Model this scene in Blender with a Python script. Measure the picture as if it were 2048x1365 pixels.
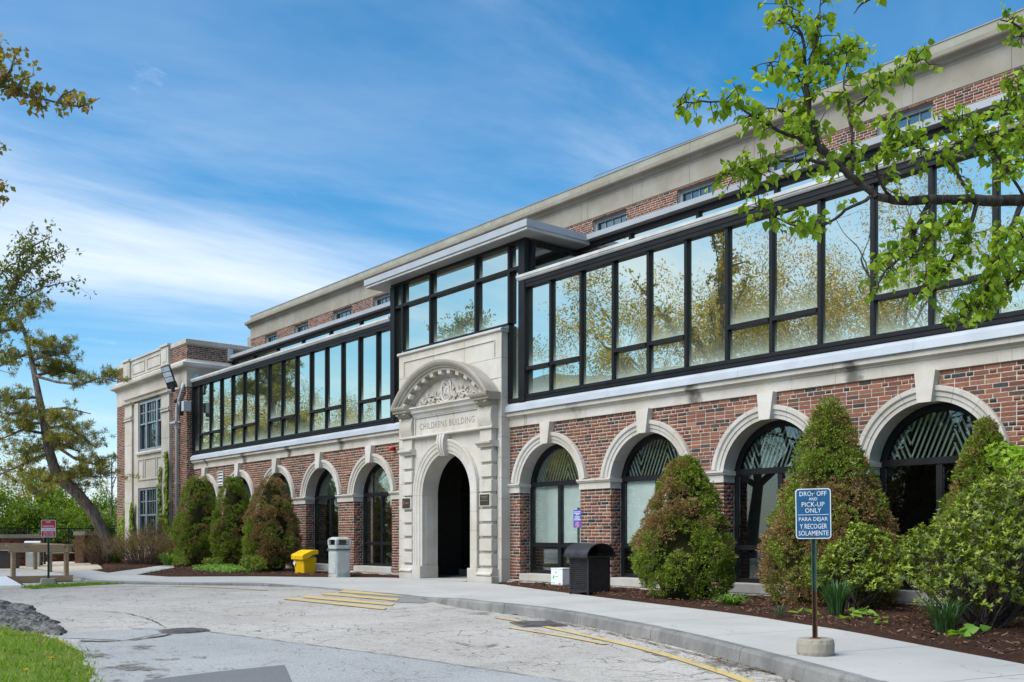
import bpy, math, random
import numpy as np
from mathutils import Vector, Matrix, noise as mnoise

R = math.radians
scene = bpy.context.scene
for o in list(bpy.data.objects):
    bpy.data.objects.remove(o, do_unlink=True)
COL = scene.collection

# ------------------------------------------------------------------ camera
cam_d = bpy.data.cameras.new('camera')
cam = bpy.data.objects.new('camera', cam_d)
COL.objects.link(cam)
cam.location = (0.0, -13.7, 1.03)
cam.rotation_euler = (R(90), 0, R(50.641))
cam_d.sensor_width = 36.0
cam_d.lens = 34.80
cam_d.shift_y = 0.1897
cam_d.clip_start = 0.05
cam_d.clip_end = 2000.0
scene.camera = cam

# ------------------------------------------------------------------ sky, sun, exposure
SUN_EL, SUN_AZ = R(52), (-0.16, -0.987)          # direction towards the sun, in plan
world = bpy.data.worlds.new('World')
scene.world = world
world.use_nodes = True
nt = world.node_tree
nt.nodes.clear()
N, LK = nt.nodes, nt.links


def wn(kind, **kw):
    n = N.new(kind)
    for k, v in kw.items():
        setattr(n, k, v)
    return n


def wmath(op, a, b=None, c=None, clamp=False):
    n = N.new('ShaderNodeMath')
    n.operation = op
    n.use_clamp = clamp
    for i, s in enumerate((a, b, c)):
        if s is None:
            continue
        if isinstance(s, (int, float)):
            n.inputs[i].default_value = s
        else:
            LK.new(s, n.inputs[i])
    return n.outputs[0]


sky = wn('ShaderNodeTexSky', sky_type='NISHITA')
sky.sun_disc = False
sky.sun_elevation = SUN_EL
sky.sun_rotation = math.atan2(SUN_AZ[0], SUN_AZ[1])
sky.altitude = 50
sky.air_density = 1.0
sky.dust_density = 0.6
sky.ozone_density = 2.6
hsv = wn('ShaderNodeHueSaturation')
hsv.inputs['Saturation'].default_value = 1.46
hsv.inputs['Hue'].default_value = 0.491
hsv.inputs['Value'].default_value = 1.0
LK.new(sky.outputs[0], hsv.inputs['Color'])
tc = wn('ShaderNodeTexCoord')
sep = wn('ShaderNodeSeparateXYZ')
LK.new(tc.outputs['Generated'], sep.inputs[0])
dx, dy, dz = sep.outputs
zc = wmath('MAXIMUM', dz, 0.0)
den = wmath('ADD', zc, 0.12)
px_ = wmath('DIVIDE', dx, den)
py_ = wmath('DIVIDE', dy, den)
comb = wn('ShaderNodeCombineXYZ')
LK.new(px_, comb.inputs[0])
LK.new(py_, comb.inputs[1])


def wnoise(scale_xyz, rot, scale, detail, rough, dist=0.0, off=(0, 0, 0)):
    mp = wn('ShaderNodeMapping')
    mp.inputs['Scale'].default_value = scale_xyz
    mp.inputs['Rotation'].default_value = (0, 0, rot)
    mp.inputs['Location'].default_value = off
    LK.new(comb.outputs[0], mp.inputs[0])
    nz = wn('ShaderNodeTexNoise')
    nz.inputs['Scale'].default_value = scale
    nz.inputs['Detail'].default_value = detail
    nz.inputs['Roughness'].default_value = rough
    nz.inputs['Distortion'].default_value = dist
    LK.new(mp.outputs[0], nz.inputs['Vector'])
    return nz.outputs[0]


def wramp(v, lo, hi):
    n = N.new('ShaderNodeMapRange')
    n.interpolation_type = 'SMOOTHSTEP'
    LK.new(v, n.inputs[0])
    n.inputs[1].default_value = lo
    n.inputs[2].default_value = hi
    return n.outputs[0]


cir = wnoise((1.0, 0.34, 1), R(38), 1.15, 8, 0.60, 0.35, (2.3, 0.9, 0))
puf = wnoise((1.0, 0.75, 1), R(20), 1.7, 9, 0.62, 0.15, (5.1, 3.2, 0))
# a bank of cirrus low above the horizon all the way round
el = wmath('ARCSINE', dz)
bank = wmath('SUBTRACT', el, R(15.5))
bank = wmath('DIVIDE', bank, R(6.0))
bank = wmath('MULTIPLY', bank, bank)
bank = wmath('EXPONENT', wmath('MULTIPLY', bank, -1.0))
cov = wmath('ADD', cir, wmath('MULTIPLY', bank, 0.17))
d1 = wramp(cov, 0.49, 0.90)
d2 = wmath('MULTIPLY', wramp(puf, 0.60, 0.80), 0.55)
veil = wmath('MULTIPLY', wramp(wnoise((1.0, 0.5, 1), R(38), 0.55, 7, 0.62, 0.4, (0.7, 4.4, 0)), 0.38, 0.74), 0.30)
d1 = wmath('ADD', d1, wmath('MULTIPLY', veil, wmath('SUBTRACT', 1.0, d1)))
dens = wmath('MULTIPLY', wmath('MAXIMUM', d1, d2), 0.92)
mix = wn('ShaderNodeMix', data_type='RGBA')
LK.new(dens, mix.inputs[0])
LK.new(hsv.outputs[0], mix.inputs[6])
mix.inputs[7].default_value = (5.5, 6.0, 6.7, 1)
# pale haze low over the horizon
hz = wmath('EXPONENT', wmath('DIVIDE', wmath('MAXIMUM', el, 0.0), R(-5.5)))
hmix = wn('ShaderNodeMix', data_type='RGBA')
LK.new(wmath('MULTIPLY', hz, 0.6), hmix.inputs[0])
LK.new(mix.outputs[2], hmix.inputs[6])
hmix.inputs[7].default_value = (4.4, 5.7, 7.0, 1)
bg = wn('ShaderNodeBackground')
bg.inputs['Strength'].default_value = 0.102
LK.new(hmix.outputs[2], bg.inputs['Color'])
wo = wn('ShaderNodeOutputWorld')
LK.new(bg.outputs[0], wo.inputs['Surface'])

sd = bpy.data.lights.new('sun', 'SUN')
sd.energy = 3.0
sd.angle = R(52)
sd.color = (1.0, 0.965, 0.91)
sun = bpy.data.objects.new('sun', sd)
COL.objects.link(sun)
_d = Vector((SUN_AZ[0] * math.cos(SUN_EL), SUN_AZ[1] * math.cos(SUN_EL), math.sin(SUN_EL)))
sun.rotation_euler = _d.to_track_quat('Z', 'Y').to_euler()
sun.location = (0, -20, 30)

vs = scene.view_settings
vs.view_transform = 'Standard'
vs.look = 'None'
vs.exposure = 0.80
vs.gamma = 1.0
vs.use_curve_mapping = False
scene.cycles.max_bounces = 8
scene.cycles.transparent_max_bounces = 12
scene.cycles.caustics_reflective = False
scene.cycles.caustics_refractive = False
scene.cycles.use_denoising = True

# ------------------------------------------------------------------ materials
MATS = {}


class NB:
    """Small node-building helper for one material."""

    def __init__(self, name):
        self.m = bpy.data.materials.new(name)
        self.m.use_nodes = True
        self.t = self.m.node_tree
        self.t.nodes.clear()
        self.out = self.n('ShaderNodeOutputMaterial')
        MATS[name] = self.m

    def n(self, kind, ins=None, **kw):
        nd = self.t.nodes.new(kind)
        for k, v in kw.items():
            setattr(nd, k, v)
        for k, v in (ins or {}).items():
            self.put(nd.inputs[k], v)
        return nd

    def put(self, sock, v):
        if hasattr(v, 'is_output') or isinstance(v, bpy.types.NodeSocket):
            self.t.links.new(v, sock)
        else:
            sock.default_value = v

    def math(self, op, a, b=0.0, clamp=False):
        return self.n('ShaderNodeMath', {0: a, 1: b}, operation=op, use_clamp=clamp).outputs[0]

    def mixc(self, f, a, b, mode='MIX'):
        return self.n('ShaderNodeMix', {0: f, 6: a, 7: b}, data_type='RGBA', blend_type=mode).outputs[2]

    def pos(self, scale=(1, 1, 1), rot=(0, 0, 0), obj=False):
        if obj:
            v = self.n('ShaderNodeTexCoord').outputs['Object']
        else:
            v = self.n('ShaderNodeNewGeometry').outputs['Position']
        return self.n('ShaderNodeMapping', {'Vector': v, 'Scale': scale, 'Rotation': rot}).outputs[0]

    def noise(self, vec, scale, detail=4.0, rough=0.55, dist=0.0):
        return self.n('ShaderNodeTexNoise', {'Vector': vec, 'Scale': scale, 'Detail': detail, 'Roughness': rough,
                                             'Distortion': dist}).outputs[0]

    def ramp(self, v, lo, hi, a=0.0, b=1.0):
        return self.n('ShaderNodeMapRange', {0: v, 1: lo, 2: hi, 3: a, 4: b}, interpolation_type='SMOOTHSTEP').outputs[0]

    def bump(self, h, strength=0.3, dist=0.01):
        return self.n('ShaderNodeBump', {'Height': h, 'Strength': strength, 'Distance': dist}).outputs[0]

    def prin(self, color, rough=0.7, metal=0.0, normal=None, spec=0.4, **kw):
        p = self.n('ShaderNodeBsdfPrincipled', {'Base Color': color, 'Roughness': rough, 'Metallic': metal,
                                                'Specular IOR Level': spec})
        if normal is not None:
            self.put(p.inputs['Normal'], normal)
        return p.outputs[0]

    def done(self, shader):
        self.t.links.new(shader, self.out.inputs['Surface'])
        return self.m


def c4(c):
    return (c[0], c[1], c[2], 1.0)


def plain(name, col, rough=0.6, var=0.18, scale=6.0, metal=0.0, bump=0.0, bscale=60.0, spec=0.4, obj=False):
    b = NB(name)
    p = b.pos(obj=obj)
    f = b.noise(p, scale, 5)
    col2 = tuple(max(0.0, x * (1 - var)) for x in col)
    col1 = tuple(min(1.0, x * (1 + var)) for x in col)
    c = b.mixc(b.ramp(f, 0.3, 0.7), c4(col2), c4(col1))
    nm = None
    if bump:
        nm = b.bump(b.noise(p, bscale, 3), bump, 0.01)
    rr = b.ramp(f, 0.2, 0.8, max(0.03, rough - 0.08), min(1, rough + 0.08))
    return b.done(b.prin(c, rr, metal, nm, spec))


def stone(name, col, stain=0.45, warm=(0.9, 0.86, 0.78), drips=0.0):
    b = NB(name)
    p = b.pos()
    blot = b.ramp(b.noise(p, 1.3, 6, 0.6), 0.35, 0.7)
    fine = b.ramp(b.noise(p, 26, 5, 0.7), 0.25, 0.75)
    c = b.mixc(blot, c4(tuple(x * 0.90 * w for x, w in zip(col, warm))), c4(col))
    c = b.mixc(b.math('MULTIPLY', fine, 0.30), c, c4(tuple(x * 0.72 for x in col)))
    # rain streaks running down, soot speckle
    st = b.noise(b.pos((7.0, 7.0, 0.55)), 1.0, 6, 0.65)
    st = b.ramp(st, 0.56, 0.74)
    st = b.math('MULTIPLY', st, b.ramp(b.noise(p, 0.9, 3), 0.38, 0.66))
    c = b.mixc(b.math('MULTIPLY', st, stain), c, c4((0.10, 0.09, 0.075)))
    sp = b.ramp(b.noise(p, 9.0, 8, 0.8), 0.63, 0.78)
    c = b.mixc(b.math('MULTIPLY', sp, stain * 0.5), c, c4((0.16, 0.14, 0.12)))
    if drips:
        # black weathering where water runs out at the joints of the metal above
        x = b.n('ShaderNodeSeparateXYZ', {0: b.n('ShaderNodeNewGeometry').outputs['Position']}).outputs[0]
        ph = b.math('FRACT', b.math('DIVIDE', b.math('ADD', x, 60.0 + 16.76 - 1.1), drips))
        dd = b.math('MULTIPLY', b.math('SUBTRACT', ph, 0.5), drips)
        dd = b.math('ADD', dd, b.math('MULTIPLY', b.math('SUBTRACT', b.noise(p, 3.0, 5, 0.7), 0.5), 0.55))
        mk = b.ramp(b.math('ABSOLUTE', dd), 0.02, 0.21, 1.0, 0.0)
        mk = b.math('MULTIPLY', mk, b.ramp(b.noise(p, 0.8, 3), 0.36, 0.50))
        c = b.mixc(b.math('MULTIPLY', mk, 0.8), c, c4((0.055, 0.046, 0.038)))
    nm = b.bump(b.noise(p, 45, 6, 0.7), 0.35, 0.006)
    return b.done(b.prin(c, 0.85, 0, nm, 0.25))


def vcol(name, rough=0.85, var=0.25, scale=40.0, bump=0.35, trans=0.0, spec=0.25, gain=1.0):
    """Colour from the 'Col' attribute; optional translucency for leaves."""
    b = NB(name)
    a = b.n('ShaderNodeAttribute', attribute_name='Col').outputs['Color']
    p = b.pos()
    f = b.ramp(b.noise(p, scale, 4, 0.65), 0.25, 0.75, 1 - var, 1 + var)
    c = b.mixc(1.0, a, b.n('ShaderNodeCombineColor', {0: f, 1: f, 2: f}).outputs[0], 'MULTIPLY')
    if gain != 1.0:
        c = b.mixc(1.0, c, (gain, gain, gain, 1), 'MULTIPLY')
    nm = b.bump(b.noise(p, scale * 2.2, 4), bump, 0.006) if bump else None
    s = b.prin(c, rough, 0, nm, spec)
    if trans:
        tr = b.n('ShaderNodeBsdfTranslucent', {'Color': b.mixc(1.0, c, (1.25, 1.2, 0.55, 1), 'MULTIPLY')}).outputs[0]
        s = b.n('ShaderNodeMixShader', {0: trans, 1: s, 2: tr}).outputs[0]
    return b.done(s)


# ------------------------------------------------------------------ mesh helpers
class MB:
    def __init__(self):
        self.v, self.f, self.c = [], [], []

    def add(self, vs, fs, col=None):
        o = len(self.v)
        self.v += [tuple(p) for p in vs]
        self.f += [tuple(i + o for i in f) for f in fs]
        if col is not None:
            self.c += [col] * len(vs)
        return self

    def box(self, x0, x1, y0, y1, z0, z1, col=None):
        vs = [(x0, y0, z0), (x1, y0, z0), (x1, y1, z0), (x0, y1, z0), (x0, y0, z1), (x1, y0, z1), (x1, y1, z1), (x0, y1, z1)]
        return self.add(vs, [(0, 3, 2, 1), (4, 5, 6, 7), (0, 1, 5, 4), (1, 2, 6, 5), (2, 3, 7, 6), (3, 0, 4, 7)], col)

    def obox(self, M, sx, sy, sz, col=None):
        vs = [M @ Vector((x * sx, y * sy, z * sz)) for z in (-.5, .5) for (x, y) in ((-.5, -.5), (.5, -.5), (.5, .5), (-.5, .5))]
        return self.add(vs, [(0, 3, 2, 1), (4, 5, 6, 7), (0, 1, 5, 4), (1, 2, 6, 5), (2, 3, 7, 6), (3, 0, 4, 7)], col)

    def beam(self, a, b, w, h, up=(0, 0, 1), col=None):
        a, b = Vector(a), Vector(b)
        d = b - a
        x = d.normalized()
        y = Vector(up).cross(x).normalized()
        z = x.cross(y)
        M = Matrix((x, y, z)).transposed().to_4x4()
        M.translation = (a + b) / 2
        return self.obox(M, d.length, w, h, col)

    def prism(self, poly, x0, x1, axis='x', col=None):
        """poly: (y, z) points, extruded along x (or, for 'y', (x, z) points along y; for 'z', (x, y) along z)."""
        n = len(poly)
        if axis == 'x':
            vs = [(x0, p, q) for p, q in poly] + [(x1, p, q) for p, q in poly]
        elif axis == 'y':
            vs = [(p, x0, q) for p, q in poly] + [(p, x1, q) for p, q in poly]
        else:
            vs = [(p, q, x0) for p, q in poly] + [(p, q, x1) for p, q in poly]
        fs = [tuple(range(n - 1, -1, -1)), tuple(range(n, 2 * n))]
        fs += [(i, (i + 1) % n, (i + 1) % n + n, i + n) for i in range(n)]
        return self.add(vs, fs, col)

    def arc(self, prof, cx, cz, a0, a1, n, col=None):
        """prof: (r, y) closed outline swept round (cx, cz) in the x-z plane, angles in degrees from +x."""
        k = len(prof)
        vs = []
        for i in range(n + 1):
            a = R(a0 + (a1 - a0) * i / n)
            for r, y in prof:
                vs.append((cx + r * math.cos(a), y, cz + r * math.sin(a)))
        fs = [tuple(range(k)), tuple(n * k + j for j in range(k - 1, -1, -1))]
        for i in range(n):
            for j in range(k):
                q = (j + 1) % k
                fs.append((i * k + j, i * k + q, (i + 1) * k + q, (i + 1) * k + j))
        return self.add(vs, fs, col)

    def tube(self, pts, rad, seg=8, col=None, caps=True, flat=None):
        pts = [Vector(p) for p in pts]
        if not isinstance(rad, (list, tuple)):
            rad = [rad] * len(pts)
        vs = []
        ref = Vector((0.13, 0.21, 0.97))
        prev = None
        for i, p in enumerate(pts):
            d = (pts[min(i + 1, len(pts) - 1)] - pts[max(i - 1, 0)])
            d = d.normalized() if d.length > 1e-9 else Vector((0, 0, 1))
            if prev is None:
                x = d.cross(ref)
                if x.length < 1e-3:
                    x = d.cross(Vector((1, 0, 0)))
            else:
                x = prev - d * prev.dot(d)
            x.normalize()
            prev = x.copy()
            y = d.cross(x)
            for s in range(seg):
                a = 2 * math.pi * s / seg
                o = (x * math.cos(a) + y * math.sin(a)) * rad[i]
                if flat:
                    o.y *= flat
                vs.append(p + o)
        fs = []
        for i in range(len(pts) - 1):
            for s in range(seg):
                q = (s + 1) % seg
                fs.append((i * seg + s, i * seg + q, (i + 1) * seg + q, (i + 1) * seg + s))
        if caps:
            fs.append(tuple(range(seg - 1, -1, -1)))
            fs.append(tuple((len(pts) - 1) * seg + s for s in range(seg)))
        return self.add(vs, fs, col)

    def lathe(self, prof, cx, cy, seg=24, col=None):
        """prof: (r, z) open outline turned round the vertical through (cx, cy)."""
        k = len(prof)
        vs = [(cx + r * math.cos(2 * math.pi * s / seg), cy + r * math.sin(2 * math.pi * s / seg), z) for s in range(seg) for r, z in prof]
        fs = []
        for s in range(seg):
            q = (s + 1) % seg
            for j in range(k - 1):
                fs.append((s * k + j, q * k + j, q * k + j + 1, s * k + j + 1))
        fs.append(tuple(s * k + k - 1 for s in range(seg)))
        fs.append(tuple(s * k for s in range(seg - 1, -1, -1)))
        return self.add(vs, fs, col)

    def mesh(self, name, smooth=False):
        me = bpy.data.meshes.new(name)
        me.from_pydata(self.v, [], self.f)
        if self.c and len(self.c) == len(self.v):
            at = me.color_attributes.new('Col', 'FLOAT_COLOR', 'POINT')
            at.data.foreach_set('color', np.array([c4(c) for c in self.c], dtype=np.float32).ravel())
        if smooth:
            me.polygons.foreach_set('use_smooth', [True] * len(me.polygons))
        me.update()
        return me

    def build(self, name, mat, parent=None, smooth=False, bevel=0.0, segs=2):
        ob = link(name, self.mesh(name, smooth), mat, parent)
        if bevel:
            md = ob.modifiers.new('bevel', 'BEVEL')
            md.width = bevel
            md.segments = segs
            md.limit_method = 'ANGLE'
            md.angle_limit = R(40)
        return ob


WORLD_COORDS = set()      # empties whose children are written in world coordinates


def link(name, me, mat=None, parent=None):
    if mat is not None and not me.materials:
        me.materials.append(MATS[mat] if isinstance(mat, str) else mat)
    ob = bpy.data.objects.new(name, me)
    COL.objects.link(ob)
    if parent is not None:
        ob.parent = parent
        if parent.name in WORLD_COORDS:
            ob.matrix_parent_inverse = Matrix.Translation(-parent.location)
    return ob


def npmesh(name, V, F, Ccol=None, smooth=False):
    V = np.asarray(V, dtype=np.float32)
    F = np.asarray(F, dtype=np.int32)
    me = bpy.data.meshes.new(name)
    k = F.shape[1]
    me.vertices.add(len(V))
    me.vertices.foreach_set('co', V.ravel())
    me.loops.add(F.size)
    me.loops.foreach_set('vertex_index', F.ravel())
    me.polygons.add(len(F))
    me.polygons.foreach_set('loop_start', np.arange(0, F.size, k, dtype=np.int32))
    me.polygons.foreach_set('loop_total', np.full(len(F), k, dtype=np.int32))
    if smooth:
        me.polygons.foreach_set('use_smooth', np.ones(len(F), dtype=bool))
    me.update(calc_edges=True)
    if Ccol is not None:
        at = me.color_attributes.new('Col', 'FLOAT_COLOR', 'POINT')
        cc = np.ones((len(V), 4), dtype=np.float32)
        cc[:, :3] = Ccol
        at.data.foreach_set('color', cc.ravel())
    return me


def empty(name, loc=(0, 0, 0), rz=0.0, parent=None):
    o = bpy.data.objects.new(name, None)
    COL.objects.link(o)
    o.location = loc
    o.rotation_euler = (0, 0, rz)
    o.empty_display_size = 0.2
    if parent is not None:
        o.parent = parent
        if parent.name in WORLD_COORDS:
            o.matrix_parent_inverse = Matrix.Translation(-parent.location)
    return o


def tag(o, label=None, cat=None, group=None, kind=None):
    if label:
        o['label'] = label
    if cat:
        o['category'] = cat
    if group:
        o['group'] = group
    if kind:
        o['kind'] = kind
    return o


def copy_tree(o, parent=None):
    c = o.copy()
    COL.objects.link(c)
    c.parent = parent
    for ch in o.children:
        copy_tree(ch, c)
    return c


def text_mesh(name, s, width=None, height=None, depth=0.002, spacing=1.0, font_h=1.0, squash=1.0):
    """Letters as a mesh in the x-z plane facing -y, centred on x, baseline at z = 0."""
    cu = bpy.data.curves.new(name, 'FONT')
    cu.body = s
    cu.align_x = 'CENTER'
    cu.size = font_h
    cu.extrude = depth / 2
    cu.space_character = spacing
    cu.resolution_u = 2
    ob = bpy.data.objects.new(name, cu)
    COL.objects.link(ob)
    bpy.context.view_layer.update()
    me = bpy.data.meshes.new_from_object(ob)
    bpy.data.objects.remove(ob, do_unlink=True)
    bpy.data.curves.remove(cu)
    co = np.empty(len(me.vertices) * 3, dtype=np.float32)
    me.vertices.foreach_get('co', co)
    co = co.reshape(-1, 3)
    x0, x1 = co[:, 0].min(), co[:, 0].max()
    y0, y1 = co[:, 1].min(), co[:, 1].max()
    sy = (height / (y1 - y0)) if height else 1.0
    sx = (width / (x1 - x0)) if width else sy
    out = np.empty_like(co)
    out[:, 0] = (co[:, 0] - (x0 + x1) / 2) * sx
    out[:, 2] = (co[:, 1] - y0) * sy
    out[:, 1] = -co[:, 2]
    me.vertices.foreach_set('co', out.ravel())
    me.update()
    me.name = name
    return me


def round_rect(w, h, r, n=5):
    pts = []
    for cx, cy, a0 in ((w / 2 - r, h / 2 - r, 0), (-w / 2 + r, h / 2 - r, 90), (-w / 2 + r, -h / 2 + r, 180), (w / 2 - r, -h / 2 + r, 270)):
        for i in range(n + 1):
            a = R(a0 + 90 * i / n)
            pts.append((cx + r * math.cos(a), cy + r * math.sin(a)))
    return pts


def fbm(x, y, z=0.0, o=4):
    return mnoise.fractal(Vector((x, y, z)), 1.0, 2.0, o)


# ------------------------------------------------------------------ the materials used
stone('limestone', (0.585, 0.56, 0.515), 0.55)
stone('limestone_frieze', (0.58, 0.55, 0.505), 0.9, drips=3.127)
stone('lichen_stone', (0.33, 0.335, 0.285), 0.7)
stone('weathered_stone', (0.40, 0.375, 0.33), 0.75)
stone('buff_stone', (0.325, 0.305, 0.262), 0.9)
stone('concrete', (0.46, 0.45, 0.42), 0.35)
stone('wing_stone', (0.52, 0.50, 0.46), 0.40)
plain('letter_cut', (0.25, 0.21, 0.17), 0.9)
plain('mortar', (0.48, 0.435, 0.37), 0.95, 0.22, 14, bump=0.5, bscale=120)
vcol('brick', 0.9, 0.24, 34, 0.55, spec=0.18)
plain('black_frame', (0.010, 0.011, 0.0125), 0.5, 0.2, 3, spec=0.22)
plain('grey_frame', (0.23, 0.27, 0.30), 0.5, 0.12, 3)
plain('white_metal', (0.40, 0.435, 0.47), 0.42, 0.06, 2.2, spec=0.4)
plain('gutter_metal', (0.50, 0.50, 0.48), 0.45, 0.14, 2.5)
plain('soffit_metal', (0.30, 0.30, 0.295), 0.5, 0.1, 2.0)
plain('fascia_metal', (0.35, 0.375, 0.40), 0.38, 0.06, 2.0)
plain('roof_metal', (0.22, 0.21, 0.205), 0.55, 0.12, 2.0)
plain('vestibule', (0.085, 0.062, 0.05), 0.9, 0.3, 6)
plain('dark_room', (0.028, 0.026, 0.024), 0.95)  # near-black wall colour makes the rooms behind the glass look unlit
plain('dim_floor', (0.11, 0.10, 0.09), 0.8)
plain('blind', (0.88, 0.93, 0.91), 0.65, 0.05)
plain('film_green', (0.165, 0.225, 0.195), 0.55, 0.16, 4)
plain('bronze', (0.035, 0.03, 0.026), 0.45, 0.25, 20)
plain('bronze_text', (0.20, 0.17, 0.11), 0.5)
plain('plaque_red', (0.30, 0.06, 0.03), 0.5)


def glass_mirror(name, tint, body, fac):
    b = NB(name)
    o = b.n('ShaderNodeTexCoord').outputs['Object']
    z = b.n('ShaderNodeSeparateXYZ', {0: o}).outputs[2]
    # paler towards the foot of each pane, fading out upwards
    fr = b.math('MULTIPLY', b.n('ShaderNodeMath', {0: b.math('MULTIPLY', z, -7.0)}, operation='EXPONENT').outputs[0], 0.55)
    wob = b.noise(b.pos(), 0.55, 2)
    nm = b.bump(wob, 0.11, 0.05)
    gl = b.n('ShaderNodeBsdfGlossy', {'Color': c4(tint), 'Roughness': 0.008, 'Normal': nm}).outputs[0]
    df = b.n('ShaderNodeBsdfDiffuse', {'Color': c4(body)}).outputs[0]
    ds = b.n('ShaderNodeBsdfDiffuse', {'Color': (0.50, 0.60, 0.52, 1)}).outputs[0]
    s = b.n('ShaderNodeMixShader', {0: fac, 1: df, 2: gl}).outputs[0]
    s = b.n('ShaderNodeMixShader', {0: fr, 1: s, 2: ds}).outputs[0]
    return b.done(s)


def glass_clear(name, refl, tint):
    b = NB(name)
    gl = b.n('ShaderNodeBsdfGlossy', {'Color': (0.95, 1.0, 0.97, 1), 'Roughness': 0.01}).outputs[0]
    tr = b.n('ShaderNodeBsdfTransparent', {'Color': c4(tint)}).outputs[0]
    lw = b.n('ShaderNodeLayerWeight', {'Blend': 0.25}).outputs['Fresnel']
    f = b.math('ADD', b.math('MULTIPLY', lw, 0.62), refl, True)
    return b.done(b.n('ShaderNodeMixShader', {0: f, 1: tr, 2: gl}).outputs[0])


glass_mirror('coated_glass', (0.93, 0.94, 0.78), (0.05, 0.065, 0.055), 0.82)
glass_clear('window_glass', 0.05, (0.94, 0.97, 0.955))
glass_clear('wing_glass', 0.16, (0.6, 0.66, 0.64))

# ------------------------------------------------------------------ bricks
PITCH, LEN, JOINT = 0.0677, 0.2135, 0.0155
BRICK_COLS = [(0.213, 0.087, 0.055),
              (0.186, 0.074, 0.049),
              (0.237, 0.104, 0.066),
              (0.159, 0.066, 0.045),
              (0.208, 0.094, 0.063),
              (0.257, 0.126, 0.074),
              (0.171, 0.079, 0.055),
              (0.13, 0.058, 0.042),
              (0.22, 0.088, 0.055),
              (0.089, 0.056, 0.044),
              (0.05, 0.045, 0.04),
              (0.069, 0.054, 0.045),
              (0.039, 0.044, 0.045)]
BRICK_W = [10, 10, 9, 8, 9, 5, 8, 6, 9, 5, 3.0, 3.4, 2.0]


def lay_bricks(rng, L, z0, z1, cuts, flemish=6):
    """Yield (a0, a1, z0, z1, colour index): bricks of a wall L long, with the openings cut out."""
    row = 0
    z = z0
    while z < z1 - 0.01:
        zt = min(z + PITCH - JOINT, z1)
        zm = (z + zt) / 2
        fl = (row % flemish == flemish - 1)
        a = -rng.random() * 0.004 - (0.0 if row % 2 == 0 else LEN / 2)
        if fl:
            a = -0.05
        holes = cuts(zm)
        k = 0
        while a < L:
            w = LEN
            if fl and k % 2:
                w = LEN / 2
            elif not fl and rng.random() < 0.045:
                w = LEN / 2
            s, e = max(a, 0.0), min(a + w - JOINT, L)
            segs = [(s, e)]
            for h0, h1 in holes:
                nx = []
                for (p, q) in segs:
                    if h1 <= p or h0 >= q:
                        nx.append((p, q))
                    else:
                        if h0 - p > 0.015:
                            nx.append((p, h0))
                        if q - h1 > 0.015:
                            nx.append((h1, q))
                segs = nx
            for p, q in segs:
                if q - p > 0.015:
                    wts = BRICK_W
                    ci = rng.choices(range(len(BRICK_COLS)), wts)[0]
                    if w < LEN and rng.random() < 0.35:
                        ci = rng.choice((9, 10, 11, 12))
                    yield p, q, z + rng.uniform(-.0012, .0012), zt + rng.uniform(-.0012, .0012), ci
            a += w
            k += 1
        z += PITCH
        row += 1


class BrickMass:
    QUADS = np.array([(0, 3, 2, 1), (4, 5, 6, 7), (0, 1, 5, 4), (1, 2, 6, 5), (2, 3, 7, 6), (3, 0, 4, 7)])

    def __init__(self):
        self.V, self.C = [], []

    def add(self, o, ad, nd, a0, a1, z0, z1, ci, rng, depth=0.03):
        j = rng.uniform(-0.0022, 0.0022)
        f = [(p, q) for p in ((a0, j), (a1, j), (a1, -depth), (a0, -depth)) for q in (0,)]
        col = np.array(BRICK_COLS[ci]) * rng.uniform(0.86, 1.14)
        for z in (z0, z1):
            for (a, d) in ((a0, j), (a1, j), (a1, -depth), (a0, -depth)):
                self.V.append((o[0] + ad[0] * a + nd[0] * d, o[1] + ad[1] * a + nd[1] * d, z))
                self.C.append(col)

    def build(self, name, parent):
        n = len(self.V) // 8
        F = (self.QUADS[None] + (np.arange(n) * 8)[:, None, None]).reshape(-1, 4)
        ob = link(name, npmesh(name, self.V, F, np.array(self.C)), 'brick', parent)
        return tag(ob, kind='stuff')


# ------------------------------------------------------------------ main building
RB = random.Random(11)
building = empty('school_building', (-18.68, 0, 0))
WORLD_COORDS.add(building.name)
tag(building, 'long red brick and limestone building with a glazed upper storey and CHILDRENS BUILDING portal', 'building')

UL, UR = -34.70, 2.0
RC = [-15.48 + 2.754 * k for k in range(6)]
LC = [-22.51 - 2.754 * k for k in range(5)]
ARCHES = LC[::-1] + RC
CZ, RO, RI = 2.01, 1.17, 0.95
Z_SILL, Z_FR0 = 0.21, 3.386
PORT0, PORT1 = -20.83, -16.76


def half_open(z, inner=True):
    if z < 2.05:
        return RI
    d = 1.06
    return math.sqrt(max(0.0, d * d - (z - CZ) ** 2)) if z - CZ < d else 0.0


def main_cuts(z):
    cs = []
    for c in ARCHES:
        w = half_open(z)
        if w > 0:
            cs.append((c - w - UL, c + w - UL))
    cs.append((PORT0 + 0.02 - UL, PORT1 - 0.02 - UL))
    return cs


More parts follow.
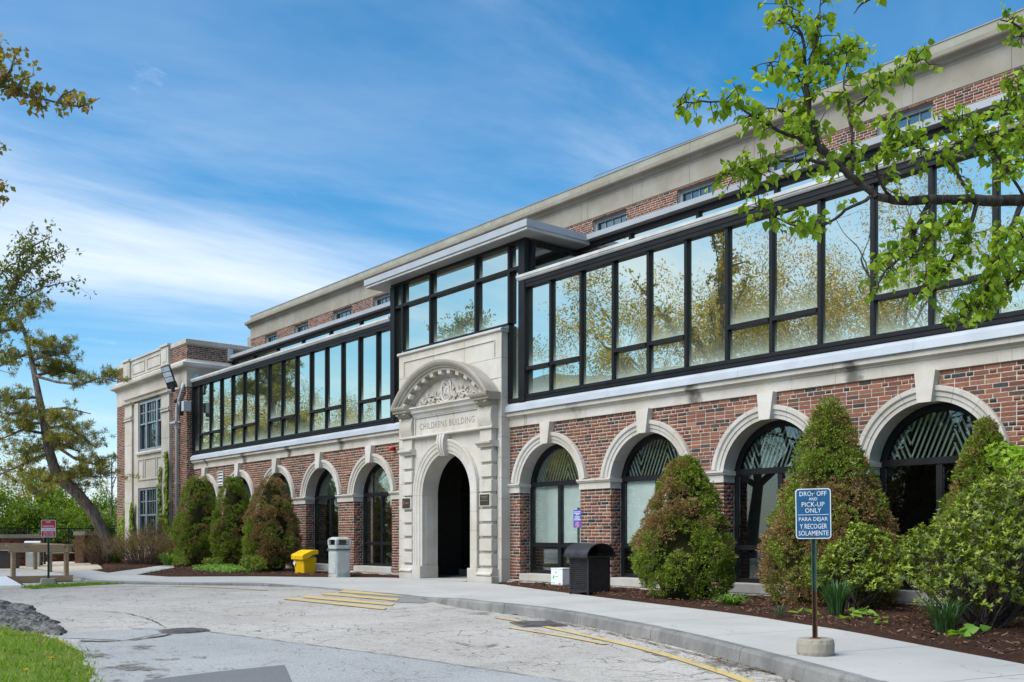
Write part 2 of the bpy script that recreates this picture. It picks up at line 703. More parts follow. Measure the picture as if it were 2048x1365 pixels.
# mortar backing with the openings left free
mb = MB()
edges = [UL] + sorted([c - RI for c in ARCHES] + [c + RI for c in ARCHES] + [PORT0 + 0.05, PORT1 - 0.05]) + [UR]
for a, b_ in zip(edges[0::2], edges[1::2]):
    mb.box(a + .005, b_ - .005, 0.0045, 0.30, 0.0, 2.10)
tops = []
for c in ARCHES:
    seg = 20
    for i in range(seg):
        t0, t1 = math.pi * i / seg, math.pi * (i + 1) / seg
        x0, x1 = c - 1.0 * math.cos(t0), c - 1.0 * math.cos(t1)
        z0, z1 = CZ + 1.0 * math.sin(t0), CZ + 1.0 * math.sin(t1)
        z0, z1 = max(z0, 2.10), max(z1, 2.10)
        mb.add([(x0, .0045, z0), (x1, .0045, z1), (x1, .0045, 3.45), (x0, .0045, 3.45)], [(0, 1, 2, 3)])
    tops.append((c - 1.0, c + 1.0))
cur = UL
for a, b_ in sorted(tops + [(PORT0 + .05, PORT1 - .05)]):
    mb.box(cur, a, 0.0045, 0.30, 2.10, 3.45)
    cur = b_
mb.box(cur, UR, 0.0045, 0.30, 2.10, 3.45)
halves = []
for sgn in (-1, 1):                                      # the portal parts the wall in two
    hm = MB()
    for f in mb.f:
        if (sum(mb.v[i][0] for i in f) / len(f) + 18.8) * sgn > 0:
            hm.add([mb.v[i] for i in f], [tuple(range(len(f)))])
    halves.append(hm.build('ground_floor_wall', 'mortar', building))
wall_l, wall = halves

# the bricks: the three hundred largest in view one by one, the rest joined
mass, mass_l = BrickMass(), BrickMass()
allb = list(lay_bricks(RB, UR - UL, 0.075, Z_FR0 + 0.03, main_cuts))


def seen_size(b_):
    u = UL + (b_[0] + b_[1]) / 2
    zz = b_[2]
    if u > -5.95 or b_[1] - b_[0] < 0.17:
        return 0
    hid = 0.0
    if zz < 1.9 and (-13.4 < u < -11.2 or u > -11.3):
        hid = 1.0                                        # behind the evergreens and shrubs
    return 0 if hid else 1.0 / math.hypot(u, 13.7)


order = sorted(range(len(allb)), key=lambda i: -seen_size(allb[i]))
single = set(order[:300])
BRICK_VARIANTS = {}


def brick_variant(ci, k):
    key = (ci, k)
    if key not in BRICK_VARIANTS:
        col = tuple(x * (0.88, 1.0, 1.13)[k] for x in BRICK_COLS[ci])
        m = MB().box(-.5, .5, -.0015, .03, 0, PITCH - JOINT, col)
        BRICK_VARIANTS[key] = m.mesh('brick')
    return BRICK_VARIANTS[key]


for i, (a0, a1, z0, z1, ci) in enumerate(allb):
    if i in single:
        ob = link('brick', brick_variant(ci, RB.randrange(3)), 'brick', wall)
        ob.location = (UL + (a0 + a1) / 2, RB.uniform(-.002, .002), z0)
        ob.scale = (a1 - a0, 1, 1)
    else:
        (mass_l if UL + a0 < -18.8 else mass).add((UL, 0), (1, 0), (0, -1), a0, a1, z0, z1, ci, RB)
for c in ARCHES:                                         # brick jambs below the imposts
    for sgn in (-1, 1):
        for a0, a1, z0, z1, ci in lay_bricks(RB, 0.27, 0.075, 1.945, lambda z: []):
            if a0 < 0.03:
                a0 = 0.032
            if a1 - a0 < 0.03:
                continue
            (mass_l if c < -18.8 else mass).add((c + sgn * RI, 0), (0, 1), (-sgn, 0), a0, a1, z0, z1, ci, RB, 0.012)
mass.build('brick_mass', wall)
mass_l.build('brick_mass', wall_l)

# stone plinth under each pier
for a, b_ in zip(edges[0::2], edges[1::2]):
    if b_ - a < 0.02:
        continue
    m = MB().box(a - 0.012, b_ + 0.012, -0.035, 0.28, -0.05, 0.072)
    m.build('plinth', 'concrete', building, bevel=0.008)

# arches, imposts, windows
ARCH_PROF = [(RI, .285), (RI, -.030), (1.015, -.036), (1.02, -.052), (1.075, -.058), (1.08, -.066), (1.10, -.085), (1.165, -.092), (RO, -.080), (RO, .02), (1.0, .02), (1.0, .285)]
VOUS = []
for i in range(8):
    a0 = 7.5 + (165.0) * i / 8
    a1 = 7.5 + (165.0) * (i + 1) / 8
    m = MB().arc(ARCH_PROF, 0, 0, a0 + 0.13, a1 - 0.13, 6)
    VOUS.append(m.mesh('voussoir'))
KEY = MB()
kp = [(-.105, .925), (.105, .925), (.158, 1.376), (-.158, 1.376)]
n4 = [(p, -.155 if i < 2 else -.135, q) for i, (p, q) in enumerate(kp)] + [(p, .05, q) for p, q in kp]
KEY.add(n4, [(3, 2, 1, 0), (4, 5, 6, 7), (0, 1, 5, 4), (1, 2, 6, 5), (2, 3, 7, 6), (3, 0, 4, 7)])
KEYM = KEY.mesh('keystone')

WV0, WV1 = 0.285, 0.36


def arched_window(c, idx, blind):
    w = empty('arched_window', (c, 0, 0), parent=building)
    w.matrix_parent_inverse = Matrix.Translation(-building.location)
    fr = MB()
    fr.arc([(RI - .001, WV0), (RI - .001, WV1), (.845, WV1), (.845, WV0)], 0, CZ, 3, 177, 30)
    for s in (-1, 1):
        fr.box(min(s * .949, s * .865), max(s * .949, s * .865), WV0 + .002, WV1, Z_SILL, 2.075)
    fr.box(-.949, .949, WV0 - .012, WV1 + .004, 2.075, 2.175)
    fr.box(-.864, .864, WV0 + .003, WV1 - .002, Z_SILL, .285)
    fr.box(-.048, .048, WV0 + .001, WV1 - .001, .285, 2.075)
    for s in (-1, 1):
        fr.box(min(s * .864, s * .049), max(s * .864, s * .049), WV0 + .006, WV1 - .004, .775, .855)
    fr.build('frame', 'black_frame', w)
    for s in (-1, 1):
        for z0, z1 in ((.285, .775), (.855, 2.075)):
            x0, x1 = (-.864, -.049) if s < 0 else (.049, .864)
            MB().box(x0, x1, .322, .330, z0, z1).build('pane', 'window_glass', w)
            if blind and z0 > .5:
                bl = MB()
                zz = z0 + (0.02 if idx != 6 or s < 0 else 0.14)
                while zz < z1:
                    bl.add([(x0 + .012, .352, zz), (x1 - .012, .352, zz), (x1 - .012, .366, zz + .0225), (x0 + .012, .366, zz + .0225)], [(0, 1, 2, 3)])
                    bl.add([(x0 + .012, .366, zz + .0225), (x1 - .012, .366, zz + .0225), (x1 - .012, .352, zz + .0235), (x0 + .012, .352, zz + .0235)], [(0, 1, 2, 3)])
                    zz += .0235
                bl.build('blind', 'blind', w)
    lun = MB()
    pts = [(.848 * math.cos(t), CZ + .848 * math.sin(t)) for t in np.linspace(0.196, math.pi - 0.196, 26)]
    lun.prism(pts[::-1], .324, .331, 'y')
    lun.build('pane', 'window_glass', w)
    # zigzag film behind the lunette glass: stripes of one slope, joined at the turning lines
    st = MB()
    k = 2.35
    turns = [-.86, -.46, .20, .86] if idx >= 5 else [-.86, -.30, .36, .86]
    ph = [0.0]
    sl = [-1, 1, -1]
    hw = 0.017
    for si in range(3):
        ua, ub = turns[si], turns[si + 1]
        n = -40
        while n < 60:
            off = n * 0.086
            # the stripe u = u0 + (z - 2.175) / (slope * k), u0 spaced regularly
            u0 = (turns[1] if si < 2 else turns[2]) + off if si != 2 else turns[2] + off
            z = 2.175
            st_pts = []
            while z < 2.87:
                z2 = min(z + 0.02, 2.87)
                ua_, ub_ = u0 + (z - 2.175) / (sl[si] * k), u0 + (z2 - 2.175) / (sl[si] * k)
                zz1 = z
                mid = (ua_ + ub_) / 2
                if ua <= mid <= ub and mid * mid + (z + .01 - CZ) ** 2 < .825 ** 2:
                    st_pts.append((ua_, z, ub_, z2))
                z = z2
            run = []
            for q in st_pts:
                if run and abs(run[-1][3] - q[1]) < 1e-6:
                    run[-1] = (run[-1][0], run[-1][1], q[2], q[3])
                else:
                    run.append(q)
            for (x0, za, x1, zb) in run:
                if zb - za > .03:
                    st.add([(x0 - hw, .338, za), (x0 + hw, .338, za), (x1 + hw, .338, zb), (x1 - hw, .338, zb)], [(0, 1, 2, 3)])
            n += 1
    st.build('film_stripes', 'film_green', w)
    return w


for i, c in enumerate(ARCHES):
    ar = empty('arch', (c, 0, CZ), parent=building)
    ar.matrix_parent_inverse = Matrix.Translation(-building.location)
    for me in VOUS:
        link('voussoir', me, 'limestone', ar)
    link('keystone', KEYM, 'limestone', ar)
    arched_window(c, i, i in (5, 6))
    m = MB()
    m.box(c - RI + .002, c + RI - .002, -0.02, 0.30, 0.045, Z_SILL)
    m.build('sill', 'concrete', building, bevel=0.012)
    m = MB().box(c - RI - .08, c + RI + .10, -0.30, -0.036, -0.03, 0.045)
    m.build('window_step', 'concrete', building, bevel=0.012)
for a, b_ in zip(edges[0::2], edges[1::2]):
    if b_ - a < 0.04:
        continue
    m = MB()
    m.box(a - .014, b_ + .014, -.030, .283, 1.945, 2.065)
    m.prism([(-.030, 2.065), (-.060, 2.085), (-.062, 2.10), (-.082, 2.112), (-.082, 2.145), (.283, 2.145), (.283, 2.065)], a - .045, b_ + .045)
    m.build('impost', 'limestone', building, bevel=0.004)

# frieze and cornice band, white metal sill flashing
def run_x(name, prof, x0, x1, mat, step, gap=0.004, bevel=0.0):
    n = max(1, round((x1 - x0) / step))
    for i in range(n):
        a, b_ = x0 + (x1 - x0) * i / n, x0 + (x1 - x0) * (i + 1) / n
        MB().prism(prof, a + gap / 2, b_ - gap / 2).build(name, mat, building, bevel=bevel)


FRIEZE = [(.05, Z_FR0), (-.032, Z_FR0), (-.032, 3.545), (-.040, 3.555), (-.05, 3.56), (-.062, 3.585), (-.10, 3.60), (-.118, 3.612), (-.118, 3.695), (.05, 3.695)]
FLASH = [(.03, 3.70), (-.150, 3.70), (-.156, 3.692), (-.162, 3.70), (-.150, 3.815), (.0, 3.93), (.03, 3.93)]
for a, b_ in ((UL + 0.06, PORT0), (PORT1, UR)):
    run_x('frieze_stone', FRIEZE, a, b_, 'limestone_frieze', 2.75)
    run_x('flashing', FLASH, a - (0.0 if a > -20 else .02), b_, 'white_metal', 3.05, 0.003)

# ------------------------------------------------------------------ glazed upper storey
STEP = 0.913
PANES = {}


def pane(parent, x0, x1, z0, z1, y=0.02, mat='coated_glass', name='pane'):
    key = (round(x1 - x0, 3), round(z1 - z0, 3), mat)
    if key not in PANES:
        PANES[key] = MB().box(0, x1 - x0, 0, .012, 0, z1 - z0).mesh('pane')
    ob = link(name, PANES[key], mat, parent)
    ob.location = (x0, y, z0)
    # each pane sits a touch differently in its gasket, so the reflections break from pane to pane
    ob.rotation_euler = (RB.uniform(-.0022, .0022), 0, RB.uniform(-.0030, .0030))
    return ob


def sub(name):
    e = empty(name, (-18.68, 0, 0), parent=building)
    e.matrix_parent_inverse = Matrix.Translation(-building.location)
    WORLD_COORDS.add(e.name)
    return e


def curtain(x0, n, first_split):
    cw = sub('curtain_wall')
    zb, zt, z0, z1 = 3.945, 6.49, 4.04, 6.325
    for i in range(n + 1):
        x = x0 + STEP * i
        MB().box(x - .030, x + .030, -.048, .04, z0, z1).build('mullion', 'black_frame', cw)
    MB().box(x0 - .033, x0 + STEP * n + .033, -.074, .062, zb - .04, z0).box(x0 - .033, x0 + STEP * n + .033, -.086, -.0745, zb + .028, zb + .036).build('bottom_rail', 'black_frame', cw)
    m = MB().box(x0 - .033, x0 + STEP * n + .033, -.074, .062, z1, zt)
    m.box(x0 - .033, x0 + STEP * n + .033, -.085, -.0745, z1 + .075, z1 + .15)
    m.build('head_rail', 'black_frame', cw)
    for i in range(n):
        a, b_ = x0 + STEP * i + .033, x0 + STEP * (i + 1) - .033
        if (i + first_split) % 3 != 2:
            MB().box(a, b_, -.072, .055, 4.558, 4.63).build('transom', 'black_frame', cw)
            pane(cw, a, b_, z0, 4.558)
            pane(cw, a, b_, 4.63, z1)
        else:
            pane(cw, a, b_, z0, z1)
    return cw


NR = 19
cw_r = curtain(-16.313, NR, 0)
XR_END = -16.313 + STEP * NR
cw_l = curtain(-34.09, 14, 0)
XL_END = -34.09 + STEP * 14
pane(cw_l, -34.62, -34.125, 4.04, 6.325)
MB().box(-34.69, -34.62, -.075, .06, 3.905, 6.49).build('mullion', 'black_frame', cw_l)
MB().box(-34.62, -34.124, -.074, .06, 3.905, 4.04).box(-34.62, -34.124, -.074, .06, 6.325, 6.49).build('bottom_rail', 'black_frame', cw_l)

GUT = [(-.02, 6.492), (-.105, 6.492), (-.125, 6.52), (-.128, 6.545), (-.142, 6.55), (-.142, 6.605), (.02, 6.615), (.02, 6.492)]
for a, b_ in ((-34.72, -21.50), (-16.40, XR_END)):
    n = 4
    for i in range(n):
        p, q = a + (b_ - a) * i / n, a + (b_ - a) * (i + 1) / n
        MB().prism(GUT, p + .0015, q - .0015).build('gutter', 'gutter_metal', building)
    MB().add([(a, .02, 6.612), (b_, .02, 6.612), (b_, 1.5, 6.66), (a, 1.5, 6.66), (a, .02, 6.5), (b_, .02, 6.5), (b_, 1.5, 6.5), (a, 1.5, 6.5)],
             [(0, 1, 2, 3), (0, 4, 5, 1), (7, 6, 5, 4), (0, 3, 7, 4), (1, 5, 6, 2), (3, 2, 6, 7)]).build('lower_roof', 'roof_metal', building)
    # clerestory strip and the eave above it
    cl = sub('clerestory')
    x = a
    MB().box(a, b_, 1.42, 1.56, 7.37, 7.46).build('head_rail', 'black_frame', cl)
    MB().box(a, b_, 1.44, 1.56, 6.50, 6.70).build('bottom_rail', 'black_frame', cl)
    k = 0
    while x < b_ - .1:
        MB().box(x, x + .07, 1.43, 1.55, 6.70, 7.37).build('mullion', 'black_frame', cl)
        xe = min(x + STEP * 2, b_)
        pane(cl, x + .07, xe, 6.70, 7.37, 1.49, 'coated_glass')
        x += STEP * 2
EAVE = [(1.30, 7.49), (1.285, 7.50), (1.285, 7.60), (1.36, 7.615), (2.2, 7.70), (2.2, 7.52), (1.62, 7.465), (1.33, 7.485)]
for a, b_ in ((-34.72, -22.235), (-15.708, XR_END)):
    for i in range(4):
        p, q = a + (b_ - a) * i / 4, a + (b_ - a) * (i + 1) / 4
        MB().prism([(1.31, 7.488), (1.285, 7.49), (1.278, 7.60), (1.31, 7.612)], p, q - .002).build('eave_fascia', 'fascia_metal', building)
    MB().prism([(1.31, 7.488), (1.31, 7.605), (7.9, 7.75), (7.9, 7.3), (1.60, 7.462)], a, b_).build('eave_roof', 'roof_metal', building)

# ------------------------------------------------------------------ taller middle bay with its canopy
bay = sub('middle_bay')
MX = [(-21.48, -21.29), (-21.00, -20.935), (-19.775, -19.71), (-17.965, -17.90), (-16.765, -16.70), (-16.372, -16.165)]
for (a, b_) in MX:
    deep = b_ - a > .1
    lo = 3.905 if deep or a in (-21.00, -16.765) else 5.66
    if a in (-21.00, -16.765):
        lo = 5.66
    MB().box(a, b_, -.078 if not deep else -.10, .06 if not deep else .12 if a > -17 else .3, lo if not (deep and a > -17) else 6.63, 7.33).build('mullion', 'black_frame', bay)
MB().box(-16.372, -16.165, -.10, .06, 3.905, 6.63).build('mullion', 'black_frame', bay)
MB().box(-21.48, -16.165, -.079, .062, 7.33, 7.42).build('head_rail', 'black_frame', bay)
MB().box(-21.29, -16.372, -.076, .058, 6.765, 6.835).build('transom', 'black_frame', bay)
MB().box(-20.935, -16.765, -.0765, .0585, 5.60, 5.66).build('bottom_rail', 'black_frame', bay)
for (a, b_) in ((-20.935, -19.775), (-19.71, -17.965), (-17.90, -16.765)):
    pane(bay, a, b_, 5.66, 6.765)
    pane(bay, a, b_, 6.835, 7.33)
for (a, b_) in ((-21.29, -21.00), (-16.70, -16.372)):
    pane(bay, a, b_, 3.99, 6.765)
    pane(bay, a, b_, 6.835, 7.33)
    MB().box(a, b_, -.0755, .0575, 3.905, 3.99).build('bottom_rail', 'black_frame', bay)
MB().box(-16.80, -16.70, -.0775, .059, 3.905, 5.60).build('mullion', 'black_frame', bay)
MB().box(-21.00, -20.90, -.0775, .059, 3.905, 5.60).build('mullion', 'black_frame', bay)
# side light looking along the lower roof
MB().box(-16.19, -16.178, .12, 1.45, 6.75, 7.28).build('pane', 'window_glass', bay)
MB().box(-16.20, -16.10, .06, 1.5, 6.62, 6.75).box(-16.20, -16.10, .06, 1.5, 7.28, 7.33).box(-16.199, -16.101, .061, .16, 6.751, 7.279).build('side_frame', 'black_frame', bay)
MB().box(-21.0, -16.3, .35, 3.0, 6.4, 6.5).box(-21.0, -16.3, 2.9, 3.0, 6.5, 7.4).build('back_panel', 'dim_floor', bay)

can = sub('canopy')
A0, A1, B0, B1 = -22.232, -15.712, -.42, 1.5
cz0, cz1 = 7.474, 7.62
m = MB()
m.box(A0, A1, B0, B0 + .02, cz0, cz1)
m.box(A1 - .02, A1, B0 + .02, 1.30, cz0, cz1)
m.box(A0, A0 + .02, B0 + .02, 1.30, cz0, cz1)
m.build('fascia', 'fascia_metal', can)
MB().box(A0 + .02, A1 - .02, B0 + .02, 7.9, cz0 + .03, cz1 - .004).build('roof_deck', 'roof_metal', can)
m = MB()
m.box(A0 + .03, A1 - .03, B0 + .03, 1.42, 7.412, 7.474 + .03)
m.build('soffit_edge', 'gutter_metal', can, bevel=.004)
for i in range(6):
    a = A0 + .07 + (A1 - A0 - .14) * i / 6
    b_ = A0 + .07 + (A1 - A0 - .14) * (i + 1) / 6
    MB().box(a + .002, b_ - .002, B0 + .07, 1.42, 7.400, 7.412).build('soffit_panel', 'fascia_metal' if False else 'soffit_metal', can)

# ------------------------------------------------------------------ entrance portal
portal = sub('entrance_portal')
PC = -18.68
DZ, DR = 1.98, 0.95
VB, VS = -0.25, -0.33            # back block and door surround planes


def arch_plate(mb, x0, x1, z0, z1, y0, y1, c, r, zs, seg=28):
    """A slab from x0 to x1 with an arched opening through it, solid between y0 (front) and y1."""
    mb.box(x0, c - r, y0, y1, z0, zs)
    mb.box(c + r, x1, y0, y1, z0, zs)
    mb.box(x0, c - r, y0, y1, zs, z1)
    mb.box(c + r, x1, y0, y1, zs, z1)
    for i in range(seg):
        t0, t1 = math.pi * i / seg, math.pi * (i + 1) / seg
        xa, xb = c - r * math.cos(t0), c - r * math.cos(t1)
        za, zb = zs + r * math.sin(t0), zs + r * math.sin(t1)
        mb.add([(xa, y0, za), (xb, y0, zb), (xb, y0, z1), (xa, y0, z1), (xa, y1, za), (xb, y1, zb), (xb, y1, z1), (xa, y1, z1)],
               [(0, 1, 2, 3), (7, 6, 5, 4), (0, 4, 5, 1), (3, 2, 6, 7)])


# ashlar block behind everything: courses of stone with fine joints
arch_plate_b = MB()
arch_plate(arch_plate_b, PORT0 + .012, PORT1 - .012, 0, 5.455, VB + .012, .05, PC, DR + .02, DZ)
arch_plate_b.build('core', 'limestone', portal)
zs_ = [0.0, 0.50, 0.95, 1.40, 1.83, 2.28, 2.72, 3.17, 3.60, 4.03, 4.46, 4.90, 5.46]
for i in range(len(zs_) - 1):
    for (a, b_) in ((PORT0, PC - 1.86), (PC + 1.80, PORT1)):
        MB().box(a, b_, VB, .05, zs_[i] + .003, zs_[i + 1] - .003).build('ashlar_block', 'limestone', portal, bevel=.004)
for i in range(10, len(zs_) - 1):
    n = 3
    w0, w1 = PC - 1.86, PC + 1.80
    for k in range(n):
        MB().box(w0 + (w1 - w0) * k / n + .003, w0 + (w1 - w0) * (k + 1) / n - .003, VB, VB + .1, zs_[i] + .003, zs_[i + 1] - .003).build('ashlar_block', 'limestone', portal, bevel=.004)
# sunk panel outline in the top course, then coping and flashing
for (x0, x1, z0, z1) in ((PORT0 + .22, PORT1 - .22, 5.29, 5.315), (PORT0 + .22, PORT0 + .245, 4.95, 5.29), (PORT1 - .245, PORT1 - .22, 4.95, 5.29)):
    MB().box(x0, x1, VB - .022, VB + .01, z0, z1).build('panel_moulding', 'limestone', portal, bevel=.006)
MB().prism([(.0, 5.46), (VB - .012, 5.46), (VB - .045, 5.485), (VB - .045, 5.515), (.0, 5.53)], PORT0 - .03, PORT1 + .03).build('coping', 'limestone', portal)
MB().prism([(-.08, 5.53), (VB - .03, 5.521), (VB - .036, 5.516), (VB - .03, 5.54), (-.082, 5.605), (-.06, 5.605)], PORT0 - .04, PORT1 + .04).build('flashing', 'white_metal', portal)

# door surround, archivolt and jambs
m = MB()
arch_plate(m, PC - 1.36, PC + 1.36, 0, 3.36, VS, VB + .02, PC, DR + .10, DZ)
m.build('surround', 'limestone', portal)
DP = [(DR, .08), (DR, -.372), (1.02, -.380), (1.03, -.398), (1.12, -.402), (1.13, -.415), (1.20, -.42), (1.215, -.432), (1.265, -.436), (1.275, -.42), (1.275, VS + .01), (1.04, VS + .01), (1.04, .08)]
for i in range(10):
    a0, a1 = 180.0 * i / 10, 180.0 * (i + 1) / 10
    MB().arc(DP, PC, DZ, a0 + .10, a1 - .10, 5).build('voussoir', 'limestone', portal)
jz = [0.30, 0.72, 1.14, 1.56, 1.98]
for s in (-1, 1):
    prof = [(PC + s * r, y) for r, y in DP]
    for i in range(4):
        MB().prism(prof if s > 0 else prof[::-1], jz[i] + .002, jz[i + 1] - .002, 'z').build('jamb_stone', 'limestone', portal)
    x0, x1 = sorted((PC + s * (DR - .015), PC + s * 1.29))
    MB().box(x0, x1, -.45, .085, -.03, .298).build('jamb_base', 'limestone', portal, bevel=.012)
    # sunk panel on the reveal
    xr = PC + s * (DR - .006)
    MB().box(min(xr, xr + s * .02), max(xr, xr + s * .02), -.27, -.02, .34, 1.95).build('reveal_panel', 'limestone', portal, bevel=.01)
# scrolled keystone
m = MB()
path = []
for i in range(13):
    t = i / 12
    z = 2.86 + .50 * t
    path.append((z, -.455 - .055 * math.sin(t * math.pi * 1.0) - .05 * t))
poly = [(y, z) for z, y in path] + [(VS, 3.36), (VS, 2.86)]
for k in range(5):
    w = .205
    f0, f1 = -w / 2 + w * k / 5, -w / 2 + w * (k + 1) / 5
    d = .016 if k % 2 else 0.0
    pp = [(y + d, z) for (y, z) in poly[:-2]] + poly[-2:]
    n = len(pp)
    vs_ = []
    for f in (f0, f1):
        for (y, z) in pp:
            sc = 0.72 + .45 * (z - 2.86) / .5
            vs_.append((PC + f * sc * 1.25, y, z))
    m.add(vs_, [tuple(range(n)), tuple(range(2 * n - 1, n - 1, -1))] + [(i, i + n, (i + 1) % n + n, (i + 1) % n) for i in range(n)])
m.build('keystone', 'limestone', portal)

# rusticated pilasters
for s in (-1, 1):
    x0, x1 = sorted((PC + s * 1.34, PC + s * 1.77))
    MB().box(x0 + .03, x1 - .03, -.355, VB, .30, 2.96).build('pilaster_core', 'limestone', portal)
    for k in range(8):
        z0 = .365 + .325 * k
        MB().box(x0, x1, -.412, VB + .004, z0, z0 + .258).build('pilaster_block', 'limestone', portal, bevel=.007)
    b0, b1 = sorted((PC + s * 1.285, PC + s * 1.83))
    m = MB().box(b0, b1, -.455, VB + .006, -.04, .135)
    m.build('pilaster_base', 'limestone', portal, bevel=.012)
    m = MB()
    m.prism([(VB + .005, .135), (-.455, .135), (-.472, .152), (-.478, .175), (-.47, .20), (-.44, .212), (-.435, .235), (-.425, .30), (VB + .005, .30)], b0 + .012, b1 - .012)
    m.build('base_moulding', 'limestone', portal, bevel=.004)
    m = MB()
    m.prism([(VB, 2.965), (-.42, 2.965), (-.43, 3.0), (-.47, 3.03), (-.50, 3.045), (-.505, 3.085), (-.44, 3.10), (VB, 3.10)], x0 - .06, x1 + .06)
    m.build('capital', 'limestone', portal)
    MB().box(x0 + .01, x1 - .01, -.405, VB + .003, 3.10, 3.355).build('pilaster_block', 'limestone', portal, bevel=.005)
    # bulged frieze block over the pilaster
    bul = [(-.405 - .055 * math.sin(math.pi * i / 10), 3.415 + .455 * i / 10) for i in range(11)]
    MB().prism([(VB, 3.415)] + bul + [(VB, 3.87)], x0 - .03, x1 + .03).build('frieze_block', 'limestone', portal)
MB().prism([(VB, 3.358), (-.445, 3.358), (-.455, 3.375), (-.455, 3.398), (-.43, 3.413), (VB, 3.413)], PC - 1.83, PC + 1.83).build('string_course', 'limestone', portal)

# inscription panel
MB().box(PC - 1.31, PC + 1.31, -.360, VB, 3.413, 3.86).build('inscription_panel', 'limestone', portal)
for (x0, x1, z0, z1) in ((-1.28, 1.28, 3.83, 3.862), (-1.28, -1.235, 3.418, 3.83), (1.235, 1.28, 3.418, 3.83)):
    MB().box(PC + x0, PC + x1, -.392, -.352, z0, z1).build('panel_moulding', 'limestone', portal, bevel=.01)
for wd_, ww_, xx_ in (('CHILDRENS', 1.10, -.515), ('BUILDING', .96, .625)):
    ins = link('inscription', text_mesh('inscription', wd_, ww_, .150, .004, 1.12), 'letter_cut', portal)
    ins.location = (PC + xx_, -.3615, 3.548)

# entablature and broken cornice
MB().prism([(VB, 3.862), (-.40, 3.862), (-.41, 3.90), (-.432, 3.935), (-.47, 3.955), (-.478, 4.0), (-.50, 4.03), (-.53, 4.055), (-.53, 4.085), (VB, 4.10)], PC - 1.31, PC + 1.31).build('entablature', 'limestone', portal)
for s in (-1, 1):
    a, b_ = sorted((PC + s * 1.29, PC + s * 1.90))
    m = MB()
    m.prism([(VB, 3.872), (-.45, 3.872), (-.47, 3.91), (-.52, 3.93), (-.56, 3.98), (VB, 3.98)], a + .04, b_ - .10)
    m.build('bed_moulding', 'weathered_stone', portal)
    m = MB()
    m.prism([(VB, 3.982), (-.60, 3.982), (-.61, 4.03), (-.645, 4.05), (-.665, 4.09), (-.67, 4.125), (VB, 4.15)], a, b_)
    m.build('cornice_return', 'weathered_stone', portal)
    for k in range(2):
        xm = a + .14 + .30 * k
        MB().box(xm - .06, xm + .06, -.57, -.44, 3.925, 3.981).build('modillion', 'weathered_stone', portal, bevel=.006)

# segmental pediment
PCZ, PR = 2.62, 2.41
RING = [(2.06, VB), (2.06, -.345), (2.10, -.355), (2.115, -.40), (2.20, -.415), (2.205, -.545), (2.255, -.55), (2.27, -.585), (2.31, -.60), (2.325, -.635), (2.375, -.665), (2.425, -.672), (2.44, -.655), (2.405, VB)]
PH = 51.5
for i in range(6):
    a0 = 90 - PH + 2 * PH * i / 6
    a1 = 90 - PH + 2 * PH * (i + 1) / 6
    MB().arc(RING, PC, PCZ, a0 + .06, a1 - .06, 8).build('pediment_stone', 'weathered_stone', portal)
for k in range(11):
    a = 90 - 45 + 9.0 * k
    MB().arc([(2.125, -.41), (2.125, -.53), (2.205, -.54), (2.206, -.41)], PC, PCZ, a - 1.7, a + 1.7, 2).build('modillion', 'limestone', portal)
tp = [(PC + 2.06 * math.cos(R(t)), PCZ + 2.06 * math.sin(R(t))) for t in np.linspace(44, 136, 32)]
MB().prism([(PC - 1.48, 4.09)] + tp[::-1] + [(PC + 1.48, 4.09)], VB - .06, VB + .02, 'y').build('tympanum', 'limestone', portal)

# carved relief: cartouche, volutes and acanthus scrolls
CV = VB - .062


def relief(mb, pts, rad, flat=0.75):
    mb.tube([(PC + x, CV - .004 - d, 4.10 + z) for x, z, d in pts], rad, 7, flat=flat)


def spiral(cx, cz, r0, r1, a0, turns, n=26, d0=.012, d1=.03):
    return [(cx + (r0 + (r1 - r0) * t) * math.cos(a0 + turns * 2 * math.pi * t), cz + (r0 + (r1 - r0) * t) * math.sin(a0 + turns * 2 * math.pi * t),
             d0 + (d1 - d0) * t) for t in np.linspace(0, 1, n)]


m = MB()
el_ = [(.115 * math.cos(t), .255 + .165 * math.sin(t), .03) for t in np.linspace(0, 2 * math.pi, 33)]
relief(m, el_, .014)
for i in range(8):                                        # domed oval
    t0, t1 = i / 8, (i + 1) / 8
    for j in range(24):
        p0, p1 = 2 * math.pi * j / 24, 2 * math.pi * (j + 1) / 24
        q = []
        for (t, p) in ((t0, p0), (t1, p0), (t1, p1), (t0, p1)):
            q.append((PC + .112 * t * math.cos(p), CV - .012 - .04 * math.sqrt(max(0, 1 - t * t)), 4.10 + .255 + .16 * t * math.sin(p)))
        m.add(q, [(0, 1, 2, 3)])
for s in (-1, 1):                                         # interlaced monogram strokes on the oval
    relief(m, [(s * .055, .17, .046), (s * .02, .21, .058), (s * -.02, .26, .06), (s * .02, .31, .058), (s * .05, .345, .046)], .011)
relief(m, [(0, .16, .05), (.004, .26, .066), (0, .36, .05)], .010)
for s in (-1, 1):                                         # tall side straps curling into volutes
    relief(m, [(s * .05, .05, .02), (s * .13, .08, .03), (s * .175, .18, .03), (s * .185, .30, .03), (s * .17, .42, .03), (s * .13, .49, .03)], [.03, .038, .036, .034, .032, .028])
    relief(m, spiral(s * .085, .445, .075, .012, math.pi / 2 if s > 0 else math.pi / 2, -1.6 * s, 30), [.024 - .012 * t for t in np.linspace(0, 1, 30)])
relief(m, [(-.03, .40, .03), (0, .50, .04), (.03, .40, .03)], .022)
RR = random.Random(5)
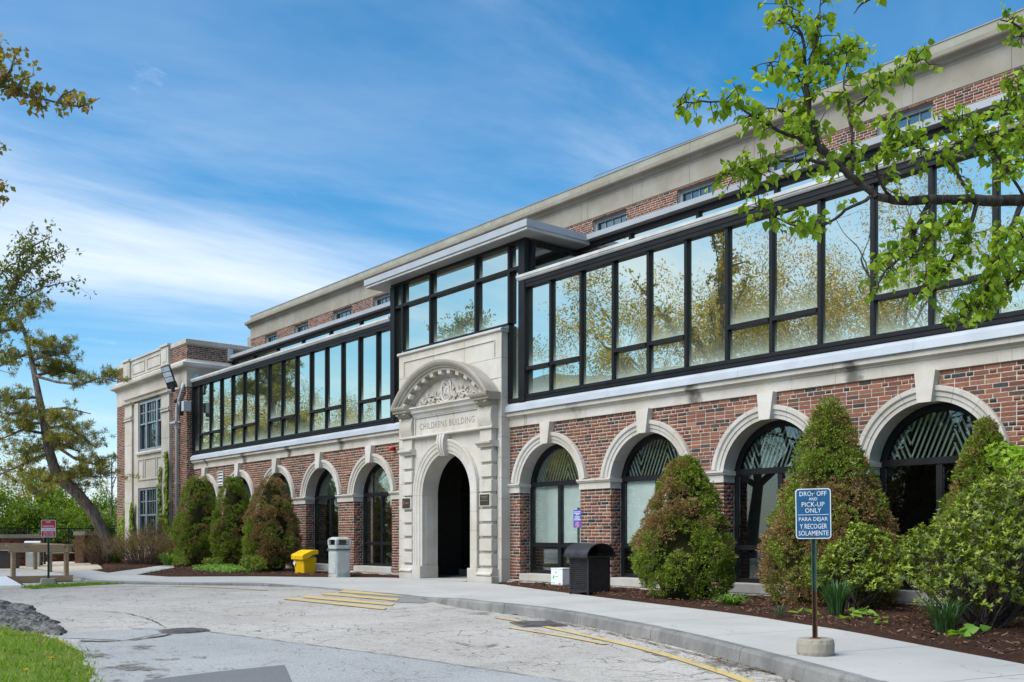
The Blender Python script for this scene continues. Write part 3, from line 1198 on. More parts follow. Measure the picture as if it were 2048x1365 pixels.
for s in (-1, 1):                                         # rinceau stems
    relief(m, [(s * x, z, .02) for x, z in ((.05, .06), (.14, .02), (.24, .05), (.33, .13), (.44, .17), (.54, .13), (.60, .05))], [.030, .028, .026, .026, .024, .022, .016])
    relief(m, [(s * x, z, .02) for x, z in ((.44, .17), (.58, .23), (.72, .20), (.82, .12), (.92, .09))], [.024, .024, .022, .02, .016])
    relief(m, [(s * x, z, .02) for x, z in ((.16, .08), (.22, .18), (.25, .30), (.24, .40))], [.028, .03, .026, .014])
    for cx, cz, r, ph, tn in ((.56, .075, .068, 2.0, 1.4), (.90, .105, .060, 1.2, 1.4), (1.10, .072, .052, 2.6, 1.3), (.30, .055, .05, 1.0, 1.2)):
        relief(m, [(s * x, z, d) for x, z, d in spiral(cx, cz, r, .012, ph, tn, 22)], [.020 - .009 * t for t in np.linspace(0, 1, 22)])
    relief(m, [(s * x, z, .015) for x, z in ((.92, .09), (1.0, .15), (1.08, .13), (1.16, .07), (1.24, .03))], [.018, .02, .018, .014, .008])
    for k in range(26):                                   # acanthus lobes
        bx = .20 + .032 * k
        top = math.sqrt(max(.01, 2.0 ** 2 - bx ** 2)) - 1.50
        bz = min(.12 + .08 * math.sin(k * 1.3), top - .1)
        ang = R(RR.uniform(35, 120)) if k % 3 else R(RR.uniform(-30, 40))
        ln = min(RR.uniform(.10, .20), max(.05, top - bz - .02))
        ex, ez = bx + ln * math.cos(ang), bz + ln * math.sin(ang)
        ex2, ez2 = ex + .03 * math.cos(ang - 1.0), ez + .03 * math.sin(ang - 1.0)
        if ez2 > math.sqrt(max(.01, 2.0 ** 2 - ex2 ** 2)) - 1.52 or ez2 < 0.01:
            continue
        relief(m, [(s * bx, bz, .012), (s * (bx + ex) / 2 - s * .012, (bz + ez) / 2, .034), (s * ex, ez, .026), (s * ex2, ez2, .008)], [.014, .028, .020, .004])
relief(m, [(-.16, .02, .015), (-.06, .045, .03), (0, .03, .04), (.06, .045, .03), (.16, .02, .015)], [.02, .034, .036, .034, .02])
m.build('carved_relief', 'limestone', portal, smooth=True)

# plaques on the pilasters
for s, red in ((1, False), (-1, True)):
    xc = PC + s * 1.555
    m = MB().box(xc - .20, xc + .20, -.425, -.40, 1.66, 1.955)
    m.build('plaque_border', 'limestone', portal, bevel=.004)
    pq = MB().box(xc - .165, xc + .165, -.436, -.424, 1.69, 1.925)
    if red:
        pq.build('plaque', 'bronze', portal)
        MB().box(xc - .125, xc - .07, -.439, -.4355, 1.76, 1.86).build('plaque_emblem', 'plaque_red', portal, bevel=.012)
        for z in (1.80,):
            MB().box(xc - .04, xc + .12, -.4385, -.4355, z, z + .022).build('plaque_line', 'bronze_text', portal)
    else:
        pq.build('plaque', 'bronze', portal)
        for z, w in ((1.875, .13), (1.84, .09), (1.785, .14)):
            MB().box(xc - w, xc + w, -.4385, -.4355, z, z + .012).build('plaque_line', 'bronze_text', portal)

# vestibule seen through the doorway
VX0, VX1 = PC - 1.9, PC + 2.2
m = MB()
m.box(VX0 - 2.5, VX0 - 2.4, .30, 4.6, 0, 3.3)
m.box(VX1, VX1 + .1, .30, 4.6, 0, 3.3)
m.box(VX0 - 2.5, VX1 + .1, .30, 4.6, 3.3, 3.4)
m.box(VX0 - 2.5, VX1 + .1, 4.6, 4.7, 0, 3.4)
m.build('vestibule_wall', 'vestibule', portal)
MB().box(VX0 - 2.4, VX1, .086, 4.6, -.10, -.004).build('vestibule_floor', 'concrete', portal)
m = MB()
m.box(VX0 - 2.4, VX1, 1.75, 1.90, -.004, .14)
m.build('inner_step', 'concrete', portal, bevel=.01)
for x in (-20.95, -20.1, -19.2, -18.3, -17.4):
    MB().box(x - .035, x + .035, 1.80, 1.87, .14, 3.3).build('door_mullion', 'black_frame', portal)
MB().box(VX0 - 2.4, VX1, 1.79, 1.88, 2.15, 2.25).build('door_transom', 'black_frame', portal)
MB().box(VX0 - 2.4, VX1, 1.79, 1.88, .14, .24).build('door_rail', 'black_frame', portal)
for a, b_ in ((-23, -20.985), (-20.915, -20.135), (-20.065, -19.235), (-19.165, -18.335), (-18.265, -17.435), (-17.365, -16.5)):
    MB().box(a, b_, 1.83, 1.84, .24, 3.3).build('door_pane', 'window_glass', portal)
MB().box(-21.30, -21.25, .9, .95, 0, 3.0).build('inner_pipe', 'bronze_text', portal)

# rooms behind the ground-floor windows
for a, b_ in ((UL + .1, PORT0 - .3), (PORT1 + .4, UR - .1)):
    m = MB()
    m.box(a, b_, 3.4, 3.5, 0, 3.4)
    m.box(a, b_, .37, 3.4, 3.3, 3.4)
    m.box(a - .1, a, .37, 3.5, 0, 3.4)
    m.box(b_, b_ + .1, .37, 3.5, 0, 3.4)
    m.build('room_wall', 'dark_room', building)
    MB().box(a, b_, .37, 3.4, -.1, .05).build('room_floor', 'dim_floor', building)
# red alarm beacon beside the portal
beacon = empty('alarm_beacon', (-21.415, -0.1, 3.23))
MB().box(-.035, .035, .045, .10, -.045, .045).build('back_box', 'black_frame', beacon)
plain('red_lens', (0.55, 0.02, 0.015), 0.25)
m = MB().tube([(0, .045, 0), (0, -.04, 0), (0, -.06, 0)], [.055, .055, .035], 14)
m.build('lens', 'red_lens', beacon, smooth=True)
tag(beacon, 'small red alarm beacon on the brick wall above the arch beside the portal', 'alarm')
# louvre vent between the far arches
vent = empty('louvre', (-32.27, 0, 2.95), parent=building)
vent.matrix_parent_inverse = Matrix.Translation(-building.location)
MB().box(-.24, .24, -.012, .0, -.22, .22).build('backing', 'black_frame', vent)
for k in range(4):
    z = -.16 + .105 * k
    MB().add([(-.22, -.055, z - .03), (.22, -.055, z - .03), (.22, -.015, z + .05), (-.22, -.015, z + .05)], [(0, 1, 2, 3)]).build('slat', 'gutter_metal', vent)
for s in (-1, 1):
    MB().box(min(s * .22, s * .25), max(s * .22, s * .25), -.06, 0, -.25, .25).build('side', 'gutter_metal', vent)
MB().box(-.22, .22, -.06, 0, .22, .25).box(-.22, .22, -.06, 0, -.25, -.22).build('rim', 'gutter_metal', vent)

# ------------------------------------------------------------------ third storey set back behind the glazed front
BV = 8.0
BL, BR = -47.45, 6.0
UPW = [(-45.80, -44.50), (-42.70, -41.30), (-39.0, -37.35), (-35.6, -34.2), (-32.1, -30.7), (-28.8, -27.4), (-25.5, -24.1), (-22.46, -21.0), (-18.98, -17.60), (-15.85, -14.45), (-12.75, -11.35), (-9.4, -8.0), (-6.1, -4.7), (-2.8, -1.4), (.5, 1.9)]
WZ0, WZ1 = 8.9, 10.95


def up_cuts(z):
    return [(a - BL, b_ - BL) for a, b_ in UPW] if WZ0 < z < WZ1 else []


m = MB()
cur = BL
for a, b_ in UPW:
    m.box(cur, a, BV + .0045, BV + .5, WZ0, WZ1)
    cur = b_
m.box(cur, BR, BV + .0045, BV + .5, WZ0, WZ1)
m.box(BL, BR, BV + .0045, BV + .5, 7.0, WZ0)
m.box(BL, BR, BV + .0045, BV + .5, WZ1, 11.0)
m.box(BL, BL + .4, BV + .5, BV + 10, 7.0, 11.0)
up_wall = m.build('upper_wall', 'mortar', building)
ms = BrickMass()
for a0, a1, z0, z1, ci in lay_bricks(RB, BR - BL, 9.3, 10.985, up_cuts, 4):
    ms.add((BL, BV), (1, 0), (0, -1), a0, a1, z0, z1, ci, RB)
for a0, a1, z0, z1, ci in lay_bricks(RB, 9.5, 7.1, 10.985, lambda z: []):
    ms.add((BL, BV + .03), (0, 1), (-1, 0), a0, a1, z0, z1, ci, RB)
ms.build('brick_mass', up_wall)
for a, b_ in UPW:
    w = empty('upper_window', ((a + b_) / 2, BV, WZ0), parent=building)
    w.matrix_parent_inverse = Matrix.Translation(-building.location)
    hw, hh = (b_ - a) / 2, WZ1 - WZ0
    m = MB()
    m.box(-hw, -hw + .10, .12, .24, 0, hh).box(hw - .10, hw, .12, .24, 0, hh).box(-hw + .10, hw - .10, .12, .24, hh - .12, hh)
    m.box(-hw, hw, .125, .235, hh * .45, hh * .45 + .07)
    m.build('frame', 'grey_frame', w)
    MB().box(-hw + .10, hw - .10, .19, .20, 0, hh - .12).build('pane', 'wing_glass', w)
    m = MB()
    for k in range(1, 4):
        x = -hw + .10 + (2 * hw - .2) * k / 4
        m.box(x - .014, x + .014, .165, .19, 0, hh - .12)
    m.build('muntins', 'grey_frame', w)
    MB().box(-hw + .10, hw - .10, .32, .34, 0, hh).build('shade', 'blind', w)
for i in range(24):
    a, b_ = BL + (BR - BL) * i / 24, BL + (BR - BL) * (i + 1) / 24
    MB().box(a + .004, b_ - .004, BV - .02, BV + .5, 11.0, 11.555).build('frieze_stone', 'buff_stone', building)
    o = .55
    a2, b2 = min(a + o, BR), min(b_ + o, BR)
    if i == 0:
        a2 = BL - .18
    prof = [(BV + .5, 11.557), (BV - .025, 11.557), (BV - .04, 11.60), (BV - .10, 11.64), (BV - .12, 11.69), (BV - .24, 11.73), (BV - .26, 11.76), (BV - .27, 11.86), (BV - .05, 11.93), (BV + .5, 11.93)]
    MB().prism(prof, a2 + .004, b2 - .004).build('cornice_stone', 'buff_stone', building)
    MB().box(a + .004, b_ - .004, BV - .02, BV + .45, 11.932, 12.165).build('parapet_stone', 'lichen_stone', building)
MB().box(BL - .01, BR, BV - .035, BV + .48, 12.167, 12.195).build('parapet_capping', 'roof_metal', building)
MB().box(BL - .18, BL + .02, BV + .5, BV + 10, 11.557, 11.93).build('cornice_stone', 'buff_stone', building)
MB().box(BL - .02, BL + .45, BV + .45, BV + 10, 11.0, 11.556).box(BL - .02, BL + .45, BV + .48, BV + 10, 11.932, 12.165).build('parapet_stone', 'lichen_stone', building)
MB().box(BL - 2.4, BL - .02, BV + 1.2, BV + 10, 7, 11.0).build('side_block', 'mortar', building)
MB().box(BL - 2.6, BL - .03, BV + 1.0, BV + 10, 11.0, 11.62).build('side_parapet', 'buff_stone', building)
MB().box(BL, BR, BV + .5, BV + 10, 11.0, 11.9).build('roof_slab', 'roof_metal', building)
# thin lightning conductor carried above the parapet
rod = MB().tube([(-22.6, 8.2, 12.40), (-15.0, 8.2, 12.28), (-14.9, 8.2, 12.19)], .014, 6)
rod.build('roof_rail', 'roof_metal', building)

# ------------------------------------------------------------------ two-storey end wing on the far side
wing = empty('end_wing', (-38.5, -.26, 0))
WORLD_COORDS.add(wing.name)
tag(wing, 'far two-storey brick end wing with stone pilasters, panels and a tall grey triple window', 'building')
W0, W1, WF = -42.35, -34.70, -0.26
WD = 9.0
WX0, WX1 = -39.72, -36.98
m = MB()
m.box(W0, -41.08, WF + .0045, WF + .4, 0, 7.9)
m.box(-36.15, W1 - .4, WF + .0045, WF + .4, 0, 7.9)
m.box(W1 - .4, W1 - .0045, WF + .0045, WD, 0, 7.9)
m.box(W0, W0 + .4, WF + .4, WD, 0, 7.9)
m.box(-41.08, -36.15, WF + .10, WF + .4, 6.27, 7.9)
wing_wall = m.build('wall', 'mortar', wing)
ms = BrickMass()
for (a, b_) in ((W0, -41.09), (-36.14, W1)):
    for z0, z1 in ((.05, 6.34), (7.33, 7.85)):
        for p, q, zz0, zz1, ci in lay_bricks(RB, b_ - a, z0, z1, lambda z: []):
            ms.add((a, WF), (1, 0), (0, -1), p, q, zz0, zz1, ci, RB)
for p, q, zz0, zz1, ci in lay_bricks(RB, 2.6, .05, 7.85, lambda z: [] if z < 6.34 or z > 7.33 else [(-1, 9)]):
    p = max(p, .032)
    if q - p > .03:
        ms.add((W1, WF), (0, 1), (1, 0), p, q, zz0, zz1, ci, RB)
for p, q, zz0, zz1, ci in lay_bricks(RB, 8.5, .05, 7.85, lambda z: [] if z < 6.34 or z > 7.33 else [(-1, 99)]):
    p = max(p, .032)
    if q - p > .03:
        ms.add((W0, WF), (0, 1), (-1, 0), p, q, zz0, zz1, ci, RB)
ms.build('brick_mass', wing_wall)


def ring(name, prof, mat, part_x=None):
    """A moulding running along the front and round the near side of the wing; prof is (out, z)."""
    m = MB()
    n = len(prof)
    vs_ = []
    for (cx, cy, sx, sy) in ((W0, WD, -1, 0), (W0, WF, -1, -1), (W1, WF, 1, -1), (W1, WD, 1, 0)):
        for o, z in prof:
            vs_.append((cx + sx * o, cy + sy * o, z))
    fs = []
    for i in range(3):
        for j in range(n):
            q = (j + 1) % n
            fs.append((i * n + j, i * n + q, (i + 1) * n + q, (i + 1) * n + j))
    m.add(vs_, fs)
    return m.build(name, mat, wing)


ring('coping', [(-.40, 7.86), (.0, 7.86), (.05, 7.90), (.06, 8.04), (.03, 8.06), (-.40, 8.06)], 'wing_stone')
ring('cornice', [(-.1, 6.885), (.01, 6.885), (.03, 6.95), (.06, 6.97), (.08, 7.01), (.20, 7.05), (.22, 7.09), (.22, 7.19), (.10, 7.24), (.02, 7.335), (-.1, 7.335)], 'wing_stone')
ring('frieze', [(-.1, 6.345), (.012, 6.345), (.012, 6.884), (-.1, 6.884)], 'wing_stone')
# attic panels above the window
AT0, AT1 = -41.2, -36.2
MB().box(AT0, AT1, WF - .05, WF + .1, 7.336, 8.0).build('attic_block', 'wing_stone', wing)
for a, b_ in ((AT0, AT0 + .75), (AT1 - .75, AT1)):
    MB().box(a, b_, WF - .12, WF - .045, 7.337, 8.02).build('attic_pier', 'wing_stone', wing, bevel=.008)
    MB().box(a - .05, b_ + .05, WF - .17, WF + .12, 8.02, 8.10).build('attic_cap', 'wing_stone', wing, bevel=.01)
    MB().box(a + .16, b_ - .16, WF - .135, WF - .115, 7.45, 7.90).build('attic_panel', 'wing_stone', wing, bevel=.01)
for a, b_ in ((AT0 + .95, -38.85), (-38.6, AT1 - .95)):
    for (x0, x1, z0, z1) in ((a, b_, 7.84, 7.88), (a, b_, 7.45, 7.48), (a, a + .04, 7.48, 7.84), (b_ - .04, b_, 7.48, 7.84)):
        MB().box(x0, x1, WF - .075, WF - .045, z0, z1).build('attic_panel', 'wing_stone', wing)
MB().box(AT0 + .75, AT1 - .75, WF - .10, WF + .1, 8.0, 8.07).build('attic_cap', 'wing_stone', wing, bevel=.01)
# pilasters
for a, b_ in ((-41.08, -40.24), (-36.96, -36.15)):
    for k in range(5):
        z0, z1 = .0 + 1.16 * k, .0 + 1.16 * (k + 1)
        MB().box(a, b_, WF - .10, WF + .1, z0 + .003, z1 - .003).build('pilaster_stone', 'wing_stone', wing, bevel=.006)
    MB().box(a, b_, WF - .10, WF + .1, 5.803, 6.25).build('pilaster_stone', 'wing_stone', wing)
    for k in range(6):
        x = a + .07 + (b_ - a - .14) * k / 5
        MB().box(x - .05, x + .05, WF - .145, WF - .09, 5.72, 5.80).build('dentil', 'wing_stone', wing, bevel=.01)
    MB().box(a - .02, b_ + .02, WF - .15, WF, 5.62, 5.68).build('necking', 'wing_stone', wing, bevel=.01)
    MB().prism([(WF, 6.25), (WF - .11, 6.25), (WF - .19, 6.31), (WF - .19, 6.343), (WF, 6.343)], a - .07, b_ + .07).build('pilaster_cap', 'wing_stone', wing)
MB().prism([(WF, 6.346), (WF - .06, 6.346), (WF - .08, 6.44), (WF - .14, 6.50), (WF - .14, 6.54), (WF - .04, 6.56), (WF, 6.56)], -41.1, -36.13).build('architrave', 'wing_stone', wing)
# stone bay between the pilasters: panels and the two triple windows
MB().box(-40.24, WX0, WF - .02, WF + .1, 0, 6.27).build('jamb_stone', 'wing_stone', wing)
MB().box(WX0, WX1 + .02, WF - .02, WF + .12, 2.885, 4.18).build('spandrel', 'wing_stone', wing)
MB().prism([(WF + .2, 4.18), (WF - .09, 4.18), (WF - .10, 4.25), (WF - .02, 4.32), (WF + .2, 4.33)], WX0 - .12, WX1 + .02).build('sill', 'wing_stone', wing)
MB().box(WX0 - .02, WX1 + .02, WF - .05, WF, 3.18, 3.24).build('spandrel_moulding', 'wing_stone', wing, bevel=.008)
for x0, x1 in ((WX0 + .05, WX0 + .62), (WX0 + .80, WX0 + 2.0), (WX0 + 2.15, WX1 - .03)):
    for (p, q, z0, z1) in ((x0, x1, 3.98, 4.02), (x0, x0 + .035, 3.25, 3.98), (x1 - .035, x1, 3.25, 3.98)):
        MB().box(p, q, WF - .048, WF - .018, z0, z1).build('spandrel_panel', 'wing_stone', wing)
MB().box(WX0, WX1 + .02, WF - .05, WF + .12, 0, .62).build('spandrel', 'wing_stone', wing)
plain('curtain_cloth', (0.42, 0.44, 0.36), 0.9, 0.2, 5)
for z0, z1, zm in ((.62, 2.885, 1.82), (4.33, 6.27, 5.40)):
    tw = empty('triple_window', ((WX0 + WX1) / 2, WF, z0), parent=wing)
    tw.matrix_parent_inverse = Matrix.Translation(-wing.location)
    hw, H, zq = (WX1 - WX0) / 2, z1 - z0, zm - z0
    xs = [(-hw, -.58), (-.58, .58), (.58, hw)]
    m = MB()
    for x in (-hw, -.58, .58, hw):
        m.box(max(-hw, x - .07), min(hw, x + .07), .02, .14, 0, H)
    m.box(-hw + .07, hw - .07, .021, .139, H - .09, H).box(-hw + .07, hw - .07, .021, .139, 0, .09)
    m.build('frame', 'grey_frame', tw)
    for (a, b_) in xs:
        m = MB()
        m.box(a + .07, b_ - .07, .045, .125, zq - .03, zq + .03)
        nmu = 4 if b_ - a > 1 else 2
        for k in range(1, nmu):
            x = a + .07 + (b_ - a - .14) * k / nmu
            m.box(x - .016, x + .016, .05, .10, zq + .03, H - .09)
            m.box(x - .010, x + .010, .09, .11, .09, zq - .03)
        m.box(a + .07, b_ - .07, .052, .098, (zq + H) / 2 - .02, (zq + H) / 2 + .016)
        m.build('sash', 'grey_frame', tw)
        MB().box(a + .07, b_ - .07, .075, .083, zq + .03, H - .09).build('pane', 'wing_glass', tw)
        MB().box(a + .07, b_ - .07, .108, .116, .09, zq - .03).build('pane', 'wing_glass', tw)
        m = MB()
        n = int((b_ - a) / .035)
        for k in range(n):
            x = a + .05 + (b_ - a - .1) * k / n
            m.add([(x, .22 + .03 * (k % 2), zq), (x + (b_ - a - .1) / n, .22 + .03 * ((k + 1) % 2), zq), (x + (b_ - a - .1) / n, .22 + .03 * ((k + 1) % 2), H), (x, .22 + .03 * (k % 2), H)], [(0, 1, 2, 3)])
        m.build('curtain', 'curtain_cloth', tw)
m = MB()
m.box(W0 + .4, W1 - .4, 3.6, 3.7, 0, 7.9)
m.build('room_wall', 'dark_room', wing)
MB().box(W0 + .3, W1 - .3, WF + .4, WD, 7.3, 7.4).build('roof_slab', 'roof_metal', wing)

# downpipe with its hopper at the joint of wing and main front
dp = MB()
dp.tube([(-34.86, WF - .06, 6.46), (-34.92, WF - .09, 6.25), (-35.35, WF - .10, 5.72), (-35.40, WF - .10, 5.55), (-35.40, WF - .10, .05)], .055, 12)
pipe = dp.build('downpipe', 'white_metal', None, smooth=True)
pipe['x'] = 0
del pipe['x']
for z in (1.0, 2.9, 4.9):
    MB().box(-35.475, -35.325, WF - .165, WF, z, z + .05).build('clip', 'white_metal', pipe)
tag(pipe, 'white metal downpipe running down the brick corner of the far wing', 'downpipe')

# floodlight on its bracket
plain('lamp_black', (0.02, 0.02, 0.022), 0.5)
plain('lamp_lens', (0.55, 0.62, 0.68), 0.2)
fl = empty('floodlight', (-35.229, -0.45, 6.196))
m = MB().tube([(.35, .2, -.02), (.0, -.05, .06), (-.03, -.10, .10)], .018, 8)
m.tube([(.42, .19, -.05), (.30, .10, -.03)], .035, 8)
m.build('bracket', 'lamp_black', fl)
M = Matrix.Translation((-.10, -.22, .52)) @ Matrix.Rotation(R(42), 4, 'Z') @ Matrix.Rotation(R(-13), 4, 'Y') @ Matrix.Rotation(R(16), 4, 'X')
hd = MB().obox(M, .36, .09, .82)
hd.obox(M @ Matrix.Translation((0, .05, -.30)), .34, .12, .24)
hd.build('housing', 'lamp_black', fl, bevel=.02)
for k in range(3):
    MB().obox(M @ Matrix.Translation((0, -.05, .29 - .19 * k)), .30, .02, .165).build('lens', 'lamp_lens', fl)
MB().obox(Matrix.Translation((-.02, -.10, .13)), .10, .10, .30).build('knuckle', 'lamp_black', fl)
tag(fl, 'large black floodlight with three lenses on a bracket at the far wing', 'floodlight')
# camera, horn and box on the wall
cc = empty('security_camera', (-35.406, -0.42, 5.098))
MB().tube([(.1, .16, .03), (.02, .05, .03)], .025, 8).build('bracket', 'white_metal', cc)
MB().tube([(.08, 0, 0), (-.16, -.10, -.02)], .055, 12).build('body', 'white_metal', cc, smooth=False)
MB().tube([(-.155, -.098, -.02), (-.185, -.112, -.022)], .045, 12).build('lens', 'lamp_black', cc)
tag(cc, 'small white security camera on the brick corner below the floodlight', 'camera')
sp = empty('wall_dome_camera', (-35.309, -0.42, 5.901))
MB().box(-.03, .06, .06, .16, -.08, .10).build('mount', 'gutter_metal', sp)
MB().lathe([(0.03, .05), (.09, .03), (.10, -.02), (.07, -.08), (.01, -.10)], -.02, .02, 14).build('dome', 'lamp_black', sp, smooth=True)
tag(sp, 'small dark dome camera on the brick between floodlight and downpipe', 'camera')
bx = empty('wall_speaker', (-34.629, -0.46, 5.577))
MB().prism([(-.17, .22), (.07, .22), (.10, .05), (.0, -.30), (-.10, -.24)], -.10, .06, 'y').build('shell', 'lamp_black', bx, bevel=.02)
MB().box(.08, .30, -.06, .22, -.16, .20).build('box', 'white_metal', bx, bevel=.015)
MB().add([(-.10, -.102, .20), (.02, -.102, .20), (-.04, -.102, .02)], [(0, 2, 1)]).build('mark', 'white_metal', bx)
tag(bx, 'dark shield-shaped sounder with a white box on the downpipe corner', 'alarm')
# small return boxes where the eaves die into the wing
MB().box(-34.71, -34.60, .0, .16, 6.60, 6.83).build('gutter_stop', 'white_metal', building)
MB().box(-34.71, -34.58, 1.26, 1.42, 7.42, 7.86).build('gutter_stop', 'white_metal', building)

# ------------------------------------------------------------------ ground, road, pavements, beds
def asphalt(name, col, crack, tone2, specks=0.5):
    b = NB(name)
    p = b.pos()
    f1 = b.ramp(b.noise(p, 0.45, 5, 0.6), 0.3, 0.7)
    c = b.mixc(f1, c4(col), c4(tone2))
    f2 = b.ramp(b.noise(p, 42, 5, 0.85), 0.32, 0.68, 0.66, 1.28)
    c = b.mixc(specks, c, b.mixc(1.0, c, b.n('ShaderNodeCombineColor', {0: f2, 1: f2, 2: f2}).outputs[0], 'MULTIPLY'))
    f4 = b.ramp(b.noise(b.pos((1.0, 0.35, 1), (0, 0, R(28))), 1.1, 6, 0.65), 0.56, 0.72)
    c = b.mixc(b.math('MULTIPLY', f4, 0.45), c, c4(tuple(x * 0.58 for x in col)))
    f5 = b.ramp(b.noise(b.pos((1, 1, 1), (0, 0, R(60))), 2.7, 8, 0.75), 0.60, 0.70)
    c = b.mixc(b.math('MULTIPLY', f5, 0.35), c, c4(tuple(x * 0.55 for x in col)))
    h = b.noise(p, 160, 2)
    if crack:
        wob = b.n('ShaderNodeTexNoise', {'Vector': p, 'Scale': 1.6, 'Detail': 5.0}).outputs['Color']
        pw = b.n('ShaderNodeVectorMath', {0: p, 1: b.n('ShaderNodeVectorMath', {0: wob, 'Scale': 0.42}, operation='SCALE').outputs[0]}, operation='ADD').outputs[0]
        tot = None
        for sc, wd, lo in ((1.1, .013, .50), (2.6, .024, .47), (6.5, .045, .50)):
            v = b.n('ShaderNodeTexVoronoi', {'Vector': pw, 'Scale': sc}, feature='DISTANCE_TO_EDGE').outputs['Distance']
            ln = b.ramp(v, 0.0, wd, 1.0, 0.0)
            mk = b.ramp(b.noise(p, 0.7 + sc * .2, 4, 0.6, 0.3), lo, lo + .12)
            ln = b.math('MULTIPLY', ln, mk)
            tot = ln if tot is None else b.math('MAXIMUM', tot, ln)
        c = b.mixc(b.math('MULTIPLY', tot, crack), c, c4((0.055, 0.045, 0.036)))
        h = b.math('SUBTRACT', h, b.math('MULTIPLY', tot, 2.0))
    nm = b.bump(h, 0.5, 0.006)
    return b.done(b.prin(c, 0.92, 0, nm, 0.2))


asphalt('old_asphalt', (0.362, 0.342, 0.308), 0.85, (0.445, 0.422, 0.382), 1.0)
asphalt('newer_asphalt', (0.30, 0.305, 0.30), 0.4, (0.36, 0.365, 0.355), 1.0)
asphalt('fresh_asphalt', (0.135, 0.14, 0.145), 0.0, (0.165, 0.17, 0.17), 0.4)
asphalt('patch_asphalt', (0.21, 0.21, 0.205), 0.15, (0.25, 0.25, 0.24))


def paving(name, col):
    b = NB(name)
    p = b.pos()
    c = b.mixc(b.ramp(b.noise(p, .8, 6, .62), .3, .7), c4(tuple(x * .90 for x in col)), c4(tuple(x * 1.06 for x in col)))
    c = b.mixc(b.math('MULTIPLY', b.ramp(b.noise(p, 130, 2), .35, .7), .22), c, c4(tuple(x * .68 for x in col)))
    st = b.ramp(b.noise(p, 3.2, 7, .75), .62, .74)
    c = b.mixc(b.math('MULTIPLY', st, .30), c, c4((.18, .165, .14)))
    sp = b.ramp(b.noise(p, 11, 7, .8), .66, .72)
    c = b.mixc(b.math('MULTIPLY', sp, .35), c, c4((.14, .125, .105)))
    wobv = b.n('ShaderNodeVectorMath', {0: p, 1: b.n('ShaderNodeVectorMath', {0: b.n('ShaderNodeTexNoise', {'Vector': p, 'Scale': 1.3, 'Detail': 6.0}).outputs['Color'], 'Scale': .9}, operation='SCALE').outputs[0]}, operation='ADD').outputs[0]
    vv = b.n('ShaderNodeTexVoronoi', {'Vector': wobv, 'Scale': .55}, feature='DISTANCE_TO_EDGE').outputs['Distance']
    hc = b.math('MULTIPLY', b.ramp(vv, 0, .006, 1, 0), b.ramp(b.noise(p, .35, 2), .52, .6))
    c = b.mixc(b.math('MULTIPLY', hc, .55), c, c4((.10, .09, .075)))
    nm = b.bump(b.noise(p, 180, 3), .35, .004)
    return b.done(b.prin(c, .88, 0, nm, .25))


paving('sidewalk_concrete', (.425, .42, .395))
paving('beige_concrete', (.50, .44, .34))


def kerb_mat():
    b = NB('kerb_granite')
    p = b.pos()
    c = b.mixc(b.ramp(b.noise(p, 1.6, 6, .65), .3, .7), (.14, .14, .132, 1), (.27, .265, .25, 1))
    c = b.mixc(b.math('MULTIPLY', b.ramp(b.noise(p, 70, 3), .35, .7), .4), c, (.15, .15, .145, 1))
    st = b.ramp(b.noise(b.pos((5, 5, .8)), 1.0, 6, .7), .52, .68)
    c = b.mixc(b.math('MULTIPLY', st, .55), c, (.10, .095, .085, 1))
    return b.done(b.prin(c, .85, 0, b.bump(b.noise(p, 60, 5, .7), .6, .01), .25))


kerb_mat()


def soil_mat(name, a, b2, sc=40):
    b = NB(name)
    p = b.pos()
    c = b.mixc(b.ramp(b.noise(p, sc, 5, .7), .3, .7), c4(a), c4(b2))
    return b.done(b.prin(c, .98, 0, b.bump(b.noise(p, sc * .8, 6, .75), 1.0, .03), .1))


soil_mat('mulch', (.030, .016, .011), (.085, .045, .029), 45)
soil_mat('earth', (.13, .105, .08), (.26, .23, .19), 9)


def wash_mat(name, a, b2, lo):
    """Thin soil or grit lying in patches, so the paving shows through."""
    b = NB(name)
    p = b.pos()
    c = b.mixc(b.ramp(b.noise(p, 30, 6, .8), .35, .65), c4(a), c4(b2))
    f = b.ramp(b.noise(p, 2.4, 8, .75), lo, lo + .14)
    s = b.prin(c, .97, 0, b.bump(b.noise(p, 40, 6, .8), .8, .02), .1)
    t = b.n('ShaderNodeBsdfTransparent').outputs[0]
    return b.done(b.n('ShaderNodeMixShader', {0: f, 1: t, 2: s}).outputs[0])


wash_mat('soil_wash', (.16, .135, .105), (.31, .285, .25), .47)
wash_mat('gutter_grit', (.14, .125, .105), (.27, .25, .225), .52)
soil_mat('turf', (.085, .14, .018), (.14, .20, .03), 12)
soil_mat('far_grass', (.045, .075, .016), (.08, .11, .025), 4)

ROADZ = -0.15


def sheet(name, pts, z, mat, kind='structure', thick=0.0):
    n = len(pts)
    m = MB()
    if thick:
        m.add([(p[0], p[1], z) for p in pts] + [(p[0], p[1], z - thick) for p in pts],
              [tuple(range(n))] + [(i + n, (i + 1) % n + n, (i + 1) % n, i) for i in range(n)])
    else:
        m.add([(p[0], p[1], z) for p in pts], [tuple(range(n))])
    o = m.build(name, mat)
    me = o.data
    # outlines may run either way round: make the top face look up
    if me.polygons[0].normal.z < 0:
        me.flip_normals()
    if kind:
        tag(o, kind=kind)
    return o


def drape(o):
    for v in o.data.vertices:
        v.co.z += rdz(v.co.x)
    return o


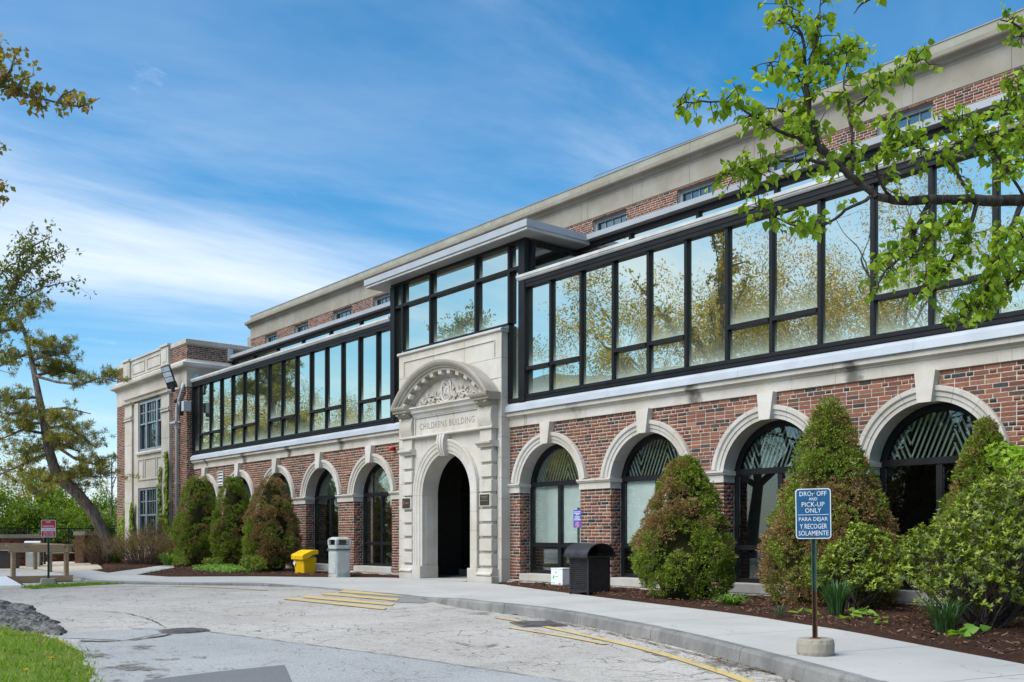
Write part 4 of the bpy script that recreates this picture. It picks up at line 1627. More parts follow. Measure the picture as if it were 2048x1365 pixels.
ground = sheet('ground', [(-900, -900), (900, -900), (900, 900), (-900, 900)], -1.40, 'far_grass')
KERB = [(-25.2, -6.52), (-24.6, -6.72), (-23.79, -6.90), (-21.9, -5.98), (-20.9, -5.25), (-20.3, -4.45), (-19.5, -4.02), (-19.0, -3.80), (-18.6, -3.62), (-17.9, -3.56), (-16.5, -3.54), (-15.4, -3.54),
        (-14.0, -3.90), (-12.7, -4.24), (-11.77, -4.29), (-10.63, -4.40), (-9.32, -4.78), (-8.16, -5.22), (-7.42, -5.50), (-6.65, -5.82), (-5.53, -6.39), (-4.87, -6.75), (-4.30, -7.04), (-3.79, -7.33), (-2.6, -8.05), (-.5, -9.4), (3, -11.8)]


def rdz(x):
    """The road climbs a little towards the deck."""
    return .09 * max(0.0, min(1.0, (-12.0 - x) / 9.0))


_rx = [(-60, -5.5), (-21, -3.6), (-12, -1.0), (20, -1.0)]
road = MB().add([(x, -45, ROADZ + rdz(x)) for x, y in _rx] + [(x, y, ROADZ + rdz(x)) for x, y in _rx], [(i, i + 1, i + 5, i + 4) for i in range(3)]).build('road', 'old_asphalt')
tag(road, kind='structure')


def strip(name, line, w, z, mat, parent=None, left=True, taper=None):
    """A ribbon w wide laid along a line."""
    m = MB()
    vs_ = []
    for i, p in enumerate(line):
        a, b_ = line[max(i - 1, 0)], line[min(i + 1, len(line) - 1)]
        d = Vector((b_[0] - a[0], b_[1] - a[1]))
        d.normalize()
        nrm = Vector((-d.y, d.x))
        ww = w if taper is None else w * taper[i]
        vs_ += [(p[0] + nrm.x * ww / 2, p[1] + nrm.y * ww / 2, z + rdz(p[0])), (p[0] - nrm.x * ww / 2, p[1] - nrm.y * ww / 2, z + rdz(p[0]))]
    m.add(vs_, [(2 * i, 2 * i + 1, 2 * i + 3, 2 * i + 2) for i in range(len(line) - 1)])
    o = m.build(name, mat, parent)
    if o.data.polygons[0].normal.z < 0:
        o.data.flip_normals()
    return o


# kerb stones: a real step between road and pavement, dropped at the crossing
def kerb_drop(x):
    return 0.085 * max(0.0, min(1.0, 1.0 - max(0.0, abs(x + 16.6) - 1.7) / 1.9))


def along(line, step):
    out = [Vector(line[0])]
    need = step
    for a, b_ in zip(line, line[1:]):
        a, b_ = Vector(a), Vector(b_)
        L = (b_ - a).length
        pos = 0.0
        while L - pos >= need:
            pos += need
            out.append(a + (b_ - a) * pos / L)
            need = step
        need -= (L - pos)
    return out


def smooth(line, it=2):
    for _ in range(it):
        out = [line[0]]
        for a, b_ in zip(line, line[1:]):
            out += [(a[0] * .75 + b_[0] * .25, a[1] * .75 + b_[1] * .25), (a[0] * .25 + b_[0] * .75, a[1] * .25 + b_[1] * .75)]
        out.append(line[-1])
        line = out
    return line


kerb = empty('kerb', (0, 0, 0))
tag(kerb, kind='structure')
kp_ = along(smooth(KERB, 2), 0.30)
per = 7
for i in range(0, len(kp_) - 1, per):
    seg = kp_[i:i + per + 1]
    if len(seg) < 2:
        break
    m = MB()
    vs_, fs = [], []
    for j, p in enumerate(seg):
        a, b_ = kp_[max(i + j - 1, 0)], kp_[min(i + j + 1, len(kp_) - 1)]
        d = (b_ - a).normalized()
        nr = Vector((-d.y, d.x))
        q = p.copy()
        if j == 0:
            q = p + d * .006
        if j == len(seg) - 1:
            q = p - d * .006
        zt = -.001 - kerb_drop(p.x)
        for (o, z) in ((.0, -.32), (-.02, ROADZ - .05), (0.0, zt - .028), (.012, zt - .008), (.034, zt), (.15, zt), (.15, -.32)):
            vs_.append((q.x + nr.x * (o - .02), q.y + nr.y * (o - .02), z + RB.uniform(-.0015, .0015)))
    k = 7
    for j in range(len(seg) - 1):
        for s in range(k - 1):
            fs.append((j * k + s, (j + 1) * k + s, (j + 1) * k + s + 1, j * k + s + 1))
    fs += [tuple(range(k)), tuple((len(seg) - 1) * k + s for s in range(k - 1, -1, -1))]
    m.add(vs_, fs)
    m.build('kerb_stone', 'kerb_granite', kerb)

# pavement: one slab after another between the kerb and the beds
walk = empty('sidewalk', (0, 0, 0))
tag(walk, kind='structure')
INNER = [(-27.2, -5.0), (-24.41, -4.72), (-23.46, -3.05), (-21.81, -1.95), (-20.9, -.95), (-20.18, -.60), (-16.15, -.60), (-15.2, -1.05), (-12.26, -1.98), (-10.38, -2.53), (-7.92, -3.25), (-6.76, -3.82), (-6.03, -4.10), (-4.53, -4.96), (-3.52, -5.51), (-2.0, -6.4), (3, -9.6)]


def at_x(line, x):
    for a, b_ in zip(line, line[1:]):
        if a[0] <= x <= b_[0]:
            t = (x - a[0]) / (b_[0] - a[0])
            return a[1] + (b_[1] - a[1]) * t
    return line[-1][1] if x > line[-1][0] else line[0][1]


KS = smooth(KERB, 2)
INS = smooth(INNER, 1)
xs_ = [-23.3 + 1.52 * k for k in range(18)]
fine = 8
for i in range(len(xs_) - 1):
    m = MB()
    top, fs = [], []
    for j in range(fine + 1):
        x = xs_[i] + (xs_[i + 1] - xs_[i]) * j / fine
        # joints run square to the kerb rather than to the front
        g = .006 if j == 0 else (-.006 if j == fine else 0)
        yk = at_x(KS, x) + .12
        sh = .30 * max(0.0, min(1.0, (x + 12) / 4))
        xi = x + g
        yi = at_x(INS, xi + sh * 1.2)
        zt = -kerb_drop(x)
        top += [(x + g, yk, zt), ((x + g) * .5 + (xi + sh * 1.2) * .5, (yk + yi) / 2, zt * .35), (xi + sh * 1.2, yi, 0.0)]
    n = len(top)
    m.add(top + [(p[0], p[1], -.2) for p in top], [])
    f = []
    for j in range(fine):
        for q in (0, 1):
            a = j * 3 + q
            f.append((a, a + 3, a + 4, a + 1))
    for j in range(fine):
        f.append((j * 3, j * 3 + n, (j + 1) * 3 + n, (j + 1) * 3))
        f.append((j * 3 + 2, (j + 1) * 3 + 2, (j + 1) * 3 + 2 + n, j * 3 + 2 + n))
    f += [(0, 1, 1 + n, n), (1, 2, 2 + n, 1 + n)]
    e = fine * 3
    f += [(e + 1, e, e + n, e + 1 + n), (e + 2, e + 1, e + 1 + n, e + 2 + n)]
    m.f += f
    m.build('slab', 'sidewalk_concrete', walk)
sheet('sidewalk_bed', [(x, y + .1) for x, y in KS[6:]] + [(x, y - .02) for x, y in INS[::-1]], -.11, 'earth')
# pavement continuing round to the deck and the side path
sheet('path', [(-23.28, at_x(KS, -23.3) + .11), (-23.28, -2.95), (-24.41, -4.70), (-26.32, -4.86), (-31.3, -1.97), (-33.5, -1.2), (-33.9, -2.2), (-31.0, -3.2), (-28.06, -5.03), (-30.83, -4.69), (-31.3, -4.2), (-30.2, -6.6), (-25.25, -6.45), (-24.6, -6.62)], 0.0, 'sidewalk_concrete', thick=.2)
sheet('forecourt', [(-30.2, -6.58), (-31.3, -4.18), (-34.5, -3.3), (-38.77, -2.2), (-48, -3.4), (-46, -16), (-31.5, -13.5), (-29.0, -9.0)], -.004, 'beige_concrete', thick=.2)
sheet('entrance_floor', [(PC - .945, -.62), (PC + .945, -.62), (PC + .945, .09), (PC - .945, .09)], .003, 'sidewalk_concrete')

# planting beds
def bed(name, pts, z, amp, seed):
    """Mulch heaped a little: a grid clipped to the outline."""
    xs = [p[0] for p in pts]
    ys = [p[1] for p in pts]

    def inside(x, y):
        r = False
        n = len(pts)
        for i in range(n):
            (x1, y1), (x2, y2) = pts[i], pts[(i + 1) % n]
            if (y1 > y) != (y2 > y) and x < (x2 - x1) * (y - y1) / (y2 - y1) + x1:
                r = not r
        return r

    m = MB()
    st = .12
    idx = {}
    A_ = np.array(pts)
    B_ = np.roll(A_, -1, axis=0)
    AB = B_ - A_
    nx, ny = int((max(xs) - min(xs)) / st) + 5, int((max(ys) - min(ys)) / st) + 5
    for i in range(nx):
        for j in range(ny):
            x, y = min(xs) + st * (i - 2), min(ys) + st * (j - 2)
            q = np.array((x, y))
            tt = np.clip(((q - A_) * AB).sum(1) / (AB * AB).sum(1), 0, 1)
            e = np.sqrt((((A_ + AB * tt[:, None]) - q) ** 2).sum(1).min())
            ins = inside(x, y)
            if not ins and e > .26:
                continue
            sd_ = e if ins else -e
            k = max(0.0, min(1.0, sd_ / .30))
            k = k * k * (3 - 2 * k)
            idx[i, j] = len(m.v)
            # level with the paving at the edge, dipping under it, heaped further in
            low = -.008 + .35 * min(0.0, sd_)
            m.v.append((x, y, low + k * (z + .02 + amp * (.5 + fbm(x * 1.7, y * 1.7, seed)) + .014 * fbm(x * 9, y * 9, seed))))
    for (i, j) in list(idx):
        if (i + 1, j) in idx and (i, j + 1) in idx and (i + 1, j + 1) in idx:
            m.f.append((idx[i, j], idx[i + 1, j], idx[i + 1, j + 1], idx[i, j + 1]))
    o = m.build(name, 'mulch', None, smooth=True)
    tag(o, kind='structure')
    return inside, (min(xs), max(xs), min(ys), max(ys))


BED_R = [(-16.60, -.30), (-16.45, -.62), (-15.35, -1.06)] + [(x, y + .02) for x, y in INS if x > -15.2] + [(3, .1), (-16.6, .1)]
BED_L = [(-33.6, .1), (-34.0, -1.1), (-31.2, -1.88), (-26.2, -4.80), (-24.4, -4.66), (-23.45, -2.98), (-21.8, -1.85), (-20.95, -.9), (-20.85, .1)]
BED_W = [(-28.1, -4.98), (-30.8, -4.6), (-31.6, -4.0), (-38.8, -2.1), (-44, -2.4), (-44, -.2), (-34.2, -.2), (-34.0, -1.3), (-31.2, -2.95)]
beds = []
for nm, pts, sd_ in (('planting_bed', BED_R, 1.0), ('planting_bed', BED_L, 2.0), ('planting_bed', BED_W, 3.0)):
    sheet('bed_base', pts, -.06, 'mulch')
    beds.append(bed(nm, pts, .012, .03, sd_))
# loose bark chips
rng = np.random.default_rng(4)
V, F, Cc = [], [], []
for (inside, (x0, x1, y0, y1)), cnt in zip(beds, (26000, 4200, 2600)):
    k = 0
    while k < cnt:
        x = x0 + (x1 - x0) * rng.random()
        y = y0 + (y1 - y0) * rng.random()
        k += 1
        if not inside(x, y) or x > -2.5:
            continue
        L, Wd = rng.uniform(.02, .07), rng.uniform(.006, .018)
        M = Matrix.Translation((x, y, .040 + rng.uniform(0, .02))) @ Matrix.Rotation(rng.uniform(0, 6.28), 4, 'Z') @ Matrix.Rotation(rng.uniform(-.5, .5), 4, 'Y') @ Matrix.Rotation(rng.uniform(-.6, .6), 4, 'X')
        o = len(V)
        for q in ((-L / 2, -Wd / 2, 0), (L / 2, -Wd / 2, 0), (L / 2, Wd / 2, 0), (-L / 2, Wd / 2, 0)):
            V.append(tuple(M @ Vector(q)))
        F.append((o, o + 1, o + 2, o + 3))
        t = rng.random()
        c = np.array((.050, .026, .017)) * (1 - t) + np.array((.21, .12, .075)) * t
        if rng.random() < .03:
            c = np.array((.30, .22, .15))
        Cc += [c] * 4
vcol('bark', .95, .2, 60, 0)
chips = link('bark_mulch', npmesh('bark_mulch', V, F, np.array(Cc)), 'bark')
tag(chips, 'dark brown bark chips lying over the planting beds', 'mulch', kind='stuff')

# asphalt repairs and painted lines, each a sheet of its own
sheet('newer_paving', [(-5.804, -8.288, -0.15)[:2], (-6.075, -8.315, -0.15)[:2], (-7.403, -8.391, -0.15)[:2], (-8.409, -8.472, -0.15)[:2], (-9.756, -8.656, -0.15)[:2], (-10.777, -8.78, -0.15)[:2], (-11.695, -8.919, -0.15)[:2], (-11.597, -9.138, -0.15)[:2], (-11.688, -9.436, -0.15)[:2], (-11.183, -10.038, -0.15)[:2], (-11.517, -10.445, -0.15)[:2], (-11.5, -14), (-6, -20), (0, -16)], ROADZ + .005, 'newer_asphalt')
sheet('older_repair', [(-12.496, -9.128, -0.15)[:2], (-13.926, -8.879, -0.15)[:2], (-14.939, -8.887, -0.15)[:2], (-15.481, -9.109, -0.15)[:2], (-13.78, -10.146, -0.15)[:2], (-12.035, -10.489, -0.15)[:2], (-11.307, -10.025, -0.15)[:2], (-11.825, -9.416, -0.15)[:2]], ROADZ + .006, 'newer_asphalt')
sheet('grey_repair', [(-15.161, -9.99, -0.15)[:2], (-14.958, -9.472, -0.15)[:2], (-13.836, -10.101, -0.15)[:2], (-13.583, -10.346, -0.15)[:2]], ROADZ + .008, 'patch_asphalt')
sheet('fresh_repair', [(-8.226, -9.614, -0.15)[:2], (-7.189, -10.06, -0.15)[:2], (-6.171, -10.667, -0.15)[:2], (-6.943, -11.609, -0.15)[:2], (-8.068, -10.919, -0.15)[:2], (-8.185, -10.283, -0.15)[:2]], ROADZ + .009, 'fresh_asphalt')
drape(sheet('kerb_repair', [(-17.852, -2.275, -0.15)[:2], (-15.74, -2.692, -0.15)[:2], (-14.838, -3.008, -0.15)[:2], (-13.96, -4.215, -0.15)[:2], (-14.464, -4.443, -0.15)[:2], (-17.281, -3.81, -0.15)[:2], (-19.035, -3.415, -0.15)[:2]], ROADZ + .006, 'patch_asphalt'))
sheet('gutter_repair', [(-12.471, -4.666, -0.15)[:2], (-11.447, -4.914, -0.15)[:2], (-11.192, -4.32, -0.15)[:2], (-12.082, -4.033, -0.15)[:2], (-12.804, -4.076, -0.15)[:2]], ROADZ + .005, 'gutter_grit')
sheet('kerb_grit', [(x, y) for x, y in KS if x > -10.5] + [(x - .15, y - .55) for x, y in KS[::-1] if x > -10.5], ROADZ + .0062, 'gutter_grit')
sheet('corner_grit', [(-11.773, -10.426, -0.15)[:2], (-11.148, -10.076, -0.15)[:2], (-9.45, -9.806, -0.15)[:2], (-8.352, -10.437, -0.15)[:2], (-8.05, -11.275, -0.15)[:2]], ROADZ + .0128, 'gutter_grit')


def paint_mat(name, col, wear):
    b = NB(name)
    p = b.pos()
    w = b.ramp(b.noise(p, 14, 7, .75), wear, wear + .12)
    w2 = b.ramp(b.noise(p, 90, 3), .60, .72)
    c = b.mixc(b.ramp(b.noise(p, 3, 4), .3, .7), c4(tuple(x * .85 for x in col)), c4(col))
    c = b.mixc(b.math('MAXIMUM', w, b.math('MULTIPLY', w2, .6)), c, (.33, .32, .295, 1))
    return b.done(b.prin(c, .85, 0, b.bump(b.noise(p, 150, 2), .4, .004), .2))


paint_mat('yellow_paint', (.58, .44, .165), .505)
paint_mat('worn_yellow_paint', (.55, .43, .20), .53)
YR = [(-11.05, -4.92), (-10.45, -5.02), (-9.47, -5.33), (-8.36, -5.70), (-7.34, -6.04), (-6.43, -6.42), (-5.75, -6.76), (-4.95, -7.18), (-3.2, -8.3)]
YL = [(-22.3, -10.6), (-21.98, -9.04), (-21.80, -8.16), (-21.60, -7.0), (-21.1, -5.95), (-20.0, -5.30), (-19.05, -5.02), (-18.5, -4.86)]
marks = empty('road_marking', (0, 0, 0))
tag(marks, kind='structure')
strip('yellow_line', smooth(YR, 2), .115, ROADZ + .0095, 'yellow_paint', marks)
strip('yellow_line', smooth([(-9.75, -5.75), (-9.0, -5.85), (-8.2, -6.0), (-7.6, -6.15)], 1), .10, ROADZ + .0098, 'worn_yellow_paint', marks)
strip('yellow_line', smooth(YL, 2), .11, ROADZ + .0095, 'worn_yellow_paint', marks)
for pts, mt in ((((-17.727, -3.589, -0.108), (-15.859, -3.303, -0.108), (-15.443, -3.642, -0.108), (-17.178, -4.014, -0.108)), 'yellow_paint'),
                (((-17.197, -4.299, -0.108), (-15.056, -3.969, -0.108), (-14.65, -4.293, -0.108), (-16.822, -4.6, -0.108)), 'yellow_paint'),
                (((-16.711, -4.952, -0.108), (-14.13, -4.667, -0.108), (-13.785, -4.945, -0.108), (-16.271, -5.272, -0.108)), 'yellow_paint'),
                (((-16.451, -5.469, -0.108), (-13.483, -5.222, -0.108), (-13.18, -5.467, -0.108), (-16.118, -5.722, -0.108)), 'worn_yellow_paint')):
    o = MB().add([(p[0], p[1], ROADZ + .012 + rdz(p[0])) for p in pts], [(0, 1, 2, 3)]).build('crossing_bar', mt, marks)
    if o.data.polygons[0].normal.z < 0:
        o.data.flip_normals()

# cracks between the paving fields: thin dark ribbons with a wandering edge
asphalt('crack_fill', (0.085, 0.075, 0.062), 0.0, (0.14, 0.125, 0.105))
cr = empty('road_cracks', (0, 0, 0))
tag(cr, kind='structure')


def crack(pts, w, seed):
    line = along(smooth([p[:2] for p in pts], 2), .06)
    rr = random.Random(seed)
    ln, tp = [], []
    for p in line:
        ln.append((p.x + .02 * fbm(p.x * 6, p.y * 6, seed), p.y + .02 * fbm(p.x * 6, p.y * 6, seed + 9)))
        tp.append(.35 + 1.3 * max(0, .5 + fbm(p.x * 4, p.y * 4, seed + 3)))
    if len(ln) > 2:
        strip('crack', ln, w * .6, ROADZ + .0125 + .0003 * seed, 'crack_fill', cr, taper=tp)


crack([(-5.779, -8.311, -0.145), (-6.655, -8.375, -0.145), (-7.372, -8.413, -0.145), (-8.373, -8.494, -0.145), (-9.715, -8.677, -0.145), (-10.732, -8.801, -0.145), (-11.645, -8.939, -0.145)], .022, 1)
crack([(-12.443, -9.148, -0.145), (-13.319, -8.976, -0.145), (-13.867, -8.899, -0.145), (-14.609, -8.866, -0.145), (-14.969, -8.878, -0.145), (-15.515, -9.099, -0.145)], .035, 2)
crack([(-11.601, -9.409, -0.145), (-11.351, -9.731, -0.145), (-11.188, -10.036, -0.145), (-11.328, -10.288, -0.145), (-11.539, -10.465, -0.145)], .10, 3)
crack([(-12.106, -9.253, -0.145), (-12.411, -9.422, -0.145), (-12.684, -9.546, -0.145)], .06, 4)
crack([(-20.057, -7.325, -0.145), (-20.253, -7.038, -0.145), (-20.463, -6.748, -0.145)], .05, 5)
crack([(-18.956, -9.02, -0.145), (-19.224, -8.7, -0.145), (-18.818, -8.424, -0.145)], .06, 6)
crack([(-6.354, -7.117, -0.145), (-6.398, -6.768, -0.145), (-6.456, -6.349, -0.145)], .016, 7)
crack([(-5.77, -7.68, -0.145), (-5.684, -7.481, -0.145), (-5.644, -7.241, -0.145)], .014, 8)
crack([(-8.956, -7.315, -0.145), (-8.534, -7.353, -0.145), (-8.19, -7.381, -0.145), (-8.33, -7.104, -0.145)], .03, 9)
crack([(-8.273, -7.482, -0.145), (-8.131, -7.381, -0.145), (-8.372, -7.001, -0.145)], .035, 10)
crack([(-14.921, -3.231, -0.145), (-13.769, -3.513, -0.145), (-12.081, -4.134, -0.145), (-10.739, -4.56, -0.145), (-9.566, -4.869, -0.145), (-7.879, -5.497, -0.145), (-6.301, -6.161, -0.145), (-4.98, -6.717, -0.145)], .035, 11)

# manhole cover and gully grate
plain('cast_iron', (.15, .135, .13), .6, .3, 12, metal=.3, bump=.5, bscale=40)
mhp = (-11.924, -9.112, -0.14)
mh = empty('manhole_cover', (mhp[0], mhp[1], ROADZ))
mh.scale = (.53, .53, .8)
MB().lathe([(.0, .0), (.56, .0), (.56, .018), (.0, .018)], 0, 0, 36).build('ring', 'cast_iron', mh)
MB().lathe([(.0, .0), (.515, .0), (.515, .026), (.0, .026)], 0, 0, 36).build('lid', 'cast_iron', mh)
m = MB()
for i in range(-4, 5):
    for j in range(-4, 5):
        if i * i + j * j < 19:
            m.box(i * .11 - .035, i * .11 + .035, j * .11 - .035, j * .11 + .035, .026, .032)
tag(m.build('studs', 'cast_iron', mh), kind='stuff')
tag(mh, 'round cast iron manhole cover in the road', 'manhole cover')
gp = (-9.874, -5.158, -0.14)
gr = empty('drain_grate', (gp[0], gp[1], ROADZ), R(-25))
MB().box(-.34, .34, -.30, .30, .0, .016).build('frame', 'cast_iron', gr)
for k in range(9):
    x = -.28 + .07 * k
    MB().box(x - .018, x + .018, -.26, .26, .016, .026).build('bar', 'cast_iron', gr)
tag(gr, 'square rusty storm drain grate on the yellow line by the kerb', 'drain')

# ------------------------------------------------------------------ lawn in the near corner with its rock
LAWN = [(-9.175, -10.915, -0.12)[:2], (-7.976, -11.335, -0.12)[:2], (-6.385, -12.011, -0.12)[:2], (-7.5, -13.2), (-9.5, -16.5), (-16, -19), (-22, -17), (-21, -13.2), (-15.527, -11.385, -0.12)[:2], (-14.578, -10.598, -0.12)[:2], (-13.389, -10.511, -0.12)[:2], (-12.046, -10.524, -0.12)[:2], (-10.656, -10.663, -0.12)[:2]]


def in_poly(pts, x, y):
    r = False
    n = len(pts)
    for i in range(n):
        (x1, y1), (x2, y2) = pts[i], pts[(i + 1) % n]
        if (y1 > y) != (y2 > y) and x < (x2 - x1) * (y - y1) / (y2 - y1) + x1:
            r = not r
    return r


def edge_dist(pts, x, y):
    d = 1e9
    n = len(pts)
    for i in range(n):
        a, b_ = Vector(pts[i]), Vector(pts[(i + 1) % n])
        ab = b_ - a
        t = max(0, min(1, (Vector((x, y)) - a).dot(ab) / ab.length_squared))
        d = min(d, (a + ab * t - Vector((x, y))).length)
    return d


def lawn_z(x, y):
    e = edge_dist(LAWN, x, y)
    return ROADZ - .01 + .16 * min(1.0, e / 1.4) ** .7 + .02 * fbm(x * .9, y * .9, 7)


m = MB()
idx = {}
st = .15
x0, y0 = min(p[0] for p in LAWN) - .3, min(p[1] for p in LAWN) - .3
for i in range(125):
    for j in range(80):
        x, y = x0 + st * i, y0 + st * j
        ins = in_poly(LAWN, x, y)
        e = edge_dist(LAWN, x, y)
        if ins or e < .30:
            idx[i, j] = len(m.v)
            m.v.append((x, y, lawn_z(x, y) if ins else ROADZ - .01 - .2 * e))
for (i, j) in list(idx):
    if (i + 1, j) in idx and (i, j + 1) in idx and (i + 1, j + 1) in idx:
        m.f.append((idx[i, j], idx[i + 1, j], idx[i + 1, j + 1], idx[i, j + 1]))
lawn = m.build('lawn', 'turf', None, smooth=True)
tag(lawn, kind='structure')
# strip of bare soil washed onto the road from the lawn corner
sheet('soil_wash', [(-10.614, -10.553, -0.15)[:2], (-9.854, -10.615, -0.15)[:2], (-8.81, -10.486, -0.15)[:2], (-8.342, -10.571, -0.15)[:2], (-8.07, -10.878, -0.15)[:2], (-8.112, -11.102, -0.15)[:2], (-8.1, -11.336, -0.15)[:2]], ROADZ + .0135, 'soil_wash')
rng = np.random.default_rng(8)
V, F, Cc = [], [], []
cnt = 0
fwd = np.array((-.7732, .6342))
while cnt < 30000:
    x, y = rng.uniform(-22, -6.3), rng.uniform(-18, -9)
    d = (np.array((x, y + 13.7)) @ fwd)
    cnt += 1
    if d < 3.5 or d > 15 or not in_poly(LAWN, x, y):
        continue
    if rng.random() < max(0, (d - 7) / 12):
        continue
    z = lawn_z(x, y)
    patch = fbm(x * .8, y * .8, 21) + .5 * fbm(x * 3, y * 3, 22)
    for _ in range(2):
        xx, yy = x + rng.normal(0, .03), y + rng.normal(0, .03)
        h = rng.uniform(.022, .055) * (1 + .35 * patch)
        w = rng.uniform(.003, .006) * (1 + d / 9)
        a, lean, la = rng.uniform(0, 6.28), rng.uniform(.01, .05), rng.uniform(0, 6.28)
        o = len(V)
        cx, sy = math.cos(a) * w, math.sin(a) * w
        V += [(xx - cx, yy - sy, z - .01), (xx + cx, yy + sy, z - .01), (xx + lean * math.cos(la), yy + lean * math.sin(la), z + h)]
        F.append((o, o + 1, o + 2))
        t = rng.random()
        c = np.array((.085, .165, .016)) * (1 - t) + np.array((.17, .24, .03)) * t
        if patch < -.1 and rng.random() < .45:
            c = np.array((.24, .22, .08))
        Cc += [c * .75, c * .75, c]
vcol('grass_blade', .7, .1, 5, 0, trans=.45, gain=1.9)
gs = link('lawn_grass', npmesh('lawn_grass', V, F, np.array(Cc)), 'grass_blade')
tag(gs, 'bright green grass blades covering the lawn in the near corner', 'grass', kind='stuff')
# verge by the no-parking sign
VERGE = [(-22.378, -8.561, -0.05)[:2], (-23.231, -7.261, -0.05)[:2], (-22.627, -6.345, -0.05)[:2], (-22.427, -7.154, -0.05)[:2], (-21.584, -8.502, -0.05)[:2]]
sheet('verge', VERGE, ROADZ + .096, 'turf')
V, F, Cc = [], [], []
k = 0
xs = [p[0] for p in VERGE]
ys = [p[1] for p in VERGE]
while k < 2500:
    x, y = rng.uniform(min(xs), max(xs)), rng.uniform(min(ys), max(ys))
    k += 1
    if not in_poly(VERGE, x, y):
        continue
    o = len(V)
    a = rng.uniform(0, 6.28)
    w, h = .010, rng.uniform(.02, .06)
    V += [(x - math.cos(a) * w, y - math.sin(a) * w, ROADZ + .10), (x + math.cos(a) * w, y + math.sin(a) * w, ROADZ + .10), (x + rng.normal(0, .02), y + rng.normal(0, .02), ROADZ + .11 + h)]
    F.append((o, o + 1, o + 2))
    c = np.array((.10, .17, .02)) * rng.uniform(.7, 1.3)
    Cc += [c, c, c]
gv = link('verge_grass', npmesh('verge_grass', V, F, np.array(Cc)), 'grass_blade')
tag(gv, 'thin strip of grass along the road edge by the wooden deck', 'grass', kind='stuff')
# dandelions
plain('dandelion_yellow', (.75, .42, .01), .7)
plain('stem_green', (.10, .17, .03), .7)
for i, (p, lb) in enumerate((((-8.845, -11.423, -0.02), 'yellow dandelion flower highest on the lawn'), ((-8.169, -11.782, -0.02), 'yellow dandelion flower lowest on the lawn near the picture edge'), ((-10.318, -10.961, -0.02), 'small yellow dandelion near the rock'))):
    d = empty('dandelion', (p[0], p[1], lawn_z(p[0], p[1])))
    MB().tube([(0, 0, -.01), (.005, 0, .06), (0, .004, .095)], .003, 5).build('stem', 'stem_green', d)
    m = MB()
    for k in range(26):
        a = k * 2.4
        rr = .004 + .018 * (k / 26)
        m.add([(0, 0, .095), (rr * math.cos(a - .25), rr * math.sin(a - .25), .108 - .012 * k / 26), (rr * 1.2 * math.cos(a), rr * 1.2 * math.sin(a), .110 - .013 * k / 26), (rr * math.cos(a + .25), rr * math.sin(a + .25), .108 - .012 * k / 26)], [(0, 1, 2, 3)])
    m.build('flower', 'dandelion_yellow', d)
    tag(d, lb, 'flower', 'dandelions in the lawn')


# rock outcrop along the lawn's back edge
def rock_mat():
    b = NB('granite_rock')
    p = b.pos()
    c = b.mixc(b.ramp(b.noise(p, 7, 8, .75), .38, .62), (.055, .053, .05, 1), (.26, .255, .235, 1))
    c = b.mixc(b.ramp(b.noise(p, 22, 5, .7), .58, .68), c, (.45, .45, .41, 1))
    c = b.mixc(b.ramp(b.noise(p, 14, 5, .7), .62, .70), c, (.02, .02, .02, 1))
    return b.done(b.prin(c, .95, 0, b.bump(b.noise(p, 16, 8, .8), 1.0, .05), .2))


rock_mat()
ra, rb = Vector((-16.745, -10.649, -0.15)), Vector((-12.346, -10.423, -0.15))
m = MB()
nl, nr = 64, 26
for i in range(nl + 1):
    t = i / nl
    c = ra.lerp(rb, t)
    wd = .46 * max(0.03, math.sin(math.pi * min(1, .18 + t * .82)) ** .7)
    hh = (.30 - .20 * t ** 1.2) * (1.0 if t < .96 else .5)
    for j in range(nr + 1):
        a = math.pi * j / nr
        dv = (rb - ra).normalized()
        nv = Vector((-dv.y, dv.x, 0))
        p = c + nv * (wd * math.cos(a)) + Vector((0, 0, hh * math.sin(a) - .02))
        k = 1 + .35 * fbm(p.x * 2.2, p.y * 2.2, p.z * 3) + .22 * fbm(p.x * 7, p.y * 7, p.z * 7) + .12 * fbm(p.x * 19, p.y * 19, p.z * 19)
        q = c + (p - c) * k
        m.v.append((q.x, q.y, max(q.z, ROADZ - .05)))
for i in range(nl):
    for j in range(nr):
        a = i * (nr + 1) + j
        m.f.append((a, a + 1, a + nr + 2, a + nr + 1))
rk = m.build('rock', 'granite_rock')
tag(rk, 'long rough grey granite rock at the back edge of the lawn', 'rock')

# dead leaves and needles gathered along the kerb
rng = np.random.default_rng(12)
V, F, Cc = [], [], []
kl = [p for p in along(smooth(KERB, 2), .02) if p.x > -9.5]
for k in range(2600):
    p = kl[rng.integers(len(kl))]
    off = abs(rng.normal(0, .16)) + .03
    if fbm(p.x * 1.3, p.y * 1.3, 5) < -.05 and rng.random() < .8:
        continue
    x, y = p.x - .45 * off + rng.normal(0, .03), p.y - .9 * off
    L, Wd = rng.uniform(.012, .05), rng.uniform(.003, .012)
    a = rng.uniform(0, 6.28)
    z = ROADZ + .008 + rng.uniform(0, .012)
    o = len(V)
    for (q, w) in ((-L / 2, -Wd / 2), (L / 2, -Wd / 2), (L / 2, Wd / 2), (-L / 2, Wd / 2)):
        V.append((x + q * math.cos(a) - w * math.sin(a), y + q * math.sin(a) + w * math.cos(a), z + rng.uniform(0, .006)))
    F.append((o, o + 1, o + 2, o + 3))
    t = rng.random()
    Cc += [np.array((.09, .055, .03)) * (1 - t) + np.array((.26, .17, .09)) * t] * 4
